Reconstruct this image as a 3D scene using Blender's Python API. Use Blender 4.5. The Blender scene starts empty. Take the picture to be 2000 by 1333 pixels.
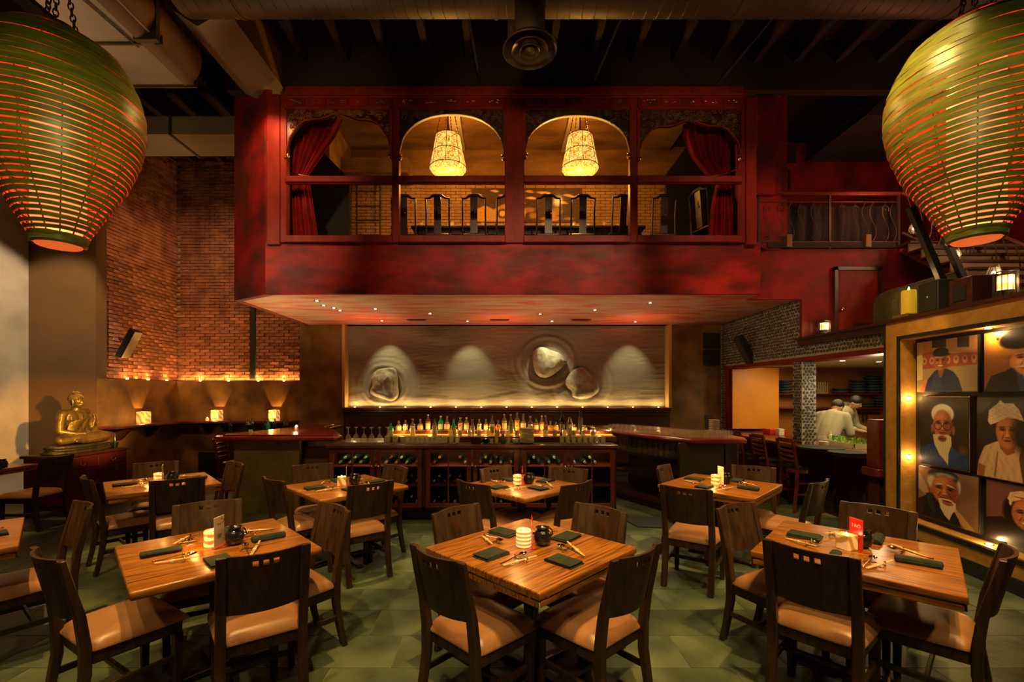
import bpy, bmesh, math, random
import numpy as np
from mathutils import Vector, Matrix, noise
PI = math.pi
R = math.radians
rnd = random.Random(7)
sc = bpy.context.scene
C = sc.collection

# ------------------------------------------------------------------ camera, world, exposure, lights
F, VX, HY, CH = 885.0, 983.0, 769.0, 1.70          # focal length and vanishing point measured in the 2000 x 1333 photograph
cam_d = bpy.data.cameras.new('camera'); cam = bpy.data.objects.new('camera', cam_d); C.objects.link(cam)
cam_d.sensor_width = 36; cam_d.lens = F / 2000 * 36
cam_d.shift_x = (1000 - VX) / 2000; cam_d.shift_y = (HY - 666.5) / 2000
cam.location = (0, 0, CH); cam.rotation_euler = (R(90), 0, 0)
cam_d.clip_end = 100
sc.camera = cam
sc.view_settings.view_transform = 'Standard'; sc.view_settings.look = 'None'
sc.view_settings.gamma = 1; sc.view_settings.use_curve_mapping = False
sc.view_settings.exposure = 1.0
sc.cycles.use_denoising = True
sc.cycles.sample_clamp_indirect = 4
sc.cycles.max_bounces = 8
sc.cycles.transparent_max_bounces = 12
sc.cycles.caustics_reflective = False; sc.cycles.caustics_refractive = False
w = bpy.data.worlds.new('world'); sc.world = w; w.use_nodes = True
w.node_tree.nodes['Background'].inputs[0].default_value = (1, .62, .35, 1)
w.node_tree.nodes['Background'].inputs[1].default_value = .006

def lamp(kind, loc, energy, col, target=None, size=.05, cone=40, blend=.5, sx=None, sy=None):
    d = bpy.data.lights.new('light', kind); d.energy = energy; d.color = (col[0], col[1] * .97, col[2] * .76)
    if kind == 'SPOT':
        d.spot_size = R(cone); d.spot_blend = blend; d.shadow_soft_size = size
    elif kind == 'POINT':
        d.shadow_soft_size = size
    elif kind == 'AREA':
        d.shape = 'RECTANGLE'; d.size = sx or size; d.size_y = sy or size
    o = bpy.data.objects.new({'SPOT': 'spot_light', 'POINT': 'point_light', 'AREA': 'area_light'}[kind], d); C.objects.link(o)
    o.location = loc
    if target is not None:
        o.rotation_euler = (Vector(target) - Vector(loc)).to_track_quat('-Z', 'Y').to_euler()
    return o
WARM = (1, .60, .25); AMB = (1, .47, .13); NEU = (1, .80, .55); REDL = (1, .30, .18)
TABLES = {  # key: centre x, y, folded leaves under the top, candle kind, card colour
    'A': (.17, 2.77, True, 'striped', 'red'), 'B': (-1.75, 2.78, False, 'banded', 'white'),
    'C': (2.12, 2.73, True, 'onyx', 'red'), 'H': (-3.64, 2.80, True, 'banded', 'white'),
    'D': (-3.60, 4.78, True, 'banded', 'white'), 'E': (-1.61, 4.63, False, 'onyx', 'white'),
    'F': (.19, 4.68, False, 'banded', 'red'), 'G': (2.24, 4.68, True, 'banded', 'white')}
for k, (x, y, *_r) in TABLES.items():
    lamp('SPOT', (x + .35, y - .75, 6.1), 540, (1, .60, .20), (x, y, .76), size=.045, cone=20, blend=.45)
lamp('SPOT', (-6.3, 4.9, 5.6), 170, WARM, (-6.6, 5.6, .76), size=.05, cone=24)
# broad warm spots added as general fill on chairs and slate between the tables
for (x, y, tx, ty, e) in ((-1.2, .6, -.8, 3.2, 210), (1.6, .6, 1.2, 3.0, 230), (3.4, 1.6, 3.2, 3.4, 150), (-3.2, 1.2, -3.0, 3.6, 190),
                          (0.9, 2.6, .9, 4.8, 170), (-1.0, 2.8, -1.0, 5.4, 120), (3.0, 3.0, 2.8, 5.2, 100), (-4.2, 2.6, -4.6, 5.4, 90)):
    lamp('SPOT', (x, y, 6.0), e * 1.15, (1, .70, .29), (tx, ty, 0), size=.05, cone=38, blend=.6)
for (x, tx) in ((-2.2, -2.0), (0, .1), (2.2, 2.0)): lamp('SPOT', (x, -1.0, 5.0), 150, (1, .70, .36), (tx, 2.9, .7), size=.12, cone=46, blend=1)  # fill added from behind the camera, lifts the chair backs
# statue spot (throws the figure's shadow on the pillar)
lamp('SPOT', (-3.0, 4.3, 1.95), 1250, (1, .55, .15), (-6.75, 7.1, 1.22), size=.03, cone=22, blend=.85)
# red fascia, balcony left return and posts
lamp('SPOT', (-2.2, 3.2, 5.6), 290, (1, .62, .42), (-3.6, 6.8, 4.3), size=.08, cone=50, blend=.9)
lamp('SPOT', (-.6, 3.0, 5.2), 160, (1, .62, .42), (-.7, 6.8, 3.7), size=.08, cone=42, blend=.9)
lamp('SPOT', (1.3, 3.0, 5.2), 190, (1, .62, .42), (.8, 6.8, 3.7), size=.08, cone=42, blend=.9)
lamp('SPOT', (3.2, 3.6, 5.4), 130, (1, .45, .32), (3.6, 6.9, 3.9), size=.08, cone=50, blend=.9)
lamp('SPOT', (-3.3, 6.1, 5.9), 46, (1, .42, .22), (-3.45, 6.72, 5.2), size=.03, cone=80, blend=.9)
lamp('SPOT', (2.25, 3.1, 4.6), 60, (1, .95, .62), (1.5, 6.7, 3.5), size=.20, cone=24, blend=1)
lamp('SPOT', (-4.9, 3.5, 4.4), 90, (1, .92, .70), (-3.3, 6.7, 3.6), size=.16, cone=26, blend=1)
for x in (-2.6, 0, 2.6): lamp('SPOT', (x, 3.6, 5.0), 50, (1, .62, .40), (x, 6.7, 5.75), size=.1, cone=50, blend=1)  # extra spots put in front to light up the carved header
# beige wall and ducts at left
lamp('SPOT', (-5.4, 5.4, 6.3), 850, (1, .86, .78), (-8.1, 7.4, 2.3), size=.04, cone=36, blend=.35)
lamp('POINT', (-5.0, 4.9, 5.0), 11, (1, .66, .42), size=.2)
lamp('AREA', (-5.7, 9.79, 1.985), 12, (1, .50, .14), (-5.7, 9.86, 4), sx=2.6, sy=.03)
lamp('AREA', (-7.05, 8.75, 1.985), 9, (1, .50, .14), (-7.12, 8.75, 4), sx=.03, sy=1.7)
lamp('AREA', (.07, 9.82, 1.43), 10, (1, .66, .28), (.07, 9.88, 4), sx=6.8, sy=.03)
lamp('SPOT', (-2.6, 3.6, 5.5), 150, (1, .66, .26), (-3.3, 6.4, .6), size=.06, cone=26, blend=.9)  # added spot, brightens the olive bar front
lamp('SPOT', (3.0, 4.4, 4.6), 70, (1, .60, .32), (4.2, 6.9, .6), size=.06, cone=34, blend=.8)  # added light for the stools at the sushi counter
lamp('SPOT', (2.0, 7.9, 3.12), 60, (1, .80, .50), (2.45, 6.7, 1.1), size=.04, cone=70, blend=.8)
lamp('SPOT', (-1.7, 6.95, 3.12), 26, (1, .80, .50), (-1.6, 6.2, 1.1), size=.04, cone=90, blend=.8)
lamp('SPOT', (.9, 6.95, 3.12), 26, (1, .80, .50), (.8, 6.2, 1.1), size=.04, cone=90, blend=.8)
# brick walls
lamp('SPOT', (-5.2, 6.6, 5.8), 190, (1, .60, .33), (-6.4, 9.8, 3.6), size=.1, cone=70, blend=.9)
# right side: red wall, pebbles, stair
lamp('SPOT', (4.9, 5.2, 4.3), 9, (1, .35, .22), (4.9, 7.1, 3.0), size=.1, cone=80, blend=.9)
lamp('POINT', (5.6, 6.6, 4.6), 14, (1, .30, .22), size=.2)
lamp('SPOT', (2.2, 5.2, 3.0), 40, (1, .78, .52), (4.6, 7.6, 2.7), size=.1, cone=70, blend=.9)
# photo wall
lamp('SPOT', (1.9, 3.2, 5.6), 330, (1, .66, .24), (4.4, 4.4, 1.4), size=.06, cone=50, blend=.8)
# balcony room
lamp('POINT', (-.95, 8.0, 5.25), 34, (1, .46, .09), size=.1); lamp('POINT', (-.95, 8.35, 6.45), 24, (1, .46, .09), size=.1)
lamp('POINT', (1.35, 8.0, 5.25), 34, (1, .46, .09), size=.1); lamp('POINT', (1.35, 8.35, 6.45), 24, (1, .46, .09), size=.1)
# soffit: light thrown up from the bar
lamp('SPOT', (-3.4, 7.4, 1.3), 95, (1, .74, .52), (-3.3, 7.7, 3.17), size=.1, cone=120, blend=1)
lamp('SPOT', (.3, 7.5, 1.5), 42, (1, .60, .42), (.3, 8.0, 3.17), size=.2, cone=140, blend=1)
lamp('SPOT', (2.3, 7.6, 1.5), 22, (1, .55, .40), (2.3, 8.0, 3.17), size=.2, cone=140, blend=1)
for x in (-2.6, 0, 2.6): lamp('SPOT', (x, 8.75, 2.3), 26, (1, .16, .08), (x, 8.95, 3.17), size=.2, cone=120, blend=1)  # unseen red uplights added to redden the rear of the soffit
# downlights over the sand panel
for px, e in ((746, 26), (913, 20), (1078, 34), (1241, 20)):
    x = (px - VX) / F * 9.3
    lamp('SPOT', (x, 9.28, 3.12), e, (.95, .95, .66), (x + .02, 9.85, 2.15), size=.02, cone=62, blend=.7)
lamp('SPOT', (.2, 8.6, 3.1), 18, WARM, (.2, 7.4, 1.0), size=.05, cone=110, blend=1)
# kitchen
lamp('AREA', (5.9, 7.2, 2.16), 24, (1, .78, .42), (5.9, 7.2, 0), sx=1.4, sy=2.5)
lamp('SPOT', (5.3, 6.1, 2.18), 16, (1, .95, .8), (4.70, 6.9, 1.35), size=.04, cone=60)
lamp('POINT', (5.1, 6.1, 1.95), 7, (1, .85, .6), size=.1)  # added point light, lifts the kitchen ceiling
lamp('SPOT', (5.3, 8.1, 2.2), 14, (1, .74, .4), (5.1, 9.2, 1.55), size=.08, cone=100, blend=1)

# ------------------------------------------------------------------ helpers
def lerp(a, b, t): return a + (b - a) * t
def at(px, py, D): return Vector(((px - VX) / F * D, D, CH - (py - HY) / F * D))
def X(px, D): return (px - VX) / F * D
def Z(py, D): return CH - (py - HY) / F * D

class MB:
    """collects solids into one mesh"""
    def __init__(s): s.v = []; s.f = []; s.mi = []; s.cur = 0; s.M = None
    def _add(s, vs, fs):
        b = len(s.v)
        if s.M is not None: vs = [tuple(s.M @ Vector(p)) for p in vs]
        s.v += [tuple(p) for p in vs]; s.f += [tuple(b + i for i in f) for f in fs]; s.mi += [s.cur] * len(fs)
        return s
    def box(s, c, d, rz=0, rx=0, ry=0, tp=1.0):
        hx, hy, hz = d[0] / 2, d[1] / 2, d[2] / 2
        M = Matrix.Translation(c) @ Matrix.Rotation(rz, 4, 'Z') @ Matrix.Rotation(ry, 4, 'Y') @ Matrix.Rotation(rx, 4, 'X')
        vs = [M @ Vector((x * (tp if z > 0 else 1), y * (tp if z > 0 else 1), z)) for z in (-hz, hz) for y in (-hy, hy) for x in (-hx, hx)]
        return s._add(vs, [(0, 1, 3, 2), (4, 6, 7, 5), (0, 4, 5, 1), (2, 3, 7, 6), (0, 2, 6, 4), (1, 5, 7, 3)])
    def bb(s, x0, x1, y0, y1, z0, z1): return s.box(((x0 + x1) / 2, (y0 + y1) / 2, (z0 + z1) / 2), (abs(x1 - x0), abs(y1 - y0), abs(z1 - z0)))
    def prism(s, pts, a, b, ax='z'):
        n = len(pts)
        def P(p, h): return {'z': (p[0], p[1], h), 'y': (p[0], h, p[1]), 'x': (h, p[0], p[1])}[ax]
        vs = [P(p, a) for p in pts] + [P(p, b) for p in pts]
        fs = [tuple(range(n))[::-1], tuple(range(n, 2 * n))] + [(i, (i + 1) % n, n + (i + 1) % n, n + i) for i in range(n)]
        return s._add(vs, fs)
    def lathe(s, prof, c=(0, 0, 0), seg=16, ax='z', cap=True, sy=1.0):
        vs = []; fs = []; n = len(prof)
        for (r, z) in prof:
            for k in range(seg):
                a = 2 * PI * k / seg; x, y = r * math.cos(a), r * math.sin(a) * sy
                vs.append({'z': (c[0] + x, c[1] + y, c[2] + z), 'y': (c[0] + x, c[1] + z, c[2] + y), 'x': (c[0] + z, c[1] + x, c[2] + y)}[ax])
        for i in range(n - 1):
            for k in range(seg): fs.append((i * seg + k, i * seg + (k + 1) % seg, (i + 1) * seg + (k + 1) % seg, (i + 1) * seg + k))
        if cap:
            if prof[0][0] > 1e-6: fs.append(tuple(range(seg))[::-1])
            if prof[-1][0] > 1e-6: fs.append(tuple(range((n - 1) * seg, n * seg)))
        return s._add(vs, fs)
    def cyl(s, c, r, h, seg=14, ax='z', r2=None): return s.lathe([(r, 0), (r if r2 is None else r2, h)], c, seg, ax)
    def sphere(s, c, r, seg=12, rings=8, rot=None):
        if not hasattr(r, '__len__'): r = (r, r, r)
        vs = [Vector((0, 0, -r[2]))]; fs = []
        for i in range(1, rings):
            t = -PI / 2 + PI * i / rings
            for k in range(seg):
                a = 2 * PI * k / seg
                vs.append(Vector((r[0] * math.cos(t) * math.cos(a), r[1] * math.cos(t) * math.sin(a), r[2] * math.sin(t))))
        vs.append(Vector((0, 0, r[2])))
        for k in range(seg): fs.append((0, 1 + (k + 1) % seg, 1 + k))
        for i in range(rings - 2):
            b = 1 + i * seg
            for k in range(seg): fs.append((b + k, b + (k + 1) % seg, b + seg + (k + 1) % seg, b + seg + k))
        b = 1 + (rings - 2) * seg
        for k in range(seg): fs.append((b + k, b + (k + 1) % seg, len(vs) - 1))
        if rot is not None: vs = [rot @ p for p in vs]
        return s._add([p + Vector(c) for p in vs], fs)
    def tube(s, pts, r, seg=8, closed=False, flat=None):
        pts = [Vector(p) for p in pts]; n = len(pts); vs = []; fs = []; prev = None
        for i, p in enumerate(pts):
            t = ((pts[(i + 1) % n] - pts[i - 1]) if (closed or 0 < i < n - 1) else (pts[1] - pts[0] if i == 0 else pts[-1] - pts[-2])).normalized()
            if prev is None:
                up = Vector((0, 0, 1)) if abs(t.z) < .9 else Vector((1, 0, 0))
                a = t.cross(up).normalized()
            else:
                a = (prev - t * prev.dot(t)).normalized()
            prev = a; b = t.cross(a).normalized()
            ri = r[i] if hasattr(r, '__len__') else r
            for k in range(seg):
                q = 2 * PI * k / seg
                vs.append(p + a * (ri * math.cos(q)) + b * (ri * math.sin(q) * (flat or 1)))
        m = n if closed else n - 1
        for i in range(m):
            for k in range(seg):
                j = (i + 1) % n
                fs.append((i * seg + k, i * seg + (k + 1) % seg, j * seg + (k + 1) % seg, j * seg + k))
        if not closed: fs += [tuple(range(seg))[::-1], tuple(range((n - 1) * seg, n * seg))]
        return s._add(vs, fs)
    def bar(s, pts, wx, wy):
        """rectangular section wx (along x) by wy (along y) swept through points going up"""
        vs = []; fs = []
        for i, p in enumerate(pts):
            w = wx[i] if hasattr(wx, '__len__') else wx; d = wy[i] if hasattr(wy, '__len__') else wy
            vs += [(p[0] - w / 2, p[1] - d / 2, p[2]), (p[0] + w / 2, p[1] - d / 2, p[2]), (p[0] + w / 2, p[1] + d / 2, p[2]), (p[0] - w / 2, p[1] + d / 2, p[2])]
        for i in range(len(pts) - 1):
            for k in range(4): fs.append((4 * i + k, 4 * i + (k + 1) % 4, 4 * i + 4 + (k + 1) % 4, 4 * i + 4 + k))
        n = len(pts) * 4
        return s._add(vs, fs + [(3, 2, 1, 0), (n - 4, n - 3, n - 2, n - 1)])
    def beam(s, a, b, w, h):
        """box between two points: w across, h thick"""
        a = Vector(a); b = Vector(b); t = (b - a); L = t.length; q = t.to_track_quat('Y', 'Z').to_matrix().to_4x4()
        M = Matrix.Translation((a + b) / 2) @ q
        vs = [M @ Vector((x, y, z)) for z in (-h / 2, h / 2) for y in (-L / 2, L / 2) for x in (-w / 2, w / 2)]
        return s._add(vs, [(0, 1, 3, 2), (4, 6, 7, 5), (0, 4, 5, 1), (2, 3, 7, 6), (0, 2, 6, 4), (1, 5, 7, 3)])
    def sheet(s, fn, nu, nv):
        vs = [fn(i / nu, j / nv) for j in range(nv + 1) for i in range(nu + 1)]
        return s._add(vs, [(j * (nu + 1) + i, j * (nu + 1) + i + 1, (j + 1) * (nu + 1) + i + 1, (j + 1) * (nu + 1) + i) for j in range(nv) for i in range(nu)])
    def build(s, name, mat, parent=None, smooth=False, bevel=0, seg=1, solid=0, angle=40):
        me = bpy.data.meshes.new(name); me.from_pydata(s.v, [], s.f)
        mats = mat if isinstance(mat, (list, tuple)) else [mat]
        for m in mats: me.materials.append(m)
        if len(mats) > 1: me.polygons.foreach_set('material_index', s.mi)
        bm = bmesh.new(); bm.from_mesh(me)
        if not solid: bmesh.ops.recalc_face_normals(bm, faces=bm.faces)
        if solid:
            bmesh.ops.solidify(bm, geom=bm.faces[:], thickness=solid)
            bmesh.ops.recalc_face_normals(bm, faces=bm.faces)
        if bevel:
            es = [e for e in bm.edges if len(e.link_faces) == 2 and e.calc_face_angle(0) > R(30)]
            if es: bmesh.ops.bevel(bm, geom=es, offset=bevel, segments=seg, profile=.5, affect='EDGES', clamp_overlap=True)
        bm.to_mesh(me); bm.free()
        if smooth:
            me.polygons.foreach_set('use_smooth', [True] * len(me.polygons))
            me.set_sharp_from_angle(angle=R(angle))
        o = bpy.data.objects.new(name, me); C.objects.link(o)
        if parent is not None: o.parent = parent
        return o

def tag(o, label, cat, group=None, kind=None):
    o['label'] = label; o['category'] = cat
    if group: o['group'] = group
    if kind: o['kind'] = kind
    return o
def thing(name, label, cat, loc=(0, 0, 0), rz=0, group=None):
    o = bpy.data.objects.new(name, None); o.empty_display_size = .1; C.objects.link(o)
    o.location = loc; o.rotation_euler = (0, 0, rz)
    return tag(o, label, cat, group)
def struct(o): o['kind'] = 'structure'; return o
def stuff(o): o['kind'] = 'stuff'; return o
KIDS = {}
def kids(o): return [c for c in o.children]
def dup(root, loc=None, rz=None, label=None, group=None, sc_=None):
    def cp(o, parent):
        c = o.copy(); C.objects.link(c)
        if parent is not None: c.parent = parent
        for ch in CH_MAP.get(o.name, ()): cp(ch, c)
        return c
    r = cp(root, None)
    if loc is not None: r.location = loc
    if rz is not None: r.rotation_euler = (0, 0, rz)
    if label: r['label'] = label
    if group: r['group'] = group
    if sc_: r.scale = (sc_, sc_, sc_) if not hasattr(sc_, '__len__') else sc_
    return r
CH_MAP = {}
def freeze(root):
    """remember the children of a finished prototype (one pass, so copying stays quick)"""
    for o in root.children: CH_MAP.setdefault(root.name, []).append(o); freeze(o)
    return root

# ------------------------------------------------------------------ materials
MATS = {}
def srgb(r, g, b): return tuple(((c / 255) / 12.92 if c / 255 <= .04045 else ((c / 255 + .055) / 1.055) ** 2.4) for c in (r, g, b)) + (1,)
def mat(name, col, rough=.5, metal=0, bump=0, bscale=20, var=None, vscale=4, vdet=4, coat=0, emit=None, estr=0, stretch=(1, 1, 1), spec=.5, rvar=0, ocol=0, wave=None, trans=0, ior=1.45, alpha=1, contrast=(.35, .65)):
    """principled material; var = second colour mixed in by noise, ocol = per-object brightness spread"""
    m = bpy.data.materials.new(name); m.use_nodes = True; nt = m.node_tree; N = nt.nodes; L = nt.links
    b = N['Principled BSDF']; b.inputs['Roughness'].default_value = rough; b.inputs['Metallic'].default_value = metal
    b.inputs['Base Color'].default_value = (*col[:3], 1); b.inputs['Specular IOR Level'].default_value = spec
    b.inputs['Coat Weight'].default_value = coat; b.inputs['Coat Roughness'].default_value = .15
    b.inputs['Transmission Weight'].default_value = trans; b.inputs['IOR'].default_value = ior; b.inputs['Alpha'].default_value = alpha
    tc = N.new('ShaderNodeTexCoord'); mp = N.new('ShaderNodeMapping'); mp.inputs['Scale'].default_value = stretch
    L.new(tc.outputs['Object'], mp.inputs[0]); src = None
    if var is not None:
        n = N.new('ShaderNodeTexNoise'); n.inputs['Scale'].default_value = vscale; n.inputs['Detail'].default_value = vdet; L.new(mp.outputs[0], n.inputs[0])
        if wave:
            wv = N.new('ShaderNodeTexWave'); wv.inputs['Scale'].default_value = wave; wv.inputs['Distortion'].default_value = 6; wv.inputs['Detail'].default_value = 3
            wv.inputs['Detail Scale'].default_value = 1.5
            L.new(mp.outputs[0], wv.inputs[0]); mm = N.new('ShaderNodeMix'); mm.inputs[0].default_value = .5
            L.new(n.outputs[0], mm.inputs[2]); L.new(wv.outputs[1], mm.inputs[3]); fac = mm.outputs[0]
        else: fac = n.outputs[0]
        rp = N.new('ShaderNodeValToRGB'); L.new(fac, rp.inputs[0])
        rp.color_ramp.elements[0].position = contrast[0]; rp.color_ramp.elements[1].position = contrast[1]
        rp.color_ramp.elements[0].color = (*col[:3], 1); rp.color_ramp.elements[1].color = (*var[:3], 1)
        src = rp.outputs[0]
    if ocol:
        oi = N.new('ShaderNodeObjectInfo'); mr = N.new('ShaderNodeMapRange'); mr.inputs[3].default_value = 1 - ocol; mr.inputs[4].default_value = 1 + ocol
        L.new(oi.outputs['Random'], mr.inputs[0]); hs = N.new('ShaderNodeHueSaturation'); L.new(mr.outputs[0], hs.inputs['Value'])
        if src is not None: L.new(src, hs.inputs['Color'])
        else: hs.inputs['Color'].default_value = (*col[:3], 1)
        src = hs.outputs[0]
    if src is not None: L.new(src, b.inputs['Base Color'])
    if bump:
        n2 = N.new('ShaderNodeTexNoise'); n2.inputs['Scale'].default_value = bscale; n2.inputs['Detail'].default_value = 6; L.new(mp.outputs[0], n2.inputs[0])
        bp = N.new('ShaderNodeBump'); bp.inputs['Strength'].default_value = bump; bp.inputs['Distance'].default_value = .02
        L.new(n2.outputs[0], bp.inputs['Height']); L.new(bp.outputs[0], b.inputs['Normal'])
        if rvar:
            mr2 = N.new('ShaderNodeMapRange'); mr2.inputs[3].default_value = max(0, rough - rvar); mr2.inputs[4].default_value = min(1, rough + rvar)
            L.new(n2.outputs[0], mr2.inputs[0]); L.new(mr2.outputs[0], b.inputs['Roughness'])
    if emit is not None:
        b.inputs['Emission Color'].default_value = (*emit[:3], 1); b.inputs['Emission Strength'].default_value = estr
    MATS[name] = m
    return m
m_table = mat('oak_tabletop', (.085, .022, .003), .30, var=(.40, .145, .016), vscale=4.5, stretch=(.9, 19, 6), bump=.12, bscale=9, coat=.14, vdet=12, contrast=(.34, .60))
m_chair = mat('dark_chair_wood', (.024, .011, .0055), .40, var=(.066, .031, .014), vscale=4, stretch=(9, 9, .8), bump=.08, bscale=10, spec=.4, vdet=6, contrast=(.3, .75))
m_seat = mat('tan_leather', (.30, .135, .058), .33, var=(.38, .18, .082), vscale=8, bump=.05, bscale=60, spec=.5)
m_slate = mat('green_slate', (.034, .048, .026), .50, var=(.120, .145, .082), vscale=2.6, vdet=12, bump=.7, bscale=6, rvar=.15, ocol=.28, spec=.4, contrast=(.30, .70))
m_grout = mat('grout', (.17, .185, .11), .9, bump=.1)
m_steel = mat('dark_steel', (.10, .085, .07), .32, metal=1, bump=.03, bscale=80)
m_chrome = mat('chrome', (.75, .70, .62), .12, metal=1)
m_gold = mat('brass', (.75, .48, .18), .25, metal=1)
m_black = mat('black_metal', (.012, .011, .010), .45)
m_napkin = mat('dark_green_cloth', (.010, .018, .012), .85, bump=.25, bscale=120, var=(.022, .032, .022), vscale=30)
m_bamboo_stick = mat('light_bamboo', (.70, .44, .16), .5, var=(.80, .55, .25), vscale=20)
m_paper = mat('white_paper', (.75, .70, .58), .7)
m_redcard = mat('red_card', (.62, .02, .03), .35, coat=.3)
m_pot = mat('black_glazed_ceramic', (.012, .012, .010), .18, coat=.6)
m_redplaster = mat('red_plaster', (.22, .009, .007), .52, spec=.22, var=(.065, .010, .008), vscale=2.2, vdet=9, bump=.12, bscale=5, rvar=.12, contrast=(.36, .62))
m_redgrey = mat('red_grey_plaster', (.30, .013, .007), .50, var=(.10, .010, .006), vscale=3.2, vdet=12, bump=.3, bscale=5, rvar=.16, contrast=(.34, .62), stretch=(.7, 1, 1.5), spec=.22)
m_soffit = mat('mottled_soffit_plaster', (.42, .05, .035), .45, var=(.38, .25, .15), vscale=2.2, vdet=12, bump=.2, bscale=6, contrast=(.36, .58), stretch=(.7, 2.6, 1))
m_redwood = mat('red_lacquer_wood', (.13, .009, .0035), .52, var=(.19, .016, .006), spec=.25, vscale=3, stretch=(3, 3, 1), bump=.04, bscale=20)
m_ochre = mat('ochre_plaster', (.24, .115, .016), .60, var=(.10, .045, .010), vscale=2.6, vdet=12, bump=.12, bscale=9, contrast=(.35, .65))
m_olive = mat('olive_plaster', (.17, .115, .030), .6, var=(.10, .075, .026), vscale=3, vdet=9, bump=.15, bscale=9)
m_pillar = mat('brown_plaster', (.12, .052, .010), .65, var=(.095, .042, .009), vscale=2, bump=.05)
m_beige = mat('beige_plaster', (.40, .30, .19), .7, var=(.27, .20, .125), vscale=1.8, vdet=6, bump=.05)
m_brick = mat('red_brick', (.15, .042, .020), .88, var=(.32, .12, .055), vscale=3.5, vdet=8, bump=.6, bscale=25, ocol=.35)
m_mortar = mat('mortar', (.20, .12, .065), .95, bump=.5, bscale=30, var=(.34, .22, .12), vscale=5)
m_obrick = mat('balcony_brick', (.30, .15, .06), .9, var=(.42, .24, .10), vscale=2.5, vdet=7, bump=.5, bscale=22)
m_gplaster = mat('golden_board_ceiling', (.24, .12, .032), .7, var=(.09, .042, .012), vscale=1.6, vdet=8, stretch=(.7, 2, 2), bump=.1, bscale=6)
m_sand = mat('sand_plaster', (.20, .165, .115), .75, var=(.28, .235, .17), vscale=2.2, vdet=9, bump=.35, bscale=26, stretch=(.5, 1, 1.2))
m_stone = mat('pale_boulder', (.42, .36, .26), .85, var=(.24, .20, .15), vscale=7, vdet=9, bump=.9, bscale=18)
m_mah = mat('mahogany', (.085, .014, .007), .28, var=(.15, .030, .014), vscale=3, stretch=(1, 4, 4), bump=.03, bscale=12, coat=.3)
m_mahd = mat('dark_mahogany', (.030, .008, .005), .35, var=(.055, .016, .009), vscale=3, stretch=(1, 4, 4), bump=.03, bscale=12)
m_dark = mat('near_black_paint', (.010, .008, .006), .8)
m_ceil = mat('dark_ceiling', (.014, .008, .005), .9, var=(.022, .012, .007), vscale=2, bump=.2, bscale=8)
m_joist = mat('dark_timber', (.008, .005, .003), .85, var=(.016, .009, .005), vscale=3, bump=.2, bscale=9)
m_duct = mat('old_duct_metal', (.040, .027, .013), .5, metal=.2, var=(.070, .045, .020), vscale=2.5, vdet=7, bump=.1, bscale=12)
m_ductpale = mat('pale_painted_duct', (.20, .155, .115), .7, var=(.25, .19, .14), vscale=1.5)
m_beamgold = mat('brown_beam_board', (.16, .082, .03), .55, var=(.12, .06, .024), vscale=2, bump=.05)
m_green = mat('green_bamboo', (.15, .165, .020), .40, var=(.085, .088, .014), vscale=5, vdet=7, stretch=(1, 1, 5), bump=.08, bscale=20, ocol=.18, spec=.5)
m_redin = mat('red_lantern_lining', (.80, .12, .06), .7)
m_rib = mat('dark_bamboo_rib', (.05, .035, .012), .6)
m_glow = mat('lantern_glow', (.5, .10, .03), .9, emit=(1, .20, .06), estr=.95)
m_glowdisc = mat('lantern_base_paper', (.8, .25, .08), .9, emit=(1, .16, .03), estr=.32, var=(.6, .15, .05), vscale=6)
m_curtain = mat('crimson_velvet', (.17, .004, .005), .8, spec=.15, var=(.10, .003, .004), vscale=6)
m_glass = mat('clear_glass', (.80, .70, .52), .07, alpha=.13, spec=1.0, coat=1.0)
m_pane = mat('cabinet_pane', (.0, .0, .0), .05, alpha=.10, spec=.5)
m_bronze = mat('aged_bronze', (.20, .125, .035), .42, metal=.6, var=(.07, .048, .018), vscale=7, vdet=7, bump=.25, bscale=30)
m_bronzed = mat('dark_bronze', (.10, .075, .035), .42, metal=.7, var=(.05, .04, .02), vscale=7, bump=.2, bscale=25)
m_white = mat('white_ceramic', (.62, .56, .42), .25, coat=.3)
m_goldframe = mat('ochre_panelling', (.48, .25, .045), .52, var=(.34, .155, .026), vscale=9, vdet=8, bump=.3, bscale=22, contrast=(.3, .7))
m_kwall = mat('kitchen_orange_wall', (.36, .13, .03), .5, var=(.30, .10, .022), vscale=2, bump=.04)
m_yellow = mat('orange_panel', (.66, .25, .016), .45, var=(.60, .22, .012), vscale=2)
m_kceil = mat('kitchen_ceiling', (.72, .66, .48), .8)
m_pebble = mat('dark_pebble', (.040, .034, .030), .55, var=(.085, .072, .060), vscale=9)
m_pgrout = mat('pebble_mortar', (.34, .30, .22), .9, bump=.3, bscale=40)
m_plateblue = mat('blue_grey_stoneware', (.045, .075, .085), .25, coat=.4, ocol=.3)
m_iron = mat('wrought_iron', (.045, .034, .024), .5, metal=.4)
m_wax = mat('yellow_wax', (.62, .42, .03), .45, emit=(1, .60, .03), estr=.10)
m_flame = mat('flame', (1, .8, .5), .5, emit=(1, .72, .35), estr=20)
m_bulb = mat('small_lamp_lens', (1, .9, .7), .5, emit=(1, .70, .38), estr=5)
m_bulbp = mat('pink_lamp_lens', (1, .9, .9), .5, emit=(1, .75, .62), estr=4)
m_ledstrip = mat('led_strip', (1, .8, .4), .5, emit=(1, .60, .16), estr=3)
m_olivestone = mat('rough_olive_plaster', (.10, .085, .030), .9, var=(.07, .055, .022), vscale=14, bump=.8, bscale=60)
m_skin = mat('skin', (.42, .22, .13), .55)
m_coat = mat('white_chef_coat', (.34, .30, .22), .8)
m_trouser = mat('dark_trousers', (.02, .018, .016), .8)
m_rubber = mat('rubber_mat', (.020, .022, .016), .7, bump=.3, bscale=60)
m_lettw = mat('pale_lettering', (.85, .75, .62), .6)
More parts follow.
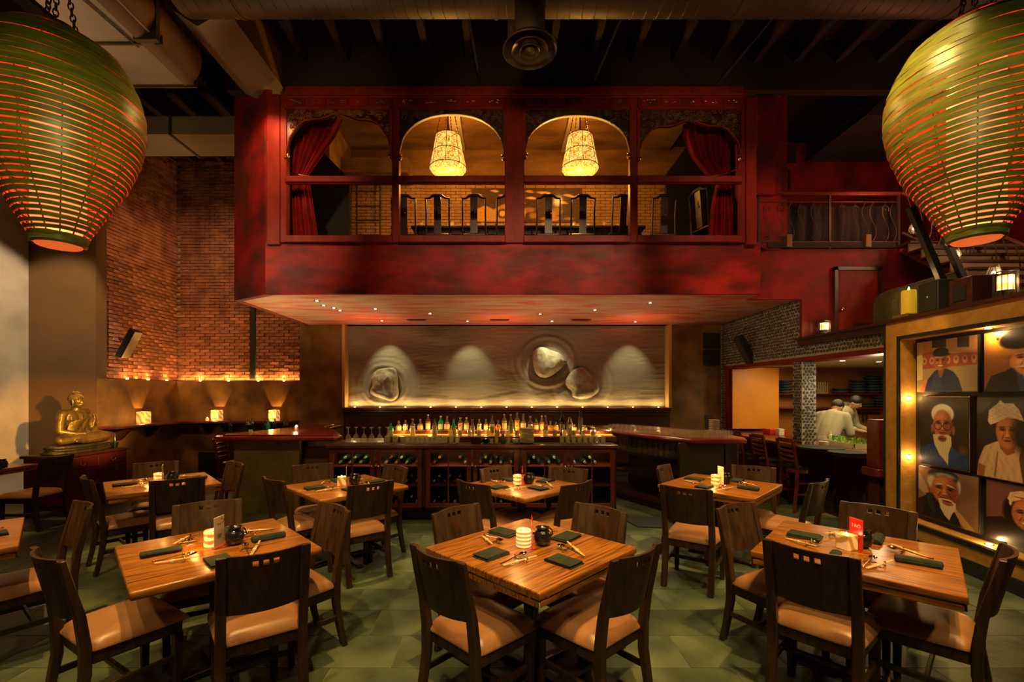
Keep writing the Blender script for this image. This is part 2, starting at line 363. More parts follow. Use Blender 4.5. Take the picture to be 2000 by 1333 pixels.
m_lettr = mat('red_print', (.55, .03, .03), .6)
m_lettd = mat('grey_print', (.10, .08, .06), .6)
def beadmat(name, c1, c2, scale, strength):
    m = bpy.data.materials.new(name); m.use_nodes = True; nt = m.node_tree; N = nt.nodes; L = nt.links; b = N['Principled BSDF']
    tc = N.new('ShaderNodeTexCoord'); v = N.new('ShaderNodeTexVoronoi'); v.inputs['Scale'].default_value = scale; L.new(tc.outputs['Object'], v.inputs[0])
    n = N.new('ShaderNodeTexNoise'); n.inputs['Scale'].default_value = scale * .35; L.new(tc.outputs['Object'], n.inputs[0])
    mx = N.new('ShaderNodeMath'); mx.operation = 'MULTIPLY'; L.new(v.outputs[0], mx.inputs[0]); L.new(n.outputs[0], mx.inputs[1])
    rp = N.new('ShaderNodeValToRGB'); L.new(mx.outputs[0], rp.inputs[0]); rp.color_ramp.elements[0].color = (*c2, 1); rp.color_ramp.elements[1].color = (*c1, 1); rp.color_ramp.elements[0].position = .12; rp.color_ramp.elements[1].position = .38
    L.new(rp.outputs[0], b.inputs['Base Color']); L.new(rp.outputs[0], b.inputs['Emission Color']); b.inputs['Emission Strength'].default_value = strength; b.inputs['Roughness'].default_value = .4
    return m
def glowmat(name, c1, c2, wave, strength, bands='Z', dist=4):
    """translucent stone lit from inside by a candle"""
    m = bpy.data.materials.new(name); m.use_nodes = True; nt = m.node_tree; N = nt.nodes; L = nt.links; b = N['Principled BSDF']
    tc = N.new('ShaderNodeTexCoord'); wv = N.new('ShaderNodeTexWave'); wv.bands_direction = bands; wv.inputs['Scale'].default_value = wave
    wv.inputs['Distortion'].default_value = dist; wv.inputs['Detail'].default_value = 2; wv.inputs['Detail Scale'].default_value = 1
    L.new(tc.outputs['Object'], wv.inputs[0]); rp = N.new('ShaderNodeValToRGB'); L.new(wv.outputs[1], rp.inputs[0])
    rp.color_ramp.elements[0].color = (*c1, 1); rp.color_ramp.elements[1].color = (*c2, 1); rp.color_ramp.elements[0].position = .25; rp.color_ramp.elements[1].position = .7
    L.new(rp.outputs[0], b.inputs['Base Color']); L.new(rp.outputs[0], b.inputs['Emission Color']); b.inputs['Emission Strength'].default_value = strength
    b.inputs['Roughness'].default_value = .3
    MATS[name] = m; return m
m_cstripe = glowmat('striped_candle_glass', (.62, .22, .02), (1, .72, .36), 14, .42, 'Z', .3)
m_cband = glowmat('banded_onyx', (.75, .10, .015), (1, .45, .13), 9, .75, 'Z', 3.5)
m_conyx = glowmat('veined_onyx', (.50, .22, .03), (.95, .55, .18), 7, .20, 'DIAGONAL', 5)
m_alab = glowmat('veined_alabaster', (.55, .22, .03), (1, .50, .13), 5, .42, 'DIAGONAL', 6)
m_shade = beadmat('beaded_lamp_shade', (.42, .12, .005), (1, .60, .13), 42, .80)
# ------------------------------------------------------------------ floor
fl = struct(MB().bb(-9.0, 8.5, -1.5, 11.0, -.06, -.0035).build('floor', m_grout))
tile_mesh = {}
def slate(w, d, k):
    key = (round(w, 3), round(d, 3), k)
    if key not in tile_mesh:
        r = random.Random(k); mb = MB()
        g = .0028; n = 3
        vs = []
        for j in range(n + 1):
            for i in range(n + 1): vs.append((-w / 2 + g + (w - 2 * g) * i / n, -d / 2 + g + (d - 2 * g) * j / n, r.uniform(-.0012, .0012)))
        mb.v = vs; mb.f = [(j * 4 + i, j * 4 + i + 1, j * 4 + 5 + i, j * 4 + 4 + i) for j in range(3) for i in range(3)]; mb.mi = [0] * 9
        ring = [0, 1, 2, 3, 7, 11, 15, 14, 13, 12, 8, 4]; b = len(vs)
        mb.v += [(vs[i][0], vs[i][1], -.014) for i in ring]
        mb.f += [(ring[q], b + q, b + (q + 1) % 12, ring[(q + 1) % 12]) for q in range(12)]; mb.mi += [0] * 12
        o = mb.build('slate_tile', m_slate, fl, smooth=False); tile_mesh[key] = o.data
        return o
    o = bpy.data.objects.new('slate_tile', tile_mesh[key]); C.objects.link(o); o.parent = fl
    return o
yy = 1.30; row = 0
rest = MB(); ntile = 0
while yy < 9.7:
    d = .376
    xx = -9.0 + (row * .37) % .62; ww = .62
    while xx < 8.2:
        cx, cy = xx + ww / 2, yy + d / 2
        vis = abs(cx) < cy * 1.2 + .4 and -8.1 < cx < 4.6
        if vis and cy < 6.1 and ntile < 298:
            o = slate(ww, d, rnd.randrange(6)); o.location = (cx, cy, 0); ntile += 1
        elif vis or cy < 3:
            rest.box((cx, cy, -.007), (ww - .006, d - .006, .013))
        xx += ww
    yy += d; row += 1
stuff(rest.build('slate_tile', m_slate, fl))
# ------------------------------------------------------------------ left wall, back wall, pillar
struct(MB().bb(-9, 8.5, 10.6, 10.7, -.05, 7.2).build('wall_rear', m_dark))
struct(MB().bb(-8.35, -8.15, .2, 7.95, -.01, 7.2).build('wall_left_beige', m_beige))
struct(MB().bb(-8.15, -7.0, 7.78, 8.0, -.01, 7.2).build('wall_pillar', m_pillar))
bl = struct(MB().bb(-7.3, -7.13, 7.9, 10.0, 1.7, 7.1).build('wall_left', m_mortar))
bb_ = struct(MB().bb(-7.13, -4.2, 9.88, 10.0, 1.7, 7.1).build('wall_back', m_mortar))
BL, BH = .205, .058; PL, PH = .215, .069
def brickmesh(k, flip=False, mat_=m_brick):
    r = random.Random(k); mb = MB(); mb.box((0, 0, 0), (BL, .05, BH))
    mb.v = [(x + r.uniform(-.004, .004), y + (r.uniform(-.008, .004) if y < 0 else 0), z + r.uniform(-.004, .004)) for x, y, z in mb.v]
    if flip: mb.v = [(-y, x, z) for x, y, z in mb.v]
    return mb
protos = [brickmesh(k).build('brick', m_brick, bb_) for k in range(5)]
protos_l = [brickmesh(k + 9, True).build('brick', m_brick, bl) for k in range(5)]
brest = MB(); lrest = MB(); nb = 0; nl = 0
rowz = 1.80; row = 0
while rowz < 6.72:
    off = (row % 2) * PL / 2
    x = -7.12 + BL / 2 - off + PL * .5
    while x < -4.3:
        proud = rnd.uniform(-.008, .010)
        if rowz > 1.93 and nb < 290:
            k = rnd.randrange(5)
            if nb < 5: o = protos[nb]
            else: o = bpy.data.objects.new('brick', protos[k].data); C.objects.link(o); o.parent = bb_
            o.location = (x, 9.865 - proud, rowz); nb += 1
        else:
            m = brickmesh(rnd.randrange(40)); brest._add([(a + x, b + 9.865 - proud, c + rowz) for a, b, c in m.v], m.f)
        x += PL
    y = 7.92 + BL / 2 + (PL / 2 if row % 2 else 0)
    while y < 9.86:
        proud = rnd.uniform(-.008, .010)
        if rowz > 1.93 and nl < 290:
            if nl < 5: o = protos_l[nl]
            else: o = bpy.data.objects.new('brick', protos_l[rnd.randrange(5)].data); C.objects.link(o); o.parent = bl
            o.location = (-7.115 + proud, y, rowz); nl += 1
        else:
            m = brickmesh(rnd.randrange(40), True); lrest._add([(a - 7.115 + proud, b + y, c + rowz) for a, b, c in m.v], m.f)
        y += PL
    rowz += PH; row += 1
stuff(brest.build('brick', m_brick, bb_)); stuff(lrest.build('brick', m_brick, bl))
# low ochre parapet with hidden lamps behind its top
struct(MB().bb(-7.12, -6.99, 7.8, 9.72, 0, 1.96).build('wall_left_low', m_ochre))
struct(MB().bb(-6.99, -4.36, 9.70, 9.82, 0, 1.96).build('wall_back_low', m_ochre))
for i, (x, y) in enumerate([(-7.055, 8.0), (-7.055, 8.5), (-7.055, 9.0), (-7.055, 9.5)] + [(X(px, 9.85), 9.84) for px in (392, 447, 505, 555)]):
    b = MB().cyl((0, 0, 0), .022, .03, 10).build('cup_light', m_ledstrip); b.location = (x, y, 1.965)
    tag(b, 'tiny uplight on the brick-wall parapet, %s' % ('nearest the pillar', 'second from the pillar', 'third from the pillar', 'just before the corner', 'just after the corner', 'second after the corner', 'third after the corner', 'nearest the ochre pier')[i], 'light', 'uplights along the brick parapet')
    if x > -7: lamp('POINT', (x, y - .05, 2.06), 1.5, (1, .50, .16), size=.02)
    else: lamp('POINT', (x + .04, y, 2.06), 1.5, (1, .50, .16), size=.02)
# piers and sand panel
struct(MB().bb(-4.36, -3.42, 9.70, 9.95, 0, 3.2).build('wall_pier_left', m_ochre))
struct(MB().bb(3.57, 4.66, 9.70, 9.95, 0, 3.2).build('wall_pier_right', m_ochre))
struct(MB().bb(-3.42, 3.57, 9.97, 10.05, 0, 3.2).build('wall_back_centre', m_sand))
for zz in (2.66, 2.30):
    g = MB().bb(4.28, 4.62, 9.66, 9.70, zz, zz + .33).build('wall_speaker_grille', m_black)
    tag(g, 'square dark grille set in the ochre pier, ' + ('upper one' if zz > 2.5 else 'lower one'), 'grille')
# sculpted plaster relief with ridges around the three boulders
W0, W1, H0, H1 = -3.41, 3.56, 1.41, 3.17
ST = [(X(750, 9.8), Z(752, 9.8), .42), (X(1070, 9.8), Z(706, 9.8), .5), (X(1138, 9.8), Z(750, 9.8), .45)]
def relief(u, v):
    x = lerp(W0, W1, u); z = lerp(H0, H1, v); h = 0
    for (sx, sz, r) in ST:
        d = math.hypot(x - sx, (z - sz) * 1.1)
        h += -.045 * math.exp(-((d / (r * .75)) ** 4))
        h += .012 * math.cos(d * 42) * math.exp(-((d - r) / .25) ** 2)
        h += .03 * math.exp(-((d - r * 1.15) / .06) ** 2)
    wv = 1.66 + .07 * math.sin(x * 1.7) + .03 * math.sin(x * 4.1 + 1)
    h += .018 / (1 + math.exp((z - wv) * 60))
    if x > 3.0: h += .010 * (1 if (z * 9) % 1 < .12 else 0)
    h += .022 * noise.noise(Vector((x * 1.3, z * 3.2, 2))) + .007 * noise.noise(Vector((x * 4, z * 22, 5)))
    return (x, 9.90 - h, z)
pan = MB().sheet(relief, 300, 100).build('sand_relief_panel', m_sand, smooth=True, angle=80)
tag(pan, 'long sand-coloured plaster relief with raked swirls behind the bar', 'wall panel')
for x0, x1 in ((-3.44, -3.38), (3.53, 3.59)):
    t = MB().bb(x0, x1, 9.66, 9.9, 1.40, 3.17).build('trim_1', mat('reveal' + str(x0), (.55, .34, .12), .6)); struct(t)
def boulder(name, pts, dep, loc, label, sd):
    """outline (x,z) inflated to a rounded rock"""
    mb = MB(); n = 44; rings = 14
    vs = []
    P = [Vector((a, b, 0)) for a, b in pts]
    per = []
    for i in range(n):
        t = i / n * len(P); k = int(t); f = t - k
        p0, p1, p2, p3 = P[(k - 1) % len(P)], P[k % len(P)], P[(k + 1) % len(P)], P[(k + 2) % len(P)]
        per.append(.5 * ((2 * p1) + (p2 - p0) * f + (2 * p0 - 5 * p1 + 4 * p2 - p3) * f * f + (3 * p1 - p0 - 3 * p2 + p3) * f ** 3))
    cx = sum((p.x for p in per)) / n; cz = sum((p.y for p in per)) / n
    for j in range(rings):
        t = j / (rings - 1); s_ = math.cos(t * PI / 2) ** .55 if j < rings - 1 else .02; dd = math.sin(t * PI / 2) ** .9
        for p in per:
            x = cx + (p.x - cx) * s_; z = cz + (p.y - cz) * s_
            q = noise.noise(Vector((x * 4 + sd, z * 4, dd * 2))) * .07 + noise.noise(Vector((x * 13, z * 13 + sd, dd * 3))) * .02
            facet = .12 * max(0, (z - cz)) / .3 * dd
            vs.append((x + q * .5, -(dd * dep * (1 - facet * .6)) - q * (dd > .1) + .03, z + q * .4))
    fs = [(j * n + i, j * n + (i + 1) % n, (j + 1) * n + (i + 1) % n, (j + 1) * n + i) for j in range(rings - 1) for i in range(n)]
    fs.append(tuple((rings - 1) * n + i for i in range(n))); fs.append(tuple(range(n))[::-1])
    mb._add(vs, fs); o = mb.build(name, m_stone, smooth=True, angle=80); o.location = loc
    return tag(o, label, 'boulder', 'boulders in the sand relief')
s = 9.75 / F
def pp(cx, cy, L): return [((a - cx) * s, -(b - cy) * s) for a, b in L]
boulder('boulder', pp(750, 752, [(727, 733), (740, 722), (760, 719), (774, 724), (777, 750), (778, 776), (765, 784), (745, 778), (724, 767), (728, 752)]), .24, at(750, 752, 9.86), 'upright pale boulder standing alone in the sand relief', 1)
boulder('boulder', pp(1070, 706, [(1041, 690), (1048, 679), (1060, 678), (1085, 689), (1109, 703), (1104, 713), (1080, 733), (1063, 738), (1047, 730), (1041, 712)]), .28, at(1070, 706, 9.86), 'wedge-shaped pale boulder, the higher of the paired rocks', 5)
boulder('boulder', pp(1138, 750, [(1106, 740), (1118, 724), (1135, 718), (1152, 728), (1166, 752), (1170, 764), (1155, 776), (1128, 780), (1118, 775), (1117, 762), (1106, 752)]), .28, at(1138, 750, 9.86), 'darker rounded boulder, the lower of the paired rocks', 9)
# ledge moulding and mahogany backboard under the panel
lg = thing('back_ledge', 'mahogany ledge moulding and panelled board below the sand relief', 'ledge', (0, 9.7, 0))
MB().bb(-3.42, 3.57, -.10, .10, 1.345, 1.40).build('ledge_top', m_mah, lg, bevel=.01)
MB().bb(-3.42, 3.57, -.05, .12, 1.30, 1.345).build('moulding', m_mah, lg, bevel=.008)
MB().bb(-3.42, 3.57, .0, .14, .2, 1.30).build('backboard', m_mahd, lg)
for i in range(6):
    x0 = -3.35 + i * 1.155
    MB().bb(x0, x0 + 1.09, -.02, .0, .6, 1.22).build('panel', m_mahd, lg, bevel=.01)
for i in range(13):
    x = -3.2 + i * .545
    b = MB().cyl((0, 0, 0), .015, .012, 8).build('cup_light', m_ledstrip); b.location = (x, 9.76, 1.40)
    tag(b, 'tiny uplight at the foot of the sand relief, number %s from the statue side' % ('one two three four five six seven eight nine ten eleven twelve thirteen'.split()[i]), 'light', 'uplights along the relief ledge')
    lamp('POINT', (x, 9.74, 1.46), .9, (1, .68, .30), size=.015)
# wooden drinks ledge along both walls, with brackets
dl = thing('drinks_ledge', 'mahogany drinks ledge on brackets running round the low ochre wall', 'ledge', (0, 0, 0))
MB().prism([(-6.99, 7.8), (-6.64, 7.8), (-6.64, 9.35), (-4.38, 9.35), (-4.38, 9.70), (-6.99, 9.70)], 1.08, 1.13).build('ledge_top', m_mah, dl, bevel=.012, seg=2)
for (x, y, r) in ((-6.8, 8.2, 1), (-6.8, 8.9, 1), (-6.3, 9.55, 0), (-5.9, 9.55, 0), (-4.9, 9.55, 0)):
    mb = MB()
    if r: mb.prism([(-6.99, 1.08), (-6.74, 1.08), (-6.76, 1.02), (-6.92, .86), (-6.99, .84)], y - .03, y + .03, 'y')
    else: mb.prism([(9.70, 1.08), (9.45, 1.08), (9.47, 1.02), (9.62, .86), (9.70, .84)], x - .03, x + .03, 'x')
    mb.build('bracket', m_mahd, dl, bevel=.006)
# alabaster candle lamps on the ledge
for (px, py, x, y, lb) in ((290, 812, -6.8, 8.68, 'glowing square alabaster lamp on the drinks ledge nearest the statue'),
                           (418, 808, X(418, 9.5), 9.5, 'glowing square alabaster lamp midway on the drinks ledge'),
                           (531, 808, X(531, 9.5), 9.5, 'glowing square alabaster lamp on the drinks ledge by the ochre pier')):
    t = thing('candle_lamp', lb, 'lamp', (x if px > 300 else -6.89, y + (.10 if px > 300 else 0), 1.131), 0, 'alabaster lamps on the drinks ledge')
    if px > 300: y += .10
    else: x = -6.89
    mb = MB()
    for a in range(4):
        mb.M = Matrix.Rotation(a * PI / 2, 4, 'Z'); mb.box((0, .075, .11), (.16, .012, .22))
    mb.M = None; mb.build('alabaster_shade', m_alab, t)
    MB().box((0, 0, .006), (.15, .15, .012)).build('base', m_mahd, t)
    MB().cyl((0, 0, .012), .03, .05).build('candle', m_wax, t)
    lamp('SPOT', (x, y, 1.20), 15, (1, .52, .18), (x + (-.10 if px < 300 else 0), y + (0 if px < 300 else .10), 1.9), size=.008, cone=60, blend=.25)
    lamp('POINT', (x + (.14 if px < 300 else 0), y - .14, 1.25), 1.6, (1, .5, .18), size=.04)
v = thing('votive_candle', 'small votive candle beside the middle alabaster lamp', 'candle', (X(406, 9.5), 9.48, 1.131)); MB().cyl((0, 0, 0), .03, .05).build('glass_cup', m_cband, v); MB().sphere((0, 0, .06), .012).build('flame', m_flame, v)
# wall speakers
def speaker(loc, rz, tilt, lb, arm):
    t = thing('wall_speaker', lb, 'speaker', loc, rz)
    mb = MB(); mb.M = Matrix.Rotation(tilt, 4, 'Y'); mb.box((0, 0, 0), (.11, .20, .56)); mb.build('cabinet', m_black, t, bevel=.01)
    mb = MB(); mb.M = Matrix.Rotation(tilt, 4, 'Y'); mb.box((.062, 0, 0), (.014, .18, .53)); mb.build('grille', m_steel, t)
    MB().tube([(-.04, 0, .05), arm], .018).build('wall_bracket', m_black, t)
speaker((-6.9, 8.35, 2.62), 0, R(28), 'slim black speaker tilted off the brick wall', (-.20, 0, .10))
speaker(tuple(at(1455, 683, 8.55)), PI, R(28), 'slim black speaker tilted off the pebble wall', (-.20, 0, .10))

# ------------------------------------------------------------------ ceiling, joists, ducts
struct(MB().bb(-9, 8.5, -1.5, 11, 7.05, 7.15).build('ceiling', m_ceil))
for i, x in enumerate([-8.0 + .62 * k for k in range(27)]):
    struct(MB().bb(x, x + .09, 1.0 if x > -3.6 else 5.0, 7.2 if -4.3 < x < 6.4 else 10.5, 6.72, 7.05).build('ceiling_joist', m_joist))
struct(MB().bb(-4.2, 8.4, 6.86, 7.0, 6.3, 7.05).build('ceiling_header', m_ceil))
struct(MB().bb(-3.97, -3.34, 5.45, 6.95, 6.32, 7.04).build('ceiling_beam', [m_beamgold]))
# plain V-shaped underside of that beam
struct(MB().prism([(-3.98, 6.32), (-3.32, 6.32), (-3.68, 6.12)], 5.45, 6.95, 'y').build('ceiling_beam_casing', m_ductpale))
# spiral duct with diffuser
du = thing('spiral_duct', 'long round spiral-seamed air duct crossing under the ceiling', 'duct', (0, 5.0, 6.35))
MB().cyl((-3.6, 0, 0), .40, 11.8, 40, 'x').build('duct_tube', m_duct, du, smooth=True)
mb = MB(); pts = []
n = 1500
for i in range(n):
    a = i * .35; pts.append((-3.6 + 11.8 * i / n, .402 * math.cos(a), .402 * math.sin(a)))
stuff(mb.tube(pts, .006, 4).build('spiral_seam', m_duct, du))
for x in (-3.0, -.1, 2.6, 5.0): MB().cyl((x, 0, 0), .412, .04, 32, 'x').build('joint_band', m_duct, du, smooth=True)
df = thing('round_diffuser', 'round metal air diffuser with nested cones hanging from the spiral duct', 'diffuser', (.29, 4.95, 5.45))
MB().cyl((0, 0, .10), .166, .60, 28).build('neck', m_duct, df, smooth=True)
m_dif = mat('diffuser_metal', (.07, .05, .028), .35, metal=.8)
mb = MB().lathe([(.17, .12), (.19, .08), (.27, .045), (.300, .0), (.292, -.008), (.262, .03), (.18, .065)], seg=36, cap=False); mb.build('outer_cone', m_dif, df, smooth=True)
for r0, r1, z0 in ((.13, .205, -.005), (.065, .115, -.012)):
    MB().lathe([(r0 * .7, z0 + .06), (r0, z0 + .04), (r1, z0), (r1 - .006, z0 - .006), (r0 - .01, z0 + .032)], seg=32, cap=False).build('inner_cone', m_dif, df, smooth=True)
MB().lathe([(0, .03), (.05, .02), (.06, -.01), (.03, -.02), (0, -.02)], seg=20).build('centre_boss', m_dif, df, smooth=True)
# rectangular trunk at left, with flanges
td = thing('rectangular_duct', 'pale rectangular air duct with flanged joints beside the hanging lantern', 'duct')
segs = [(2.6, 3.7), (3.7, 4.6), (4.6, 5.35), (5.35, 6.1)]
for a, b in segs:
    x0 = lerp(-4.6, -5.05, (a - 2.6) / 3.5)
    MB().bb(x0 - .08, x0 + .80, a + .01, b - .01, 5.85, 6.4).build('duct_section', m_ductpale, td)
    MB().bb(x0 - .11, x0 + .83, b - .012, b + .012, 5.82, 6.43).build('flange', m_duct, td)
MB().tube([(-4.5, 3.4, 5.83), (-4.35, 5.4, 5.83)], .012).build('conduit', m_chrome, td)
od = td
MB().prism([(-4.3, 6.05)] + [(-4.22 + .23 * math.cos(a) + .0, 6.1 + .32 * math.sin(a)) for a in [PI * k / 10 - PI / 2 for k in range(0, 11)]] + [(-4.3, 6.42)], 4.7, 6.0, 'y').build('rounded_branch', m_beamgold, od, smooth=True)
MB().bb(-4.25, -3.985, 5.2, 5.26, 5.77, 6.45).build('band', m_duct, od)
hd = thing('ceiling_duct', 'pale square duct crossing below the joists above the brick corner', 'duct')
MB().bb(-7.1, -4.2, 7.6, 8.3, 6.05, 6.35).build('duct_body', m_ductpale, hd)
MB().bb(-5.6, -5.56, 7.58, 8.32, 6.03, 6.37).build('flange', m_duct, hd)
ct = thing('cable_tray', 'perforated steel cable tray under the ceiling at the lantern chains', 'tray')
MB().bb(-5.6, -3.5, 4.05, 4.12, 5.3, 5.35).build('tray', m_duct, ct)
for x in (-5.2, -4.4, -3.7): MB().tube([(x, 4.08, 5.34), (x, 4.08, 7.05)], .01).build('hanger_rod', m_duct, ct)
for a, b in (((-.55, 5.6, 7.04), (-.35, 6.84, 6.40)), ((1.75, 5.6, 7.04), (1.35, 6.84, 6.36)), ((3.9, 5.6, 7.04), (3.1, 6.8, 6.20))):
    r = MB().tube([a, b], .02).build('hanger_rod', m_black); tag(r, 'thin black rod slanting from ceiling to balcony header, ' + ('near the diffuser' if b[0] < 0 else 'middle one' if b[0] < 2 else 'near the iron railing'), 'rod', 'slanting ceiling rods')

# ------------------------------------------------------------------ balcony
poly = [(-3.52, 6.75), (-4.21, 7.19), (-4.21, 9.70), (4.63, 9.70), (4.63, 7.08), (3.80, 7.08), (3.80, 6.75)]
struct(MB().prism(poly, 3.17, 3.93).build('ceiling_soffit', m_soffit))
struct(MB().bb(-3.53, 3.81, 6.70, 6.75, 3.165, 3.95).build('wall_balcony_front', m_redgrey, bevel=.01))
# angled left return and side wall
struct(MB().prism([(-3.53, 6.70), (-4.25, 7.16), (-4.18, 7.22), (-3.46, 6.78)], 3.165, 6.36).build('wall_balcony_return', m_redplaster))
struct(MB().bb(-4.25, -4.15, 7.18, 9.9, 3.165, 7.05).build('wall_balcony_left', m_redplaster))
struct(MB().bb(3.80, 4.30, 7.02, 7.10, 3.93, 6.3).build('wall_balcony_right', m_redplaster))
# room behind
struct(MB().prism([(-3.50, 6.80), (-4.14, 7.22), (-4.14, 9.82), (4.3, 9.82), (4.3, 7.2), (3.8, 6.80)], 3.93, 3.96).build('floor_balcony', m_mahd))
wb = struct(MB().bb(-4.15, 4.3, 9.82, 9.95, 3.93, 7.05).build('wall_balcony_rear', m_gplaster))
mb = MB(); z = 4.0; row = 0
while z < 6.25:
    x = -3.3 + (row % 2) * .11
    while x < 3.5:
        mb.box((x, 9.815 - rnd.uniform(0, .008), z), (.2 + rnd.uniform(-.008, .008), .02, .056)); x += .216
    z += .068; row += 1
stuff(mb.build('brick', m_obrick, wb))
struct(MB().bb(-4.15, 4.3, 9.70, 9.82, 6.30, 6.38).build('trim_2', m_gplaster, bevel=.02))
for i in range(5):
    y = 7.2 + i * .53
    p = MB().bb(-3.5, 3.6, y, y + .515, 6.98, 7.03).build('ceiling_board', m_gplaster); struct(p)
struct(MB().bb(-1.05, -.82, 7.1, 9.8, 6.92, 6.99).build('ceiling_batten', m_beige))
struct(MB().bb(1.25, 1.48, 7.1, 9.8, 6.92, 6.99).build('ceiling_batten', m_beige))
struct(MB().bb(-4.1, -3.3, 8.6, 9.82, 3.95, 7.0).build('wall_balcony_niche_left', m_gplaster))
struct(MB().prism([(3.15, 3.96), (4.25, 3.96), (4.25, 6.95), (3.9, 6.95), (3.15, 5.95)], 8.75, 8.85, 'y').build('wall_balcony_dark_right', m_dark))  # flat near-black sheet across the right end of the room
struct(MB().bb(-3.32, -1.95, 9.2, 9.8, 6.2, 6.5).build('ceiling_bulkhead', m_gplaster))
struct(MB().prism([(-4.1, 3.96), (-2.88, 3.96), (-2.88, 5.72), (-3.5, 6.35), (-4.1, 6.35)], 8.50, 8.56, 'y').build('wall_balcony_dark_sheet', m_dark))  # flat near-black sheet across the left end of the room
struct(MB().bb(X(490, 9.84), X(500, 9.84), 9.80, 9.86, 1.97, 3.6).build('trim_10', m_dark))
# fixed red posts and rails
def rp(x0, x1, y0, y1, d0=6.66, d1=6.78, name='balcony_post', m=m_redwood):
    o = MB().bb(X(x0, d0), X(x1, d0), d0, d1, Z(y1, d0), Z(y0, d0)).build(name, m, bevel=.008); return struct(o)
for a, b in ((547, 559), (765, 779), (986, 1024), (1231, 1246), (1448, 1460)): rp(a, b, 178, 474)
rp(1458, 1478, 190, 478, 6.62, 6.84); rp(1478, 1514, 186, 380, 6.95, 7.06, m=m_redplaster)
rp(520, 546, 183, 478, 6.66, 6.80)
rp(556, 1452, 168, 184, 6.60, 6.8, 'balcony_header'); rp(556, 1452, 184, 190, 6.63, 6.8, 'balcony_header')
for a, b in ((556, 766), (778, 987), (1023, 1232), (1245, 1450)):
    rp(a, b, 343, 355, 6.63, 6.72, 'balcony_rail'); rp(a, b, 459, 473, 6.63, 6.74, 'balcony_rail'); rp(a, b, 355, 359, 6.66, 6.70, 'balcony_rail', m_redplaster)
# carved arches
def scroll(mb, cx, cz, r, y, sgn, turns=1.4, t0=0, tr=.006):
    pts = []
    for i in range(11):
        a = t0 + sgn * turns * 2 * PI * i / 10; q = r * (1 - .8 * i / 10); pts.append((cx + q * math.cos(a), y, cz + q * math.sin(a)))
    mb.tube(pts, tr, 4)
m_carve = mat('gilt_dark_carving', (.060, .030, .010), .5, var=(.13, .075, .02), vscale=14)
def arch(i, x0, x1, kind, lb):
    D0 = 6.68; a0, a1 = X(x0, D0), X(x1, D0); cx = (a0 + a1) / 2; hw = (a1 - a0) / 2
    t = thing('carved_arch', lb, 'carved screen', (cx, D0, 0), 0, 'carved arches over the balcony bays')
    zt = Z(190, D0); zm = Z(214, D0); za = Z((226, 224, 226, 240)[i], D0); zs = Z((300, 303, 300, 305)[i], D0)
    # frieze of five small panels
    MB().bb(-hw, hw, -.03, .06, zm, zt).build('frieze', m_redwood, t)
    for k in range(5):
        x = -hw + (k + .5) * 2 * hw / 5; pnl = MB().bb(x - hw / 5 + .02, x + hw / 5 - .02, -.045, -.03, zm + .03, zt - .03).build('frieze_panel', m_redplaster, t, bevel=.006)
        c = MB()
        for q in range(6): c.sphere((x + rnd.uniform(-.08, .08), -.048, (zm + zt) / 2 + rnd.uniform(-.025, .025)), (rnd.uniform(.012, .03), .006, .008), 6, 4)
        c.build('gilt_motif', m_gold if i in (1, 3) else m_carve, pnl)
    # arch board
    mb = MB(); n = 28; top = []; bot = []
    for k in range(n + 1):
        u = -1 + 2 * k / n; z = zs + (za - zs) * math.sqrt(max(0, 1 - abs(u) ** 2.3))
        if i in (0, 3): z += .03 * math.cos(u * 9) * (abs(u) < .85)
        top.append((u * hw, zm)); bot.append((u * hw, min(z, zm - .03)))
    for y in (-.02, .04):
        mb._add([(p[0], y, p[1]) for p in top] + [(p[0], y, p[1]) for p in bot], [(k, k + 1, n + 2 + k, n + 1 + k) for k in range(n)])
    mb._add([(p[0], -.02, p[1]) for p in bot] + [(p[0], .04, p[1]) for p in bot], [(k, k + 1, n + 2 + k, n + 1 + k) for k in range(n)])
    mb.build('arch_board', m_mahd, t)
    MB().tube([(p[0], -.02, p[1]) for p in bot], .010, 6).build('arch_edge', (m_carve if i in (1, 2) else m_redwood), t, smooth=True)
    MB().bb(-hw, hw, -.04, -.01, zm - .02, zm + .02).build('moulding', m_redwood, t)
    for sx in (-1, 1):
        MB().bb(sx * hw - .02, sx * hw + .02, -.04, .02, zs - .08, zm).build('side_post', m_redwood, t)
        MB().lathe([(0, -.09), (.018, -.07), (.026, -.04), (.012, -.01), (.02, 0)], (sx * (hw - .03), -.01, zs), 10).build('drop_finial', m_gold, t, smooth=True)
    c = MB(); r = random.Random(i)
    for q in range(150):
        u = r.uniform(-.97, .97); zb = zs + (za - zs) * math.sqrt(max(0, 1 - abs(u) ** 2.3)); z = r.uniform(zb + .02, zm - .03) if zm - zb > .08 else None
        if z is None: continue
        scroll(c, u * hw, z, r.uniform(.018, .045), -.028, r.choice((-1, 1)), r.uniform(.7, 1.3), r.uniform(0, 6), .0055)
    stuff(c.build('carved_scrollwork', m_carve if i != 0 else mat('red_gilt_carving', (.16, .03, .008), .5, var=(.22, .09, .02), vscale=12), t))
for i, (a, b, l) in enumerate(((559, 765, 'carved red arch over the bay holding the gathered curtain and ladder view'), (779, 986, 'carved dark arch with gilt dragons, over the lamp nearer the ladder'),
                               (1024, 1231, 'carved dark arch over the lamp farther from the ladder'), (1246, 1448, 'carved arch with small gilt panels over the bay next to the iron railing'))):
    arch(i, a, b, i, l)
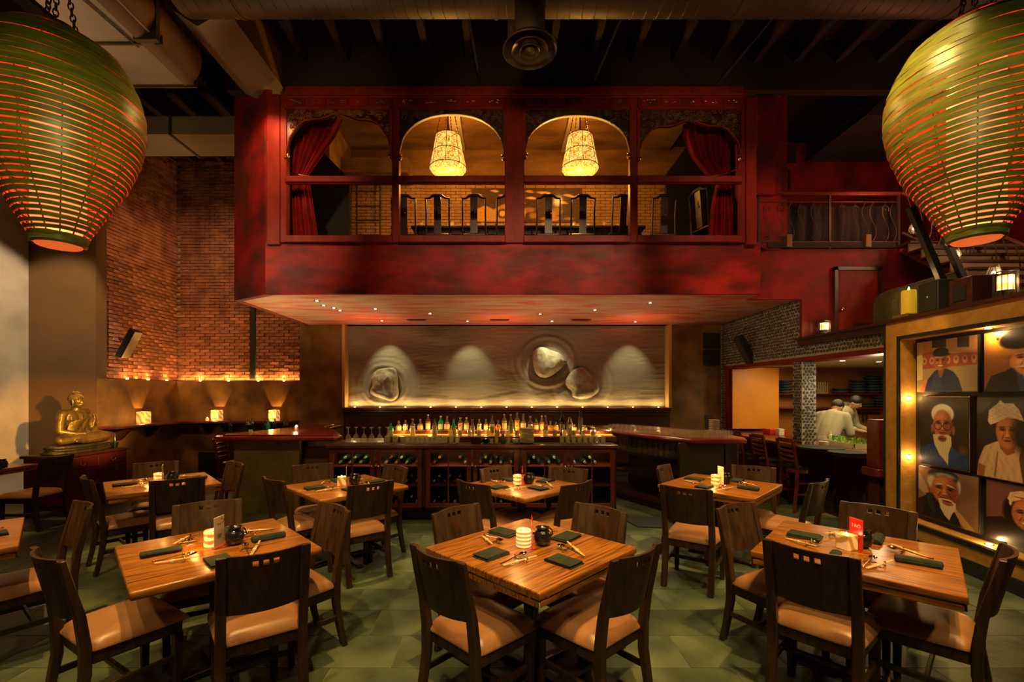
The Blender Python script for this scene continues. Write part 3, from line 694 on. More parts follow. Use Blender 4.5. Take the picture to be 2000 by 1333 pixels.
# curtains
def curtain(side, lb):
    t = thing('curtain', lb, 'curtain', (0, 0, 0), 0, 'velvet curtains of the balcony')
    D = 6.98
    if side < 0:
        key = [(562, 668, 232), (562, 655, 265), (563, 625, 310), (566, 602, 343), (563, 606, 360), (560, 612, 400), (560, 624, 478)]
    else:
        key = [(1333, 1428, 240), (1338, 1428, 268), (1352, 1426, 305), (1382, 1430, 343), (1400, 1430, 358), (1390, 1440, 400), (1382, 1446, 478)]
    def fn(u, v):
        q = v * (len(key) - 1); k = min(int(q), len(key) - 2); f = q - k
        a = [lerp(key[k][j], key[k + 1][j], f) for j in range(3)]
        px = lerp(a[0], a[1], u); w = (a[1] - a[0]) / 110
        d = D + .035 * math.sin(u * 46 + 2 * math.sin(v * 3)) * (.4 + .6 * w) + .02 * math.sin(u * 19 + v * 4)
        p = at(px, a[2], D); return (p.x, d, p.z)
    MB().sheet(fn, 110, 36).build('velvet', m_curtain, t, smooth=True, solid=.004, angle=80)
    if side < 0: p0, p1 = at(560, 334, 6.9), at(604, 345, 6.9)
    else: p0, p1 = at(1388, 344, 6.9), at(1440, 330, 6.9)
    pts = [p0.lerp(p1, k / 8) + Vector((0, -.03 * math.sin(PI * k / 8), -.03 * math.sin(PI * k / 8))) for k in range(9)]
    MB().tube(pts, .014, 6).build('tie_rope', m_gold, t, smooth=True)
curtain(-1, 'crimson velvet curtain gathered by a rope at the ladder end of the balcony')
curtain(1, 'crimson velvet curtain gathered by a rope at the iron railing end of the balcony')
# pendant lamps
def pendant(px, lb):
    x = X(px, 8.0); t = thing('pendant_lamp', lb, 'lamp', (x, 8.0, 0), 0, 'beaded pendant lamps of the balcony')
    z0, z1 = Z(330, 8.0), Z(268, 8.0)
    sh = MB().lathe([(.215, z1), (.25, lerp(z1, z0, .35)), (.29, lerp(z1, z0, .7)), (.325, z0)], seg=32, cap=False).build('lamp_shade', m_shade, t, smooth=True)
    MB().lathe([(.325, z0), (.29, z0 - .05), (.18, z0 - .10), (0, z0 - .12)], seg=32, cap=False).build('beaded_bowl', m_shade, t, smooth=True)
    for r, z in ((.217, z1), (.272, lerp(z1, z0, .52)), (.328, z0)): MB().tube([(r * math.cos(a), r * math.sin(a), z) for a in [2 * PI * k / 24 for k in range(24)]], .006, 5, True).build('wire_hoop', m_iron, sh)
    for k in range(8):
        a = 2 * PI * k / 8; MB().tube([(.218 * math.cos(a), .218 * math.sin(a), z1), (.328 * math.cos(a), .328 * math.sin(a), z0)], .004, 4).build('wire', m_iron, sh)
    MB().tube([(0, 0, z1 - .05), (0, 0, 6.92)], .012).build('stem', m_iron, t)
    MB().cyl((0, 0, 6.88), .09, .035).build('canopy', m_iron, t)
    for k in range(4):
        a = 2 * PI * k / 4 + .4; c = MB(); n = 22
        for j in range(n):
            f = (j + .5) / n; p = Vector((lerp(.21, .07, f) * math.cos(a), lerp(.21, .07, f) * math.sin(a), lerp(z1, 6.9, f))); c.sphere(p, (.006, .012, .022) if j % 2 else (.012, .006, .022), 5, 4)
        c.build('chain', m_gold, t)
pendant(875, 'glowing beaded pendant lamp in the arch nearer the ladder')
pendant(1133, 'glowing beaded pendant lamp in the arch farther from the ladder')
# ladder on the balcony rear wall
ld = thing('wall_ladder', 'dark iron ladder fixed to the balcony rear brick wall', 'ladder', (0, 9.66, 0))
xa, xb = X(697, 9.66), X(742, 9.66)
for x in (xa, xb): MB().tube([(x, 0, 3.96), (x, 0, 6.75)], .018).build('side_rail', m_iron, ld)
for k in range(9): MB().tube([(xa, 0, 4.15 + k * .31), (xb, 0, 4.15 + k * .31)], .013).build('rung', m_iron, ld)
# gold mural
def paint_panel(name, W, H, nx, ny, fn, frame=None):
    """flat print: colours stored on the vertices of a fine grid in local x (width) and z (height)"""
    vs = [(W * (i / nx), 0, H * (1 - j / ny)) for j in range(ny + 1) for i in range(nx + 1)]
    fs = [(j * (nx + 1) + i, (j + 1) * (nx + 1) + i, (j + 1) * (nx + 1) + i + 1, j * (nx + 1) + i + 1) for j in range(ny) for i in range(nx)]
    me = bpy.data.meshes.new(name); me.from_pydata(vs, [], fs)
    U, V = np.meshgrid(np.linspace(0, 1, nx + 1), np.linspace(0, 1, ny + 1)); col = fn(U, V)
    ca = me.color_attributes.new('print', 'FLOAT_COLOR', 'POINT')
    a = np.ones((ny + 1, nx + 1, 4), np.float32); a[..., :3] = np.clip(col, 0, 1); a[..., :3] = np.where(a[..., :3] <= .04045, a[..., :3] / 12.92, ((a[..., :3] + .055) / 1.055) ** 2.4)
    ca.data.foreach_set('color', a.ravel())
    o = bpy.data.objects.new(name, me); C.objects.link(o)
    return o
def printmat(name, rough):
    m = bpy.data.materials.new(name); m.use_nodes = True; N = m.node_tree.nodes; b = N['Principled BSDF']; a = N.new('ShaderNodeVertexColor'); a.layer_name = 'print'
    m.node_tree.links.new(a.outputs[0], b.inputs['Base Color']); b.inputs['Roughness'].default_value = rough; b.inputs['Coat Weight'].default_value = .3; b.inputs['Coat Roughness'].default_value = .12
    return m
m_print = printmat('glossy_print', .35); m_mural = printmat('mural_print', .6)
def ell(U, V, cx, cy, rx, ry, soft=.12, rot=0):
    dx, dy = U - cx, V - cy
    c, s_ = math.cos(rot), math.sin(rot); a = dx * c + dy * s_; b = -dx * s_ + dy * c
    d = np.sqrt((a / rx) ** 2 + (b / ry) ** 2)
    return np.clip((1 + soft - d) / (2 * soft), 0, 1)[..., None]
def poly_mask(U, V, pts):
    ins = np.zeros(U.shape, bool); n = len(pts)
    for i in range(n):
        (x0, y0), (x1, y1) = pts[i], pts[(i + 1) % n]
        if y0 == y1: continue
        c = ((y0 > V) != (y1 > V)) & (U < (x1 - x0) * (V - y0) / (y1 - y0) + x0); ins ^= c
    m = ins.astype(float)
    for _ in range(2): m = (m + np.roll(m, 1, 0) + np.roll(m, -1, 0) + np.roll(m, 1, 1) + np.roll(m, -1, 1)) / 5
    return m[..., None]
def mix(a, col, m): return a * (1 - m) + np.array(col, float) / 255 * m
def streak(U, V, fu, fv, sd):
    r = np.random.RandomState(sd); o = np.zeros(U.shape)
    for k in range(6): o += np.sin(U * fu * r.uniform(.5, 2) * 6.28 + r.uniform(0, 6.28) + 2 * np.sin(V * fv * r.uniform(.5, 2) * 6.28 + r.uniform(0, 6.28)))
    return (o / 6)[..., None]
def mural(U, V):
    a = np.zeros(U.shape + (3,)) + np.array([70, 40, 14]) / 255
    r = np.random.RandomState(4)
    a = mix(a, (225, 165, 80), poly_mask(U, V, [(.02, .98), (.05, .6), (.12, .5), (.2, .62), (.3, .45), (.42, .5), (.5, .7), (.46, 1), (0, 1)]) * .8)
    for k in range(16):
        x, y = r.uniform(.05, .95), r.uniform(.04, .42); a = mix(a, (235, 190, 110), ell(U, V, x, y, .035, .03, .4, r.uniform(-1, 1)) * .85); a = mix(a, (235, 190, 110), ell(U, V, x + .02, y + .03, .03, .012, .4, r.uniform(-1, 1)))
    for k in range(9):
        x = .5 + r.uniform(0, .45); a = mix(a, (200, 140, 60), ell(U, V, x, r.uniform(.6, .95), r.uniform(.02, .07), r.uniform(.03, .12), .3) * .7)
    a = mix(a, (60, 34, 12), ell(U, V, .28, .75, .05, .14, .2)); a = mix(a, (235, 180, 95), ell(U, V, .28, .75, .03, .09, .2))
    return np.clip(a + .06 * streak(U, V, 9, 7, 2), 0, 1)
mu = paint_panel('painted_mural', X(1137, 9.75) - X(921, 9.75), .72, 200, 72, mural); mu.data.materials.append(m_mural); mu.location = (X(921, 9.75), 9.77, Z(433, 9.75))
tag(mu, 'wide gold painting of flying birds and trees behind the balcony table', 'painting')
# yoke-back balcony chairs
def yoke():
    t = thing('yoke_back_chair', '', 'chair')
    MB().box((0, .22, .46), (.46, .44, .04)).build('seat', m_mahd, t, bevel=.01)
    bp = MB()
    for sx in (-1, 1):
        MB().tube([(sx * .20, 0, 0), (sx * .20, 0, .46), (sx * .195, -.02, .8), (sx * .20, -.05, 1.06)], .014).build('rear_leg', m_black, t, smooth=True)
        MB().bar([(sx * .19, .40, 0), (sx * .19, .40, .45)], .035, .035).build('leg', m_black, t)
    MB().tube([(-.21, -.05, 1.05), (-.13, -.055, 1.06), (-.07, -.06, 1.10), (.07, -.06, 1.10), (.13, -.055, 1.06), (.21, -.05, 1.05)], [.014, .018, .026, .026, .018, .014], 8).build('yoke_rail', m_black, t, smooth=True)
    sp = MB().bar([(0, -.0, .48), (0, -.02, .7), (0, -.055, 1.08)], [.13, .115, .12], .014).build('splat', m_mahd, t)
    c = MB()
    for k in range(7): scroll(c, rnd.uniform(-.035, .035), .80 + .02 * k, .02, -.045, rnd.choice((-1, 1)), 1, rnd.uniform(0, 6), .004)
    c.build('carving', m_gold, sp)
    MB().tube([(-.19, .2, .2), (.19, .2, .2)], .012).build('stretcher', m_black, t)
    return freeze(t)
y0 = yoke(); first = True
names = ['first', 'second', 'third', 'fourth', 'fifth', 'sixth', 'seventh', 'eighth']
for i, px in enumerate((789, 855, 926, 993, 1071, 1138, 1216, 1296)):
    o = y0 if i == 0 else dup(y0)
    o.location = (X(px, 7.75), 7.75, 3.961); o.rotation_euler = (0, 0, R((2, 0, -3, 4, 0, -2, 12, 1)[i]))
    o['label'] = 'black yoke-back chair at the balcony table, %s from the ladder' % names[i]; o['group'] = 'chairs at the balcony table'
o = dup(y0, (X(1367, 7.5), 7.5, 3.961), R(-70), 'black yoke-back chair turned sideways beside the balcony curtain', 'chairs at the balcony table')
bt = thing('long_table', 'long black table on the balcony behind the row of chairs', 'table', (.35, 8.55, 3.961))
MB().bb(-2.0, 2.2, -.45, .45, .70, .75).build('tabletop', m_black, bt, bevel=.01)
for x in (-1.9, 2.1):
    for y in (-.38, .38): MB().bb(x - .03, x + .03, y - .03, y + .03, 0, .70).build('leg', m_black, bt)
MB().bb(-1.9, 2.1, -.41, -.39, .60, .70).build('apron', m_mahd, bt)
for i in range(14):
    g = MB().lathe([(.03, 0), (.004, .006), (.004, .07), (.03, .10), (.033, .15)], seg=10, cap=False).build('wine_glass', m_glass, smooth=True); g.location = (-1.5 + i * .28, 8.35 + .1 * (i % 2), 4.712)
    tag(g, 'wine glass on the black balcony table, %s from the ladder end' % ('first second third fourth fifth sixth seventh eighth ninth tenth eleventh twelfth thirteenth fourteenth'.split()[i]), 'glass', 'glasses on the balcony table')
# soffit fittings
for i, (px, py) in enumerate(((619, 588), (733, 604), (840, 613), (746, 627), (913, 628), (1055, 614), (1078, 628), (1162, 606), (1241, 629), (1270, 592), (632, 597), (652, 602), (664, 607))):
    D = 1.465 * F / (HY - py); t = thing('recessed_light', 'small recessed downlight in the red soffit, %s' % ('frontmost at the left corner', 'front, above the wine glasses', 'front, above the green bottles', 'rear, over the lone boulder', 'rear, over the middle', 'front, before the paired boulders', 'rear, over the paired boulders', 'front, right of the paired boulders', 'rear, near the right pier', 'front, near the right end', 'cluster of three, first', 'cluster of three, second', 'cluster of three, third')[i], 'light', (X(px, D), D, 3.165), 0, 'downlights in the soffit')
    MB().lathe([(.028, 0), (.045, 0), (.045, -.006), (.028, -.004)], seg=16, cap=False).build('trim_ring', m_redgrey, t)
    MB().cyl((0, 0, -.004), .024, .004, 12).build('lens', m_bulbp, t)
for px, lb in ((814, 'slotted air vent in the soffit above the bottles nearest the wine glasses'), (976, 'slotted air vent in the soffit near the middle'), (1135, 'slotted air vent in the soffit above the paired boulders')):
    D = 9.0; t = thing('air_vent', lb, 'vent', (X(px, D), D, 3.165))
    MB().bb(-.19, .19, -.05, .05, -.012, -.001).build('frame', m_redgrey, t, bevel=.003)
    for k in range(3): MB().bb(-.16, .16, -.035 + k * .028, -.02 + k * .028, -.016, -.012).build('slot', m_black, t)
# ------------------------------------------------------------------ pebble wall, kitchen opening
pw = struct(MB().prism([(5.40, 2.26), (9.42, 2.26), (9.42, 0), (9.72, 0), (9.72, 3.17), (7.10, 3.17), (7.10, 2.56), (5.40, 2.53)], 4.66, 4.86, 'x').build('wall_right_pebble', m_pgrout))
col = thing('pebble_column', 'square column clad in dark pebbles standing in the kitchen opening', 'column', (4.645, 6.99, .931))
MB().bb(-.105, .105, -.105, .105, 0, 1.25).build('column_core', m_pgrout, col)
def pebbles(region, plane, sp, seed):
    r = random.Random(seed); mb = MB(); (u0, u1, v0, v1, ok) = region
    j = 0; v = v0 + sp / 2
    while v < v1:
        u = u0 + (sp / 2 if j % 2 else 0) + sp / 3
        while u < u1 - sp * .25:
            uu, vv = u + r.uniform(-.11, .11) * sp, v + r.uniform(-.10, .10) * sp
            if ok(uu, vv):
                ra, rb = sp * r.uniform(.40, .50), sp * r.uniform(.36, .44); an = r.uniform(0, PI); h = r.uniform(.010, .018)
                vs = []; n = 8
                for (q, hh) in ((1, 0), (.82, .7)):
                    for k in range(n):
                        a = 2 * PI * k / n; x = ra * q * math.cos(a); y = rb * q * math.sin(a)
                        vs.append((uu + x * math.cos(an) - y * math.sin(an), vv + x * math.sin(an) + y * math.cos(an), h * hh))
                vs.append((uu, vv, h)); fs = [(k, (k + 1) % n, n + (k + 1) % n, n + k) for k in range(n)] + [(n + k, n + (k + 1) % n, 2 * n) for k in range(n)]
                mb._add([plane(*p) for p in vs], fs)
            u += sp
        v += sp * .86; j += 1
    return mb
okw = lambda y, z: (z > 2.30 or y > 9.45) and (y > 7.12 or z < 2.54) and z < 3.16
mb = pebbles((5.42, 9.68, .95, 3.17, okw), lambda u, v, h: (4.66 - h, u, v), .060, 3)
stuff(mb.build('pebble', m_pebble, pw, smooth=True))
for pl, sd in ((lambda u, v, h: (u, -.105 - h, v), 1), (lambda u, v, h: (-.105 - h, u, v), 2), (lambda u, v, h: (.105 + h, u, v), 4)):
    mb = pebbles((-.115, .115, 0, 1.25, lambda a, b: abs(a) < .095), pl, .052, sd)
    stuff(mb.build('pebble', m_pebble, col, smooth=True))
struct(MB().bb(4.60, 4.90, 5.38, 9.46, 2.19, 2.26).build('trim_4', m_redwood, bevel=.006))
struct(MB().bb(4.62, 4.80, 9.30, 9.44, .9, 2.20).build('trim_5', m_redwood, bevel=.006))
# kitchen shell
struct(MB().bb(4.80, 8.4, 9.56, 9.66, 0, 2.4).build('wall_kitchen_rear', m_kwall))
struct(MB().bb(8.3, 8.4, 5.0, 9.6, 0, 2.4).build('wall_kitchen_side', m_kwall))
struct(MB().bb(4.86, 8.4, 5.3, 9.6, 2.24, 2.30).build('ceiling_kitchen', m_kceil))
pn = MB().bb(4.64, 5.58, 9.17, 9.2, .985, 2.22).build('sliding_screen', m_yellow, bevel=.004); tag(pn, 'plain orange-yellow panel filling the far end of the kitchen opening', 'panel')
for x in (5.6, 6.4, 7.2):
    r = MB().cyl((x, 7.6 + .3 * (x - 6), 2.236), .035, .006, 12).build('recessed_light', m_bulb); tag(r, 'small recessed light in the kitchen ceiling, %s' % ('nearest the pebble column' if x < 6 else 'middle' if x < 7 else 'farthest from the column'), 'light', 'kitchen downlights')
def shelf(x0, x1, z, lb):
    t = thing('kitchen_shelf', lb, 'shelf', (0, 9.4, z)); MB().bb(x0, x1, -.16, .16, -.025, 0).build('board', m_mah, t, bevel=.003)
    for x in (x0 + .1, x1 - .1): MB().prism([(.16, -.025), (.0, -.025), (.16, -.12)], x - .01, x + .01, 'x').build('bracket', m_mahd, t)
Z1, Z2 = Z(769, 9.4), Z(796, 9.4)
shelf(5.62, 8.2, Z1, 'upper kitchen shelf carrying the tall stacks of blue-grey plates'); shelf(5.62, 8.2, Z2, 'lower kitchen shelf with cups and short plate stacks')
pl0 = MB().lathe([(.05, 0), (.12, .004), (.15, .022), (.152, .03), (.145, .03), (.11, .016), (0, .012)], seg=18).build('stoneware_plate', m_plateblue, smooth=True)
firstp = True; rr = random.Random(3)
for (px, z, n, lb, grp) in ((1533, Z1, 5, 'between the orange panel and the pebble column', 'plates left of the pebble column'), (1639, Z1, 2, 'low pile next to the wire rack', 'plates in the low upper pile'),
                            (1673, Z1, 5, 'middle tall stack on the upper shelf', 'plates in the middle upper stack'), (1702, Z1, 7, 'tallest stack on the upper shelf', 'plates in the tallest upper stack'),
                            (1724, Z1, 7, 'stack at the frame end of the upper shelf', 'plates in the end upper stack'), (1688, Z2, 2, 'low pile on the lower shelf', 'plates in the low lower pile'), (1718, Z2, 4, 'stack on the lower shelf', 'plates in the lower stack')):
    for k in range(n):
        o = pl0 if firstp else pl0.copy()
        if not firstp: C.objects.link(o)
        firstp = False
        o.location = (X(px, 9.38) + rr.uniform(-.01, .01), 9.36 + rr.uniform(-.01, .01), z + .001 + k * .056 * 1.0); o.scale = (.95, .95, 1.75)
        tag(o, 'blue-grey plate %s, %s' % (('at the bottom', 'second up', 'third up', 'fourth up', 'fifth up', 'sixth up', 'seventh up')[k], lb), 'plate', grp)
wr = thing('wire_rack', 'white wire plate rack on the upper kitchen shelf', 'rack', (X(1604, 9.36), 9.36, Z1))
for k in range(5): MB().tube([(-.09 + k * .045, -.05, .006), (-.09 + k * .045 + .01, -.04, .23), (-.08 + k * .045, .04, .23), (-.09 + k * .045, .05, .006)], .005, 5).build('wire_loop', m_white, wr)
MB().tube([(-.11, -.05, .006), (.11, -.05, .006), (.11, .05, .006), (-.11, .05, .006)], .005, 5, True).build('base_wire', m_white, wr)
for i, px in enumerate((1651, 1662)):
    c = MB().lathe([(.03, 0), (.05, .03), (.055, .11), (.05, .11), (.04, .03), (0, .02)], seg=14).build('white_cup', m_white, smooth=True); c.location = (X(px, 9.36), 9.36, Z2 + .001); tag(c, 'white cup on the lower kitchen shelf, ' + ('nearer the chefs' if i else 'nearer the pebble column'), 'cup', 'white cups on the lower shelf')
mr = thing('knife_rack', 'dark magnetic knife rack with two hanging blades above the host box', 'rack', (X(1700, 9.5), 9.54, Z(808, 9.5)))
MB().bb(-.22, .22, -.02, .0, -.02, .02).build('bar', m_black, mr)
for x in (-.16, -.08): MB().prism([(x, -.0), (x + .035, -.0), (x + .03, -.2), (x, -.16)], -.03, -.022, 'y').build('blade', m_steel, mr)
# sushi counter
sc_ = thing('sushi_counter', 'mahogany counter with dark front panel along the kitchen opening', 'counter', (0, 0, 0))
MB().prism([(4.38, 5.86), (4.38, 9.15), (5.25, 9.15), (5.25, 5.45), (4.68, 5.45), (4.62, 5.64)], .875, .93).build('counter_top', m_mah, sc_, bevel=.012, seg=2)
MB().bb(4.64, 4.70, 5.45, 9.2, 0, .875).build('front_panel', m_mahd, sc_)
for y in (5.55, 6.4, 7.3, 8.2): MB().bb(4.615, 4.64, y, y + .06, 0, .875).build('panel_stile', m_mahd, sc_)
MB().bb(4.60, 4.64, 5.45, 9.1, .0, .16).build('kick_board', m_mahd, sc_)
MB().bb(5.27, 5.33, 5.45, 9.1, 0, .86).build('rear_panel', m_mahd, sc_)
hb = thing('host_box', 'upright reddish wooden box closing the end of the sushi counter', 'partition', (4.56, 5.48, 0))
MB().bb(-.10, .10, -.09, .09, .80, 1.385).build('box_body', m_mah, hb, bevel=.01)
MB().bb(-.13, .14, -.13, .13, .70, .80).build('lip', m_mah, hb, bevel=.008)
MB().bb(-.08, .10, -.08, .09, 0, .70).build('lower_post', m_mahd, hb)
# prep things on the counter
m_platter = mat('matt_charcoal', (.022, .024, .026), .7, spec=.2)
for i, (px, py, D, r, lb) in enumerate(((1603, 867, 6.25, .29, 'large oval charcoal platter next to the pebble column'), (1653, 876, 5.75, .22, 'large oval charcoal platter next to the host box'))):
    o = MB().lathe([(0, .004), (r * .8, .004), (r, .022), (r, .028), (r * .8, .014), (0, .012)], seg=36, sy=.9, cap=False).build('oval_platter', m_platter, smooth=True); o.location = (X(px, D) + .02, D, .931)
    tag(o, lb, 'platter', 'platters on the counter')
tr_ = thing('prep_tray', 'white rectangular tray of herbs at the back of the counter', 'tray', (4.98, 6.55, .931))
mb = MB().bb(-.14, .14, -.3, .3, 0, .015)
for a in ((-.14, -.13, -.3, .3), (.13, .14, -.3, .3), (-.14, .14, -.3, -.29), (-.14, .14, .29, .3)): mb.bb(*a, .015, .07)
mb.build('tray', m_white, tr_)
m_herb = mat('green_herb', (.10, .26, .03), .6, var=(.25, .4, .06), vscale=20)
hb_ = MB(); r = random.Random(5)
for k in range(60):
    p = Vector((r.uniform(-.11, .11), r.uniform(-.27, .27), .07)); q = Vector((r.uniform(-.03, .03), r.uniform(-.03, .03), r.uniform(.03, .08))); hb_.beam(p - q * .4, p + q, .022, .003)
h = stuff(hb_.build('herb_leaves', m_herb)); h.location = (4.98, 6.55, .93); tag(h, 'loose green herb leaves in the white tray on the counter', 'herbs', kind='stuff')
for i in range(4):
    o = MB().sphere((0, 0, .028), (.03, .034, .028), 10, 7).build('lime', m_herb, smooth=True); o.location = (4.86 + .07 * (i % 2), 6.99 - .0 + .07 * (i // 2) - .2, .931); tag(o, 'small green lime beside the white tray, %s' % ('front', 'front, inner', 'rear', 'rear, inner')[i], 'lime', 'limes on the counter')
sb = thing('squeeze_bottle', 'pale squeeze bottle with a nozzle on the sushi counter', 'bottle', (5.02, 7.0 - .05, .931)); MB().lathe([(.032, 0), (.034, .12), (.02, .14)], seg=14).build('body', m_white, sb, smooth=True); MB().lathe([(.016, .14), (.012, .16), (.004, .20)], seg=10).build('nozzle', m_white, sb)
for i in range(4):
    o = MB().lathe([(.02, 0), (.055, .004), (.065, .02), (.06, .02), (0, .01)], seg=16).build('small_white_plate', m_white, smooth=True); o.location = (4.66 + .02, 6.62, .931 + i * .016); tag(o, 'small white plate against the pebble column, %s from the bottom' % ('first', 'second', 'third', 'fourth')[i], 'plate', 'small white plates by the column')
tw = MB().lathe([(.05, 0), (.055, .16), (.045, .17), (0, .17)], seg=16).build('paper_roll', m_paper, smooth=True); tw.location = (5.1, 6.15, .931); tag(tw, 'white paper towel roll standing behind the herb tray', 'paper roll')
bk = MB().bb(-.16, .16, -.12, .12, 0, .10).build('red_menu_stack', m_redcard, bevel=.004); bk.location = (5.15, 8.6, .931); tag(bk, 'red box on the counter under the orange panel edge', 'box')
bk = MB().bb(-.05, .05, -.05, .05, 0, .12).build('white_carton', m_paper, bevel=.004); bk.location = (5.10, 8.35, .931); tag(bk, 'small white and green carton near the pebble column', 'carton')
# people: one continuous body each, skin grown over joints then remeshed
def remeshed(mb, name, m, voxel, smooth_it=4):
    o = mb.build(name, m); md = o.modifiers.new('r', 'REMESH'); md.mode = 'VOXEL'; md.voxel_size = voxel
    if smooth_it: s_ = o.modifiers.new('s', 'SMOOTH'); s_.iterations = smooth_it; s_.factor = .5
    dg = bpy.context.evaluated_depsgraph_get(); me = bpy.data.meshes.new_from_object(o.evaluated_get(dg)); o.modifiers.clear(); old = o.data; o.data = me; bpy.data.meshes.remove(old)
    me.polygons.foreach_set('use_smooth', [True] * len(me.polygons)); me.name = name
    return o
def limb(mb, pts, rs): 
    for i in range(len(pts) - 1):
        a, b = Vector(pts[i]), Vector(pts[i + 1]); n = max(2, int((b - a).length / .02))
        for k in range(n + 1): mb.sphere(a.lerp(b, k / n), lerp(rs[i], rs[i + 1], k / n), 10, 7)
def chef(loc, rz, lean, lb, hat):
    t = thing('person', lb, 'person', loc, rz)   # faces local +y
    def L(x, y, z):    # lean forward about the hips
        a = -lean if z > .95 else 0; dz = z - .95
        return (x, y * math.cos(a) - dz * math.sin(a), .95 + y * math.sin(a) + dz * math.cos(a)) if z > .95 else (x, y, z)
    b = MB()
    for sx in (-1, 1):
        limb(b, [(sx * .10, 0, .92), (sx * .11, .02, .50), (sx * .11, -.01, .09)], [.09, .065, .045]); limb(b, [(sx * .11, -.02, .05), (sx * .12, .14, .035)], [.045, .035])
    limb(b, [(0, 0, .95), L(0, 0, 1.15), L(0, 0, 1.38)], [.13, .12, .10])
    for x in (-.09, .09): limb(b, [L(x * .7, 0, 1.05), L(x, 0, 1.35)], [.10, .10])
    limb(b, [L(0, .01, 1.42), L(0, .03, 1.54)], [.055, .05])
    b.sphere(L(0, .05, 1.62), (.078, .095, .115), 16, 12)
    b.sphere(L(0, .15, 1.60), (.014, .02, .024), 8, 6)
    for sx in (-1, 1):
        b.sphere(L(sx * .078, .04, 1.61), (.012, .022, .03), 8, 6)
        sh = Vector(L(sx * .19, 0, 1.40)); el = Vector(L(sx * .26, .16, 1.18)); ha = Vector((sx * .12, .52, 1.02))
        limb(b, [sh, el, ha], [.062, .048, .032])
        for f in range(4):
            base = ha + Vector((sx * (-.03 + f * .02), .03, 0)); limb(b, [base, base + Vector((0, .045, -.008)), base + Vector((0, .07, -.03))], [.011, .010, .008])
        limb(b, [ha + Vector((-sx * .02, .0, 0)), ha + Vector((-sx * .055, .03, -.01))], [.012, .009])
    body = remeshed(b, 'body', m_skin, .012, 2); body.parent = t
    j = MB()
    limb(j, [(0, 0, .90), L(0, 0, 1.15), L(0, 0, 1.40)], [.155, .145, .125])
    for x in (-.1, .1): limb(j, [L(x * .8, 0, 1.0), L(x, 0, 1.38)], [.12, .115])
    for sx in (-1, 1):
        sh = Vector(L(sx * .19, 0, 1.40)); el = Vector(L(sx * .26, .16, 1.18)); ha = Vector((sx * .12, .52, 1.02)); limb(j, [sh, el, el.lerp(ha, .55)], [.082, .068, .055])
    jk = remeshed(j, 'jacket', m_coat, .016, 3); jk.parent = t
    p = MB()
    for sx in (-1, 1): limb(p, [(sx * .10, 0, .95), (sx * .11, .02, .50), (sx * .11, -.01, .12)], [.105, .08, .065])
    tr = remeshed(p, 'trousers', m_trouser, .02, 2); tr.parent = t
    hh = MB(); hh.sphere(L(0, .035, 1.66), (.092, .105, .10), 16, 10); hp = hh.build('hair' if not hat else 'cap', m_black if not hat else m_coat, t, smooth=True)
    ey = MB()
    for sx in (-1, 1): ey.sphere(L(sx * .03, .135, 1.63), .010, 8, 6)
    ey.build('eyes', m_black, t)
chef((5.35, 7.55, 0), R(-60), R(36), 'chef in a white coat bending over the board, farther from the host box', False)
chef((6.25, 8.55, 0), R(-150), R(26), 'chef in a white coat reaching forward, nearer the host box', False)
wt = MB().bb(5.75, 6.9, 6.4, 7.2, .0, .92).build('work_table', m_steel, bevel=.01); tag(wt, 'steel-sided prep table in front of the two chefs', 'table')
wt = MB().bb(-.4, .4, -.2, .2, 0, .03).build('cutting_board', m_yellow, bevel=.005); wt.location = (6.25, 6.95, .921); tag(wt, 'wooden cutting board under the chefs hands', 'board')

# ------------------------------------------------------------------ mezzanine landing at right
struct(MB().bb(4.62, 8.4, 5.0, 7.10, 2.44, 2.53).build('floor_landing', m_mahd))
struct(MB().bb(4.56, 4.90, 5.33, 7.10, 2.53, 2.56).build('trim_6', m_mahd))
rw = struct(MB().prism([(3.80, 3.165), (4.64, 3.165), (4.64, 2.54), (8.28, 2.54), (8.28, 3.95), (3.80, 3.95)], 7.04, 7.10, 'y').build('wall_right_red', m_redplaster))
struct(MB().bb(4.25, 8.4, 7.2, 8.4, 3.85, 3.95).build('floor_upper', m_mahd))
struct(MB().bb(4.35, 8.4, 8.4, 8.5, 3.95, 6.35).build('wall_upper_red', m_redplaster))
struct(MB().bb(4.35, 4.45, 7.1, 8.4, 3.95, 6.4).build('wall_upper_return', m_redplaster))
struct(MB().bb(8.3, 8.4, 5.0, 8.5, 2.5, 7.0).build('wall_right_far', m_redplaster))
struct(MB().prism([(5.6, 6.0), (8.3, 6.0), (8.3, 7.0), (6.6, 7.0)], 7.0, 8.4, 'y').build('ceiling_slope', m_ceil))
ni = MB().bb(X(1514, 8.35), X(1556, 8.35), 8.36, 8.40, Z(316, 8.35), Z(284, 8.35)).build('wall_niche', m_dark); struct(ni)
vp = thing('lattice_vent', 'square lattice grille low on the upper red wall', 'vent', (X(1530, 8.35), 8.38, Z(350, 8.35)))
for k in range(5):
    MB().bb(-.14, .14, -.015, 0, -.17 + k * .08, -.155 + k * .08).build('bar', m_mahd, vp); MB().bb(-.14 + k * .068, -.125 + k * .068, -.012, .003, -.18, .18).build('bar', m_mahd, vp)
vs_ = MB().lathe([(.05, 0), (.08, .06), (.07, .12), (.09, .16)], seg=14).build('clay_pot', m_redplaster, smooth=True); vs_.location = (X(1524, 8.2), 8.34, Z(313, 8.35)); tag(vs_, 'small clay pot in the dark upper niche', 'pot')
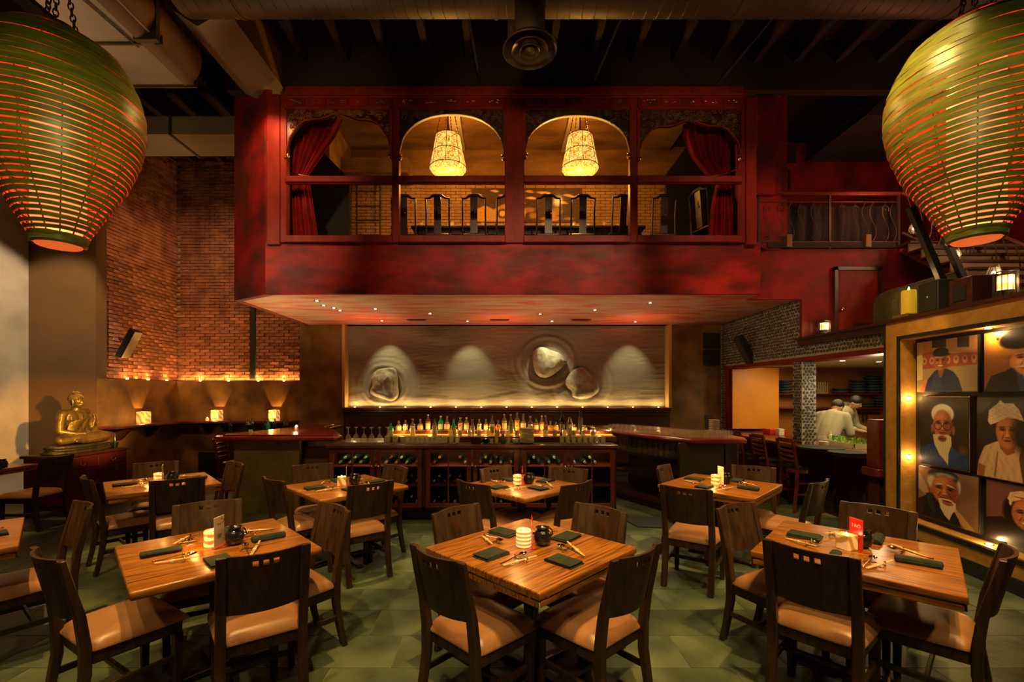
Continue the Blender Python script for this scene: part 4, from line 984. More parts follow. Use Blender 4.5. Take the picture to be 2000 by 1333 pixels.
# door in red wall
x0, x1 = X(1629, 7.07), X(1707, 7.07)
d1 = thing('door_1', '', 'door', ((x0 + x1) / 2, 7.03, 2.535)); del d1['label']; del d1['category']; d1['kind'] = 'structure'
hw = (x1 - x0) / 2
MB().bb(-hw, hw, -.03, .01, 0, 1.07).build('door_leaf', m_redwood, d1, bevel=.004)
for a in ((-hw - .05, -hw, 0, 1.12), (hw, hw + .05, 0, 1.12), (-hw - .05, hw + .05, 1.07, 1.12)): MB().bb(a[0], a[1], -.05, .01, a[2], a[3]).build('door_frame', m_mahd, d1)
k = MB().sphere((-hw + .06, -.06, .46), .028, 12, 8).build('door_knob', m_chrome, d1, smooth=True)
g = MB().bb(-.10, hw - .06, -.045, -.03, .10, .27).build('louvre_grille', m_redwood, d1)
for k in range(8): MB().bb(-.08, hw - .08, -.05, -.045, .115 + k * .018, .123 + k * .018).build('louvre', m_black, g)
def cage_lamp(loc, h, r, lb, px_e=2.2, wall=False):
    t = thing('caged_lamp', lb, 'lamp', loc)
    MB().cyl((0, 0, h * .30), r * .72, h * .55, 16).build('amber_cylinder', m_shadec, t, smooth=True)
    for k in range(14):
        a = 2 * PI * k / 14; MB().tube([(r * math.cos(a), r * math.sin(a), 0), (r * math.cos(a), r * math.sin(a), h)], .0035, 4).build('cage_rod', m_iron, t)
    for z in (.02 * h, .98 * h): MB().tube([(r * math.cos(a), r * math.sin(a), z) for a in [2 * PI * k / 18 for k in range(18)]], .005, 5, True).build('cage_ring', m_iron, t)
    MB().cyl((0, 0, 0), r * .9, h * .28, 14).build('base', m_iron, t)
    if wall: MB().tube([(0, 0, h * .8), (0, .12, h * .9)], .008).build('wall_arm', m_iron, t); MB().bb(-.04, .04, .10, .13, h * .6, h * 1.05).build('wall_plate', m_iron, t)
    lamp('POINT', (loc[0], loc[1] - r * 1.3, loc[2] + h * .6), px_e, (1, .62, .28), size=.03)
m_shadec = glowmat('amber_lamp_glass', (1, .50, .10), (1, .72, .36), 3, .8, 'Z', 1)
cage_lamp((X(1610, 6.92), 6.92, Z(652, 6.92)), .19, .075, 'caged amber wall lamp beside the red door on the landing', 2.2, True)
cage_lamp(tuple(Vector((4.487, 5.317, 0)) + Vector((-.1009, -.9949, 0)) * 1.26 + Vector((.9949, -.1009, 0)) * .13 + Vector((0, 0, 2.553))), .235, .078, 'caged amber lamp standing on the photo wall', 1.6)
# iron railing with scrolls
ir = thing('iron_railing', 'wrought iron railing with S scrolls above the red landing wall', 'railing', (0, 7.02, 0))
zt, zb = Z(378, 7.02), Z(484, 7.02); xa, xb = X(1479, 7.02), X(1757, 7.02)
MB().bb(xa, xb, -.03, .03, zt - .03, zt + .02).build('handrail', m_mah, ir, bevel=.01)
for z in (Z(395, 7.02), zb + .09): MB().bb(xa, xb, -.008, .008, z - .008, z + .008).build('rail', m_iron, ir)
for px in (1481, 1620, 1755): MB().bb(X(px, 7.02) - .014, X(px, 7.02) + .014, -.014, .014, zb - .02, zt).build('post', m_iron, ir)
def sbar(mb, x, z0, z1, y, amp, scr):
    H = z1 - z0; pts = []
    for k in range(13):
        f = k / 12; pts.append((x + amp * math.sin(2 * PI * f), y, z0 + H * f))
    if scr:
        top = [(x + amp * .9 + .07 * (1 - i / 12) * math.cos(-.5 + i * .75) - .06, y, z1 - .10 + .07 * (1 - i / 12) * math.sin(-.5 + i * .75)) for i in range(13)]
        mb.tube(top, .006, 4)
        low = [(x - amp * .9 + .06 + .05 * (1 - i / 12) * math.cos(2.6 + i * .75), y, z0 + .07 + .05 * (1 - i / 12) * math.sin(2.6 + i * .75)) for i in range(13)]
        mb.tube(low, .006, 4)
    mb.tube(pts, .005, 5)
for i, px in enumerate((1497, 1525, 1545, 1565, 1590, 1605, 1645, 1672, 1690, 1705, 1730, 1745)):
    mb = MB(); sbar(mb, X(px, 7.02), zb + .09, Z(396, 7.02), 0, .05, i % 3 == 1 or i in (0, 6)); mb.build('scroll_baluster', m_iron, ir)
bm_ = struct(MB().bb(X(1500, 7.0), X(1750, 7.0), 7.0, 7.06, Z(484, 7), Z(473, 7)).build('trim_7', m_joist))
for px in (1536, 1690): struct(MB().bb(X(px, 6.98), X(px + 10, 6.98), 6.96, 7.06, Z(484, 7), Z(460, 7)).build('trim_8', m_beamgold))
# stair behind the lantern
stp = thing('staircase', 'flight of dark treads with pale risers behind the hanging lantern by the photo wall', 'stairs', (0, 0, 0))
m_riser = mat('worn_riser', (.20, .12, .07), .6, var=(.12, .06, .03), vscale=3)
for k in range(9):
    z = 2.56 + k * .155; y = 5.0 + k * .21; x = 6.0
    MB().bb(x, 8.28, y, y + .27, z + .12, z + .155).build('tread', m_mahd, stp, bevel=.004)
    MB().bb(x, 8.28, y + .02, y + .04, z, z + .12).build('riser', m_riser, stp)
sr = thing('stair_railing', 'wrought iron stair railing descending behind the hanging lantern', 'railing', (0, 0, 0))
A, B = at(1762, 455, 7.0), at(2040, 590, 5.9)
MB().tube([A, B], .022).build('handrail', m_iron, sr); off = Vector((0, 0, -.10)); top = Vector((0, 0, .62))
MB().tube([A + top, B + top], .024).build('handrail', m_mah, sr)
MB().beam(A + off * 2.4, B + off * 2.4, .05, .12).build('stringer', m_redwood, sr)
for k in range(13):
    p = A.lerp(B, (k + .5) / 13); d = (B - A).normalized(); pts = [p + Vector((0, 0, .62 * f)) + d * (.09 * math.sin(PI * f)) for f in [j / 8 for j in range(9)]]
    mb = MB().tube(pts, .008, 5)
    if k % 4 == 2: mb.tube([p + Vector((.10, 0, .10)) + Vector((math.cos(a * .8) * .08 * (1 - a / 12), 0, math.sin(a * .8) * .08 * (1 - a / 12))) for a in range(11)], .008, 5)
    mb.build('baluster', m_iron, sr)
for (px, py, D, lb) in ((1785, 447, 6.7, 'small caged bulb on the stair railing near the iron landing railing'), (1864, 499, 5.9, 'small caged bulb just behind the foot of the hanging lantern'), (1941, 533, 5.3, 'small caged bulb on the stair railing over the photo wall lamp')):
    p = at(px, py, D); t = thing('railing_lamp', lb, 'lamp', p)
    MB().lathe([(.03, -.06), (.06, -.03), (.055, .04), (.03, .07)], seg=10, cap=False).build('glass_shade', m_cbulb if 'm_cbulb' in globals() else m_glass, t, smooth=True)
    MB().sphere((0, 0, 0), .020, 8, 6).build('bulb', m_bulb, t)
    for k in range(6):
        a = k * PI / 3; MB().tube([(.03 * math.cos(a), .03 * math.sin(a), -.07), (.066 * math.cos(a), .066 * math.sin(a), -.01), (.03 * math.cos(a), .03 * math.sin(a), .08)], .004, 4).build('cage_wire', m_iron, t)
    dd = (B - A).normalized(); q_ = A + dd * (p - A).dot(dd) - p
    MB().tube([(0, 0, .08), (.05, 0, .10), (.09, 0, .02), (.06, 0, -.07), (.02, 0, -.08), tuple(q_)], .006, 5).build('hook', m_iron, t)
    lamp('POINT', p + Vector((0, -.10, 0)), 2.0, (1, .62, .35), size=.03)
lamp('POINT', (6.9, 4.9, 4.2), 26, (1, .62, .36), size=.1)  # added light without a fixture, brightens the stair steps
blk = MB().sheet(lambda u, v: (lerp(X(1484, 7.3), X(1750, 7.3), u), 7.30 + .03 * math.sin(u * 60) + .02 * math.sin(u * 23 + v * 3), lerp(3.955, 4.72, v)), 120, 6).build('black_cloth', m_dark, smooth=True, solid=.003); tag(blk, 'black cloth gathered behind the wrought iron landing railing', 'cloth')
# steel braces
for (a, b, lb) in ((at(1778, 405, 4.95), at(1843, 556, 4.95), 'thick black steel brace leaning behind the hanging lantern'), (at(1845, 465, 5.6), at(1885, 552, 5.6), 'thin black steel brace crossing near the stair')):
    t = MB().beam(a, b, .06, .07).build('steel_brace', m_black, bevel=.004); tag(t, lb, 'brace')
# curved rough parapet
pr = MB(); n = 16; pts = []
for k in range(n + 1):
    a = PI * .5 * k / n; pts.append((5.62 - .78 * math.sin(a) ** .8, 0))
prof = [(4.86, 2.53), (4.86, 2.83), (4.88, 2.93), (4.94, 3.00), (5.05, 3.05), (5.7, 3.24), (5.7, 2.53)]
o = MB().prism([(x - .02, z) for x, z in prof], 5.62, 5.95, 'y').build('wall_parapet', m_olivestone, bevel=.03, seg=3, smooth=True); struct(o)


# ------------------------------------------------------------------ photo wall
O = Vector((4.487, 5.317, 0)); T = Vector((-.1009, -.9949, 0)); Nn = Vector((.9949, -.1009, 0))
MW = Matrix(((T.x, Nn.x, 0, O.x), (T.y, Nn.y, 0, O.y), (0, 0, 1, 0), (0, 0, 0, 1)))   # local: x along the wall to the camera, y into it, z up
def s_of(px, d): q = (px - VX) / F; return (q * (O.y + Nn.y * d) - O.x - Nn.x * d) / (T.x - q * T.y)
def z_of(px, py, d): s_ = s_of(px, d); return CH - (py - HY) / F * (O.y + T.y * s_ + Nn.y * d)
LW = 5.4; S0 = s_of(1757, 0); ZO, ZI = 2.515, 2.315; ZB = z_of(1787, 1022, 0); REC = .16
pwl = bpy.data.objects.new('wall_photo', None); C.objects.link(pwl); pwl.matrix_world = MW; pwl['kind'] = 'structure'
def pbx(name, x0, x1, y0, y1, z0, z1, m, bevel=0, par=pwl): return MB().bb(x0, x1, y0, y1, z0, z1).build(name, m, par, bevel=bevel)
S1 = S0 + 3.05
pbx('frame_panel', 0, S0, 0, .40, 0, ZO, m_goldframe); pbx('frame_panel', S0, S1, 0, .40, ZI, ZO, m_goldframe); pbx('frame_panel', S1, LW, 0, .40, 0, ZO, m_goldframe)
pbx('frame_panel', S0, S1, 0, .40, .0, ZB, m_goldframe)
pbx('back_board', S0 - .02, S1, REC, .40, ZB - .02, ZI + .02, m_black)
for a in ((S0, S0 + .012, ZB, ZI), (S1 - .012, S1, ZB, ZI)): pbx('reveal_lining', a[0], a[1], .004, REC, a[2], a[3], m_goldframe)
pbx('reveal_lining', S0, S1, .004, REC, ZB, ZB + .012, m_goldframe); pbx('reveal_lining', S0, S1, .004, REC, ZI - .012, ZI, m_goldframe)
pbx('dark_bead', S0 - .03, S0 + .003, -.012, .01, ZB - .03, ZI + .03, m_black); pbx('dark_bead', S0 - .03, S1, -.012, .01, ZI, ZI + .03, m_black); pbx('dark_bead', S0 - .03, S1, -.012, .01, ZB - .045, ZB, m_black)
pbx('dark_edge', -.02, .0, -.01, .40, 0, ZO, m_black); pbx('base_board', .0, LW, -.02, .02, 0, .135, m_black); pbx('cap_board', -.04, LW, -.02, .42, ZO, ZO + .035, m_mahd)
for (s_, d, z, ori) in ((S0 + .012, REC * .55, z_of(1772, 779, REC * .5), 'x'), (S0 + .012, REC * .55, z_of(1772, 893, REC * .5), 'x'), (s_of(1930, .08), .08, ZI - .012, 'z'), (s_of(1932, .08), .08, ZB + .012, 'u')):
    t = thing('niche_light', {'x': 'small round niche light in the side reveal, %s of two' % ('upper' if z > 1.6 else 'lower'), 'z': 'small round niche light in the top reveal over the photographs', 'u': 'small round niche light in the bottom reveal under the photographs'}[ori], 'light', MW @ Vector((s_, d, z)))
    t.rotation_euler = (0, 0, math.atan2(T.y, T.x))
    if ori == 'x': MB().cyl((0, 0, 0), .030, .006, 16, 'x').build('ring', m_gold, t); MB().cyl((.005, 0, 0), .021, .006, 16, 'x').build('lens', m_bulb, t)
    elif ori == 'z': MB().cyl((0, 0, -.006), .034, .006, 16).build('ring', m_gold, t); MB().cyl((0, 0, -.010), .024, .005, 16).build('lens', m_bulb, t)
    else: MB().cyl((0, 0, 0), .034, .006, 16).build('ring', m_gold, t); MB().cyl((0, 0, .005), .024, .005, 16).build('lens', m_bulb, t)
    lp = MW @ Vector((s_ + (.05 if ori == 'x' else 0), d, z + (0 if ori == 'x' else (-.05 if ori == 'z' else .05)))); lamp('POINT', lp, 1.6, (1, .62, .28), size=.02)
for s_ in (1.3, 1.9): lamp('SPOT', MW @ Vector((s_, -.9, 4.2)), 60, (1, .78, .5), MW @ Vector((s_ - .3, .15, 1.4)), size=.05, cone=60, blend=.9)
# portraits, described as flat prints (u to the right, v down)
def face(a, U, V, cx, cy, rx, ry, tone, dark, light):
    a = mix(a, tone, ell(U, V, cx, cy, rx, ry, .08))
    a = mix(a, dark, ell(U, V, cx + rx * .62, cy + ry * .1, rx * .42, ry * .8, .5) * .55)
    a = mix(a, light, ell(U, V, cx - rx * .25, cy - ry * .5, rx * .55, ry * .3, .6) * .55)
    a = mix(a, light, ell(U, V, cx - rx * .45, cy + ry * .15, rx * .22, ry * .16, .7) * .5)
    for sx in (-1, 1):
        a = mix(a, dark, ell(U, V, cx + sx * rx * .42, cy - ry * .12, rx * .26, ry * .11, .4) * .8)
        a = mix(a, (20, 10, 6), ell(U, V, cx + sx * rx * .42, cy - ry * .09, rx * .16, ry * .035, .4))
        a = mix(a, (40, 22, 14), ell(U, V, cx + sx * rx * .42, cy - ry * .25, rx * .28, ry * .035, .5, sx * .15) * .7)
        a = mix(a, dark, ell(U, V, cx + sx * rx * .38, cy + ry * .32, rx * .05, ry * .2, .6, -sx * .4) * .7)
    a = mix(a, light, ell(U, V, cx - rx * .02, cy + ry * .08, rx * .09, ry * .22, .5) * .8); a = mix(a, light, ell(U, V, cx, cy + ry * .26, rx * .17, ry * .09, .5) * .7)
    a = mix(a, dark, ell(U, V, cx + .02 * rx, cy + ry * .36, rx * .2, ry * .035, .5) * .8)
    a = mix(a, (110, 40, 25), ell(U, V, cx, cy + ry * .55, rx * .32, ry * .07, .4) * .9); a = mix(a, (40, 12, 8), ell(U, V, cx, cy + ry * .54, rx * .3, ry * .018, .4))
    return a
def wr_(a, U, V, m, amt, fu, fv, sd): return np.clip(a + m * amt * streak(U, V, fu, fv, sd), 0, 1)
def base(U, V, top, bot): return (np.array(top, float) / 255)[None, None] * (1 - V[..., None]) + (np.array(bot, float) / 255)[None, None] * V[..., None]
def p1(U, V):
    a = base(U, V, (190, 150, 110), (150, 135, 95))
    a = mix(a, (215, 170, 125), poly_mask(U, V, [(0, 0), (1, 0), (1, .26), (0, .22)])); a = mix(a, (60, 50, 45), poly_mask(U, V, [(.28, 0), (.52, 0), (.52, .16), (.28, .14)])); a = mix(a, (60, 50, 45), poly_mask(U, V, [(.70, 0), (.88, 0), (.88, .2), (.70, .18)]))
    a = mix(a, (160, 75, 50), poly_mask(U, V, [(0.05, .24), (1, .30), (1, .52), (.05, .55)]))
    for k in range(7): a = mix(a, (220, 195, 165), ell(U, V, .14 + k * .135, .39 + .004 * k, .042, .07, .3) * .8); a = mix(a, (150, 60, 45), ell(U, V, .14 + k * .135, .39, .02, .035, .4))
    a = mix(a, (205, 190, 150), poly_mask(U, V, [(0, 0), (.11, 0), (.11, .75), (0, .78)])); a = mix(a, (200, 120, 70), poly_mask(U, V, [(0, 1), (.16, .72), (.22, .8), (.2, 1)]))
    a = mix(a, (38, 52, 92), poly_mask(U, V, [(.14, 1), (.20, .76), (.32, .60), (.40, .56), (.52, .56), (.64, .63), (.72, .76), (.78, 1)])); a = mix(a, (62, 78, 120), poly_mask(U, V, [(.26, .95), (.3, .7), (.4, .64), (.46, .9)]) * .6)
    a = mix(a, (150, 80, 50), poly_mask(U, V, [(.37, .5), (.50, .5), (.46, .70), (.42, .74), (.39, .66)]))
    a = face(a, U, V, .425, .41, .115, .18, (176, 106, 68), (95, 50, 32), (225, 160, 115)); a = mix(a, (230, 200, 175), ell(U, V, .42, .50, .045, .014, .3))
    a = mix(a, (22, 24, 30), ell(U, V, .43, .24, .13, .085, .1)); a = mix(a, (16, 18, 24), ell(U, V, .44, .29, .14, .03, .2))
    return wr_(a, U, V, 1, .02, 8, 6, 1)
def p2(U, V):
    a = base(U, V, (120, 75, 35), (120, 75, 45)); a = mix(a, (240, 175, 80), ell(U, V, .20, .14, .30, .26, .7)); a = mix(a, (150, 95, 50), poly_mask(U, V, [(0, .45), (1, .4), (1, 1), (0, 1)]) * .6); a = mix(a, (40, 20, 12), ell(U, V, .20, .12, .02, .025, .4))
    a = mix(a, (24, 26, 38), poly_mask(U, V, [(0, 1), (.10, .74), (.32, .66), (.42, .60), (.9, .62), (1, .7), (1, 1)])); a = mix(a, (50, 80, 130), poly_mask(U, V, [(.45, .64), (.60, .74), (.62, 1), (.5, 1)]) * .8)
    a = mix(a, (200, 120, 75), ell(U, V, .41, .52, .045, .10, .2)); a = face(a, U, V, .60, .48, .21, .27, (214, 138, 92), (140, 75, 45), (255, 225, 190))
    a = mix(a, (235, 215, 190), ell(U, V, .62, .70, .06, .16, .4) * .9); a = mix(a, (240, 225, 200), ell(U, V, .58, .60, .12, .02, .4) * .7)
    a = mix(a, (205, 150, 90), ell(U, V, .56, .27, .27, .10, .15, -.35)); a = wr_(a, U, V, ell(U, V, .56, .27, .27, .10, .15, -.35), .12, 30, 20, 4); a = mix(a, (22, 16, 14), ell(U, V, .54, .14, .32, .17, .08, -.15))
    return wr_(a, U, V, 1, .03, 12, 9, 2)
def p3(U, V):
    a = base(U, V, (45, 32, 16), (32, 22, 12)); a = mix(a, (120, 90, 55), ell(U, V, .9, .74, .08, .06, .6) * .7); a = mix(a, (95, 60, 30), ell(U, V, .1, .1, .2, .1, .8) * .6)
    a = mix(a, (30, 58, 118), poly_mask(U, V, [(0, 1), (.02, .76), (.22, .69), (.4, .66), (.66, .68), (.86, .78), (1, .84), (1, 1)])); a = wr_(a, U, V, poly_mask(U, V, [(0, 1), (.02, .76), (.3, .68), (.66, .68), (1, .84), (1, 1)]), .07, 6, 3, 6)
    a = mix(a, (150, 85, 52), ell(U, V, .275, .46, .03, .065, .2)); a = mix(a, (150, 85, 52), ell(U, V, .715, .47, .03, .065, .2))
    a = mix(a, (222, 215, 195), ell(U, V, .49, .245, .235, .145, .07)); a = wr_(a, U, V, ell(U, V, .49, .245, .235, .145, .07), .10, 30, 5, 8)
    a = face(a, U, V, .49, .40, .195, .215, (172, 100, 64), (105, 56, 34), (222, 155, 112))
    for cx in (.40, .59):
        d = np.sqrt(((U - cx) / .078) ** 2 + ((V - .418) / .055) ** 2); a = mix(a, (18, 10, 8), np.clip(1.2 - abs(d - 1) / .13, 0, 1)[..., None])
    a = mix(a, (18, 10, 8), ell(U, V, .495, .415, .03, .006, .4)); bd = poly_mask(U, V, [(.29, .55), (.42, .535), (.50, .55), (.60, .535), (.67, .56), (.68, .68), (.62, .80), (.61, .97), (.53, .90), (.42, .82), (.32, .68)])
    a = mix(a, (205, 192, 155), bd); a = wr_(a, U, V, bd, .16, 40, 3, 9); a = mix(a, (130, 72, 48), ell(U, V, .49, .60, .09, .045, .2)); a = mix(a, (80, 30, 22), ell(U, V, .49, .60, .07, .012, .3)); return a
def p4(U, V):
    a = base(U, V, (38, 26, 14), (24, 16, 10)); a = mix(a, (95, 70, 40), poly_mask(U, V, [(0, 0), (.3, 0), (.1, .2), (0, .2)]) * .5)
    sh = poly_mask(U, V, [(.0, .98), (.02, .82), (.12, .62), (.26, .56), (.36, .53), (.62, .56), (.85, .62), (1, .9), (1, 1), (0, 1)]); a = mix(a, (196, 160, 130), sh); a = wr_(a, U, V, sh, .07, 8, 3, 5); a = mix(a, (70, 45, 36), poly_mask(U, V, [(.72, 1), (.66, .72), (.7, .58), (.86, .62), (1, .9), (1, 1)]) * .9)
    a = mix(a, (150, 90, 60), poly_mask(U, V, [(.01, 1), (.02, .84), (.14, .86), (.12, 1)])); a = mix(a, (120, 90, 70), poly_mask(U, V, [(.28, .98), (.33, .66), (.35, .66), (.31, .98)]))
    a = mix(a, (140, 80, 50), poly_mask(U, V, [(.36, .5), (.62, .5), (.60, .66), (.48, .70), (.38, .62)])); a = face(a, U, V, .49, .41, .18, .205, (178, 108, 66), (70, 36, 22), (226, 160, 108)); a = mix(a, (26, 16, 10), ell(U, V, .70, .43, .11, .22, .4) * .9)
    tb = poly_mask(U, V, [(.18, .30), (.20, .16), (.33, .08), (.38, .03), (.44, .07), (.58, .07), (.66, .14), (.74, .28), (.60, .25), (.48, .24), (.30, .32), (.22, .34)]); a = mix(a, (226, 206, 172), tb); a = wr_(a, U, V, tb, .13, 12, 26, 3); return a
def p5(U, V):
    a = base(U, V, (150, 112, 92), (120, 85, 60)); a = mix(a, (190, 160, 120), poly_mask(U, V, [(0, .1), (.25, .5), (.22, .62), (0, .45)]) * .7); a = mix(a, (205, 160, 100), poly_mask(U, V, [(.62, .62), (.95, .98), (.8, 1), (.6, .78)]) * .7); a = mix(a, (70, 45, 45), ell(U, V, .75, .25, .3, .2, .8) * .4)
    cl = poly_mask(U, V, [(0, 1), (0, .66), (.14, .56), (.22, .46), (.40, .6), (.62, .72), (.70, .86), (.74, 1)]); a = mix(a, (28, 26, 34), cl); a = wr_(a, U, V, cl, .04, 8, 8, 1); a = mix(a, (52, 50, 60), poly_mask(U, V, [(.13, .52), (.26, .46), (.32, .9), (.22, .8)]) * .7)
    a = mix(a, (46, 50, 62), ell(U, V, .44, .10, .26, .13, .06)); a = mix(a, (150, 85, 58), ell(U, V, .22, .38, .05, .11, .2)); a = mix(a, (190, 180, 160), ell(U, V, .25, .25, .08, .13, .3)); a = mix(a, (190, 185, 170), ell(U, V, .70, .27, .035, .13, .3)); a = mix(a, (185, 180, 165), ell(U, V, .47, .10, .17, .055, .3) * .8)
    a = face(a, U, V, .47, .37, .225, .285, (176, 96, 62), (92, 44, 28), (226, 150, 108)); fm = ell(U, V, .47, .37, .225, .285, .08); a = wr_(a, U, V, fm, .09, 9, 14, 7)
    for sx in (-1, 1): a = mix(a, (205, 195, 170), ell(U, V, .47 + sx * .10, .275, .07, .018, .4, sx * .25) * .8)
    bd = poly_mask(U, V, [(.36, .55), (.46, .53), (.56, .53), (.66, .58), (.66, .70), (.60, .78), (.55, .93), (.47, .86), (.40, .74)]); a = mix(a, (212, 196, 160), bd); a = wr_(a, U, V, bd, .16, 30, 4, 2); a = mix(a, (165, 85, 58), ell(U, V, .52, .61, .09, .045, .2)); a = mix(a, (80, 30, 22), ell(U, V, .51, .575, .08, .012, .3)); return a
def p6(U, V):
    a = base(U, V, (110, 70, 62), (60, 34, 24)); a = mix(a, (150, 95, 85), ell(U, V, .16, .3, .2, .3, .7) * .5); cl = poly_mask(U, V, [(0, 1), (0, .66), (.22, .58), (.36, .66), (.7, .7), (1, .8), (1, 1)]); a = mix(a, (26, 16, 14), cl)
    a = mix(a, (30, 16, 12), ell(U, V, .52, .46, .28, .34, .1)); a = face(a, U, V, .56, .46, .20, .25, (176, 98, 66), (95, 44, 32), (232, 150, 110)); fm = ell(U, V, .56, .46, .2, .25, .1); a = wr_(a, U, V, fm, .08, 9, 13, 9); a = mix(a, (240, 215, 190), ell(U, V, .56, .60, .07, .018, .3)); a = mix(a, (176, 105, 75), ell(U, V, .70, .68, .09, .07, .2)); a = mix(a, (235, 205, 150), ell(U, V, .345, .30, .02, .06, .3))
    tb = poly_mask(U, V, [(.30, .26), (.34, .14), (.5, .08), (.8, .1), (.9, .2), (.86, .34), (.7, .26), (.5, .22), (.36, .30)]); a = mix(a, (228, 190, 150), tb); a = wr_(a, U, V, tb, .18, 6, 30, 3); a = mix(a, (170, 80, 50), ell(U, V, .6, .20, .2, .015, .4)); return a
PH = [('p1', p1, 1790, 1911, 669, 767, 'print of a laughing man in a black cap and blue shirt', .03), ('p2', p2, 1921, None, 0, 0, 'print of a man in a dark fur hat lit from the side', .03),
      ('p3', p3, 1796, 1893, 774, 905, 'print of a man with round glasses and long white beard', .06), ('p4', p4, 1907, None, 0, 0, 'print of a woman in a pale head wrap and light blouse', .05),
      ('p5', p5, 1793, 1913, 909, 1006, 'print of a bearded old man with a lined face and dark cap', .04), ('p6', p6, 1925, None, 0, 0, 'print of a smiling woman in a patterned head wrap', .03)]
rows = {}
for i, (nm, fn, xa, xb, ya, yb, lb, th) in enumerate(PH):
    d = REC - th
    if xb: s0, s1 = s_of(xa, d), s_of(xb, d); zt_, zb_ = z_of(xa, ya, d), z_of(xa, yb, d); rows[i // 2] = (zt_, zb_)
    else:
        s0 = s_of(xa, d); s1 = s0 + (.66, .60, .66)[i // 2]; zt_, zb_ = rows[i // 2]
        if i == 3: zb_ -= .02; zt_ += .0
    t = thing('framed_portrait', 'large ' + lb, 'picture', (0, 0, 0), 0, 'portrait prints on the photo wall')
    t.matrix_world = MW @ Matrix.Translation((s0, d, zb_))
    W, H = s1 - s0, zt_ - zb_
    MB().bb(0, W, .002, th, 0, H).build('backing_frame', m_gold if i == 2 else m_black, t, bevel=.004)
    e = .008
    o = paint_panel('print', W - 2 * e, H - 2 * e, 200, int(200 * H / W), fn); o.data.materials.append(m_print); o.parent = t; o.location = (e, -.001, e)
for i, (s0, zc) in enumerate(((s_of(1921, .13) + .72, 1.99), (s_of(1921, .13) + .72, 1.3))):
    pass
# things on top of the photo wall
ck = thing('pillar_candle', 'big lit yellow pillar candle on a carved block at the end of the photo wall', 'candle', MW @ Vector((s_of(1775, .17), .17, ZO + .09)))
MB().lathe([(.066, 0), (.071, .02), (.069, .26), (.063, .275), (.04, .262), (0, .258)], seg=28).build('wax_body', m_wax, ck, smooth=True)
MB().cyl((0, 0, .258), .003, .02, 6).build('wick', m_black, ck); MB().lathe([(0, .27), (.009, .285), (.006, .305), (0, .32)], seg=10).build('flame', m_flame, ck, smooth=True)
lamp('POINT', MW @ Vector((s_of(1775, .17), .17, ZO + .42)), 3, (1, .62, .25), size=.012)
cb = thing('carved_block', 'low carved wooden block under the yellow pillar candle', 'block', MW @ Vector((s_of(1775, .17), .17, ZO + .036)))
MB().bb(-.11, .11, -.10, .10, 0, .052).build('block', m_gplaster, cb, bevel=.008)
mb = MB()
for k in range(5): scroll(mb, -.08 + k * .04, .028, .016, -.103, 1 if k % 2 else -1, 1.1, 0, .004)
mb.build('carving', m_mahd, cb)
b1 = thing('speaker_box', 'black loudspeaker box beside the yellow candle on the photo wall', 'speaker', MW @ Vector((s_of(1813, .06), .22, ZO + .036))); b1.rotation_euler = (0, 0, math.atan2(T.y, T.x))
MB().bb(-.13, .12, -.16, .14, 0, .33).build('cabinet', m_black, b1, bevel=.006); MB().bb(-.11, .10, -.168, -.16, .02, .31).build('grille', m_dark, b1); MB().box((0, -.170, .17), (.012, .003, .018)).build('badge', m_white, b1)
b2 = thing('speaker_box', 'black subwoofer box with square port on the photo wall', 'speaker', MW @ Vector((s_of(1871, .06), .22, ZO + .036))); b2.rotation_euler = (0, 0, math.atan2(T.y, T.x))
MB().bb(-.13, .12, -.14, .16, 0, .28).build('cabinet', m_mahd, b2, bevel=.006); MB().bb(-.08, .06, -.146, -.14, .06, .20).build('port', m_dark, b2)

# ------------------------------------------------------------------ hanging bamboo lanterns
PROF = [(4.60, .10), (4.545, .165), (4.485, .290), (4.395, .412), (4.19, .514), (4.016, .553), (3.861, .551), (3.664, .516), (3.439, .439), (3.164, .292), (2.93, .175), (2.875, .158)]
def prof_at(z):
    for (z0, r0), (z1, r1) in zip(PROF, PROF[1:]):
        if z0 >= z >= z1: return lerp(r0, r1, (z0 - z) / (z0 - z1))
    return PROF[-1][1]
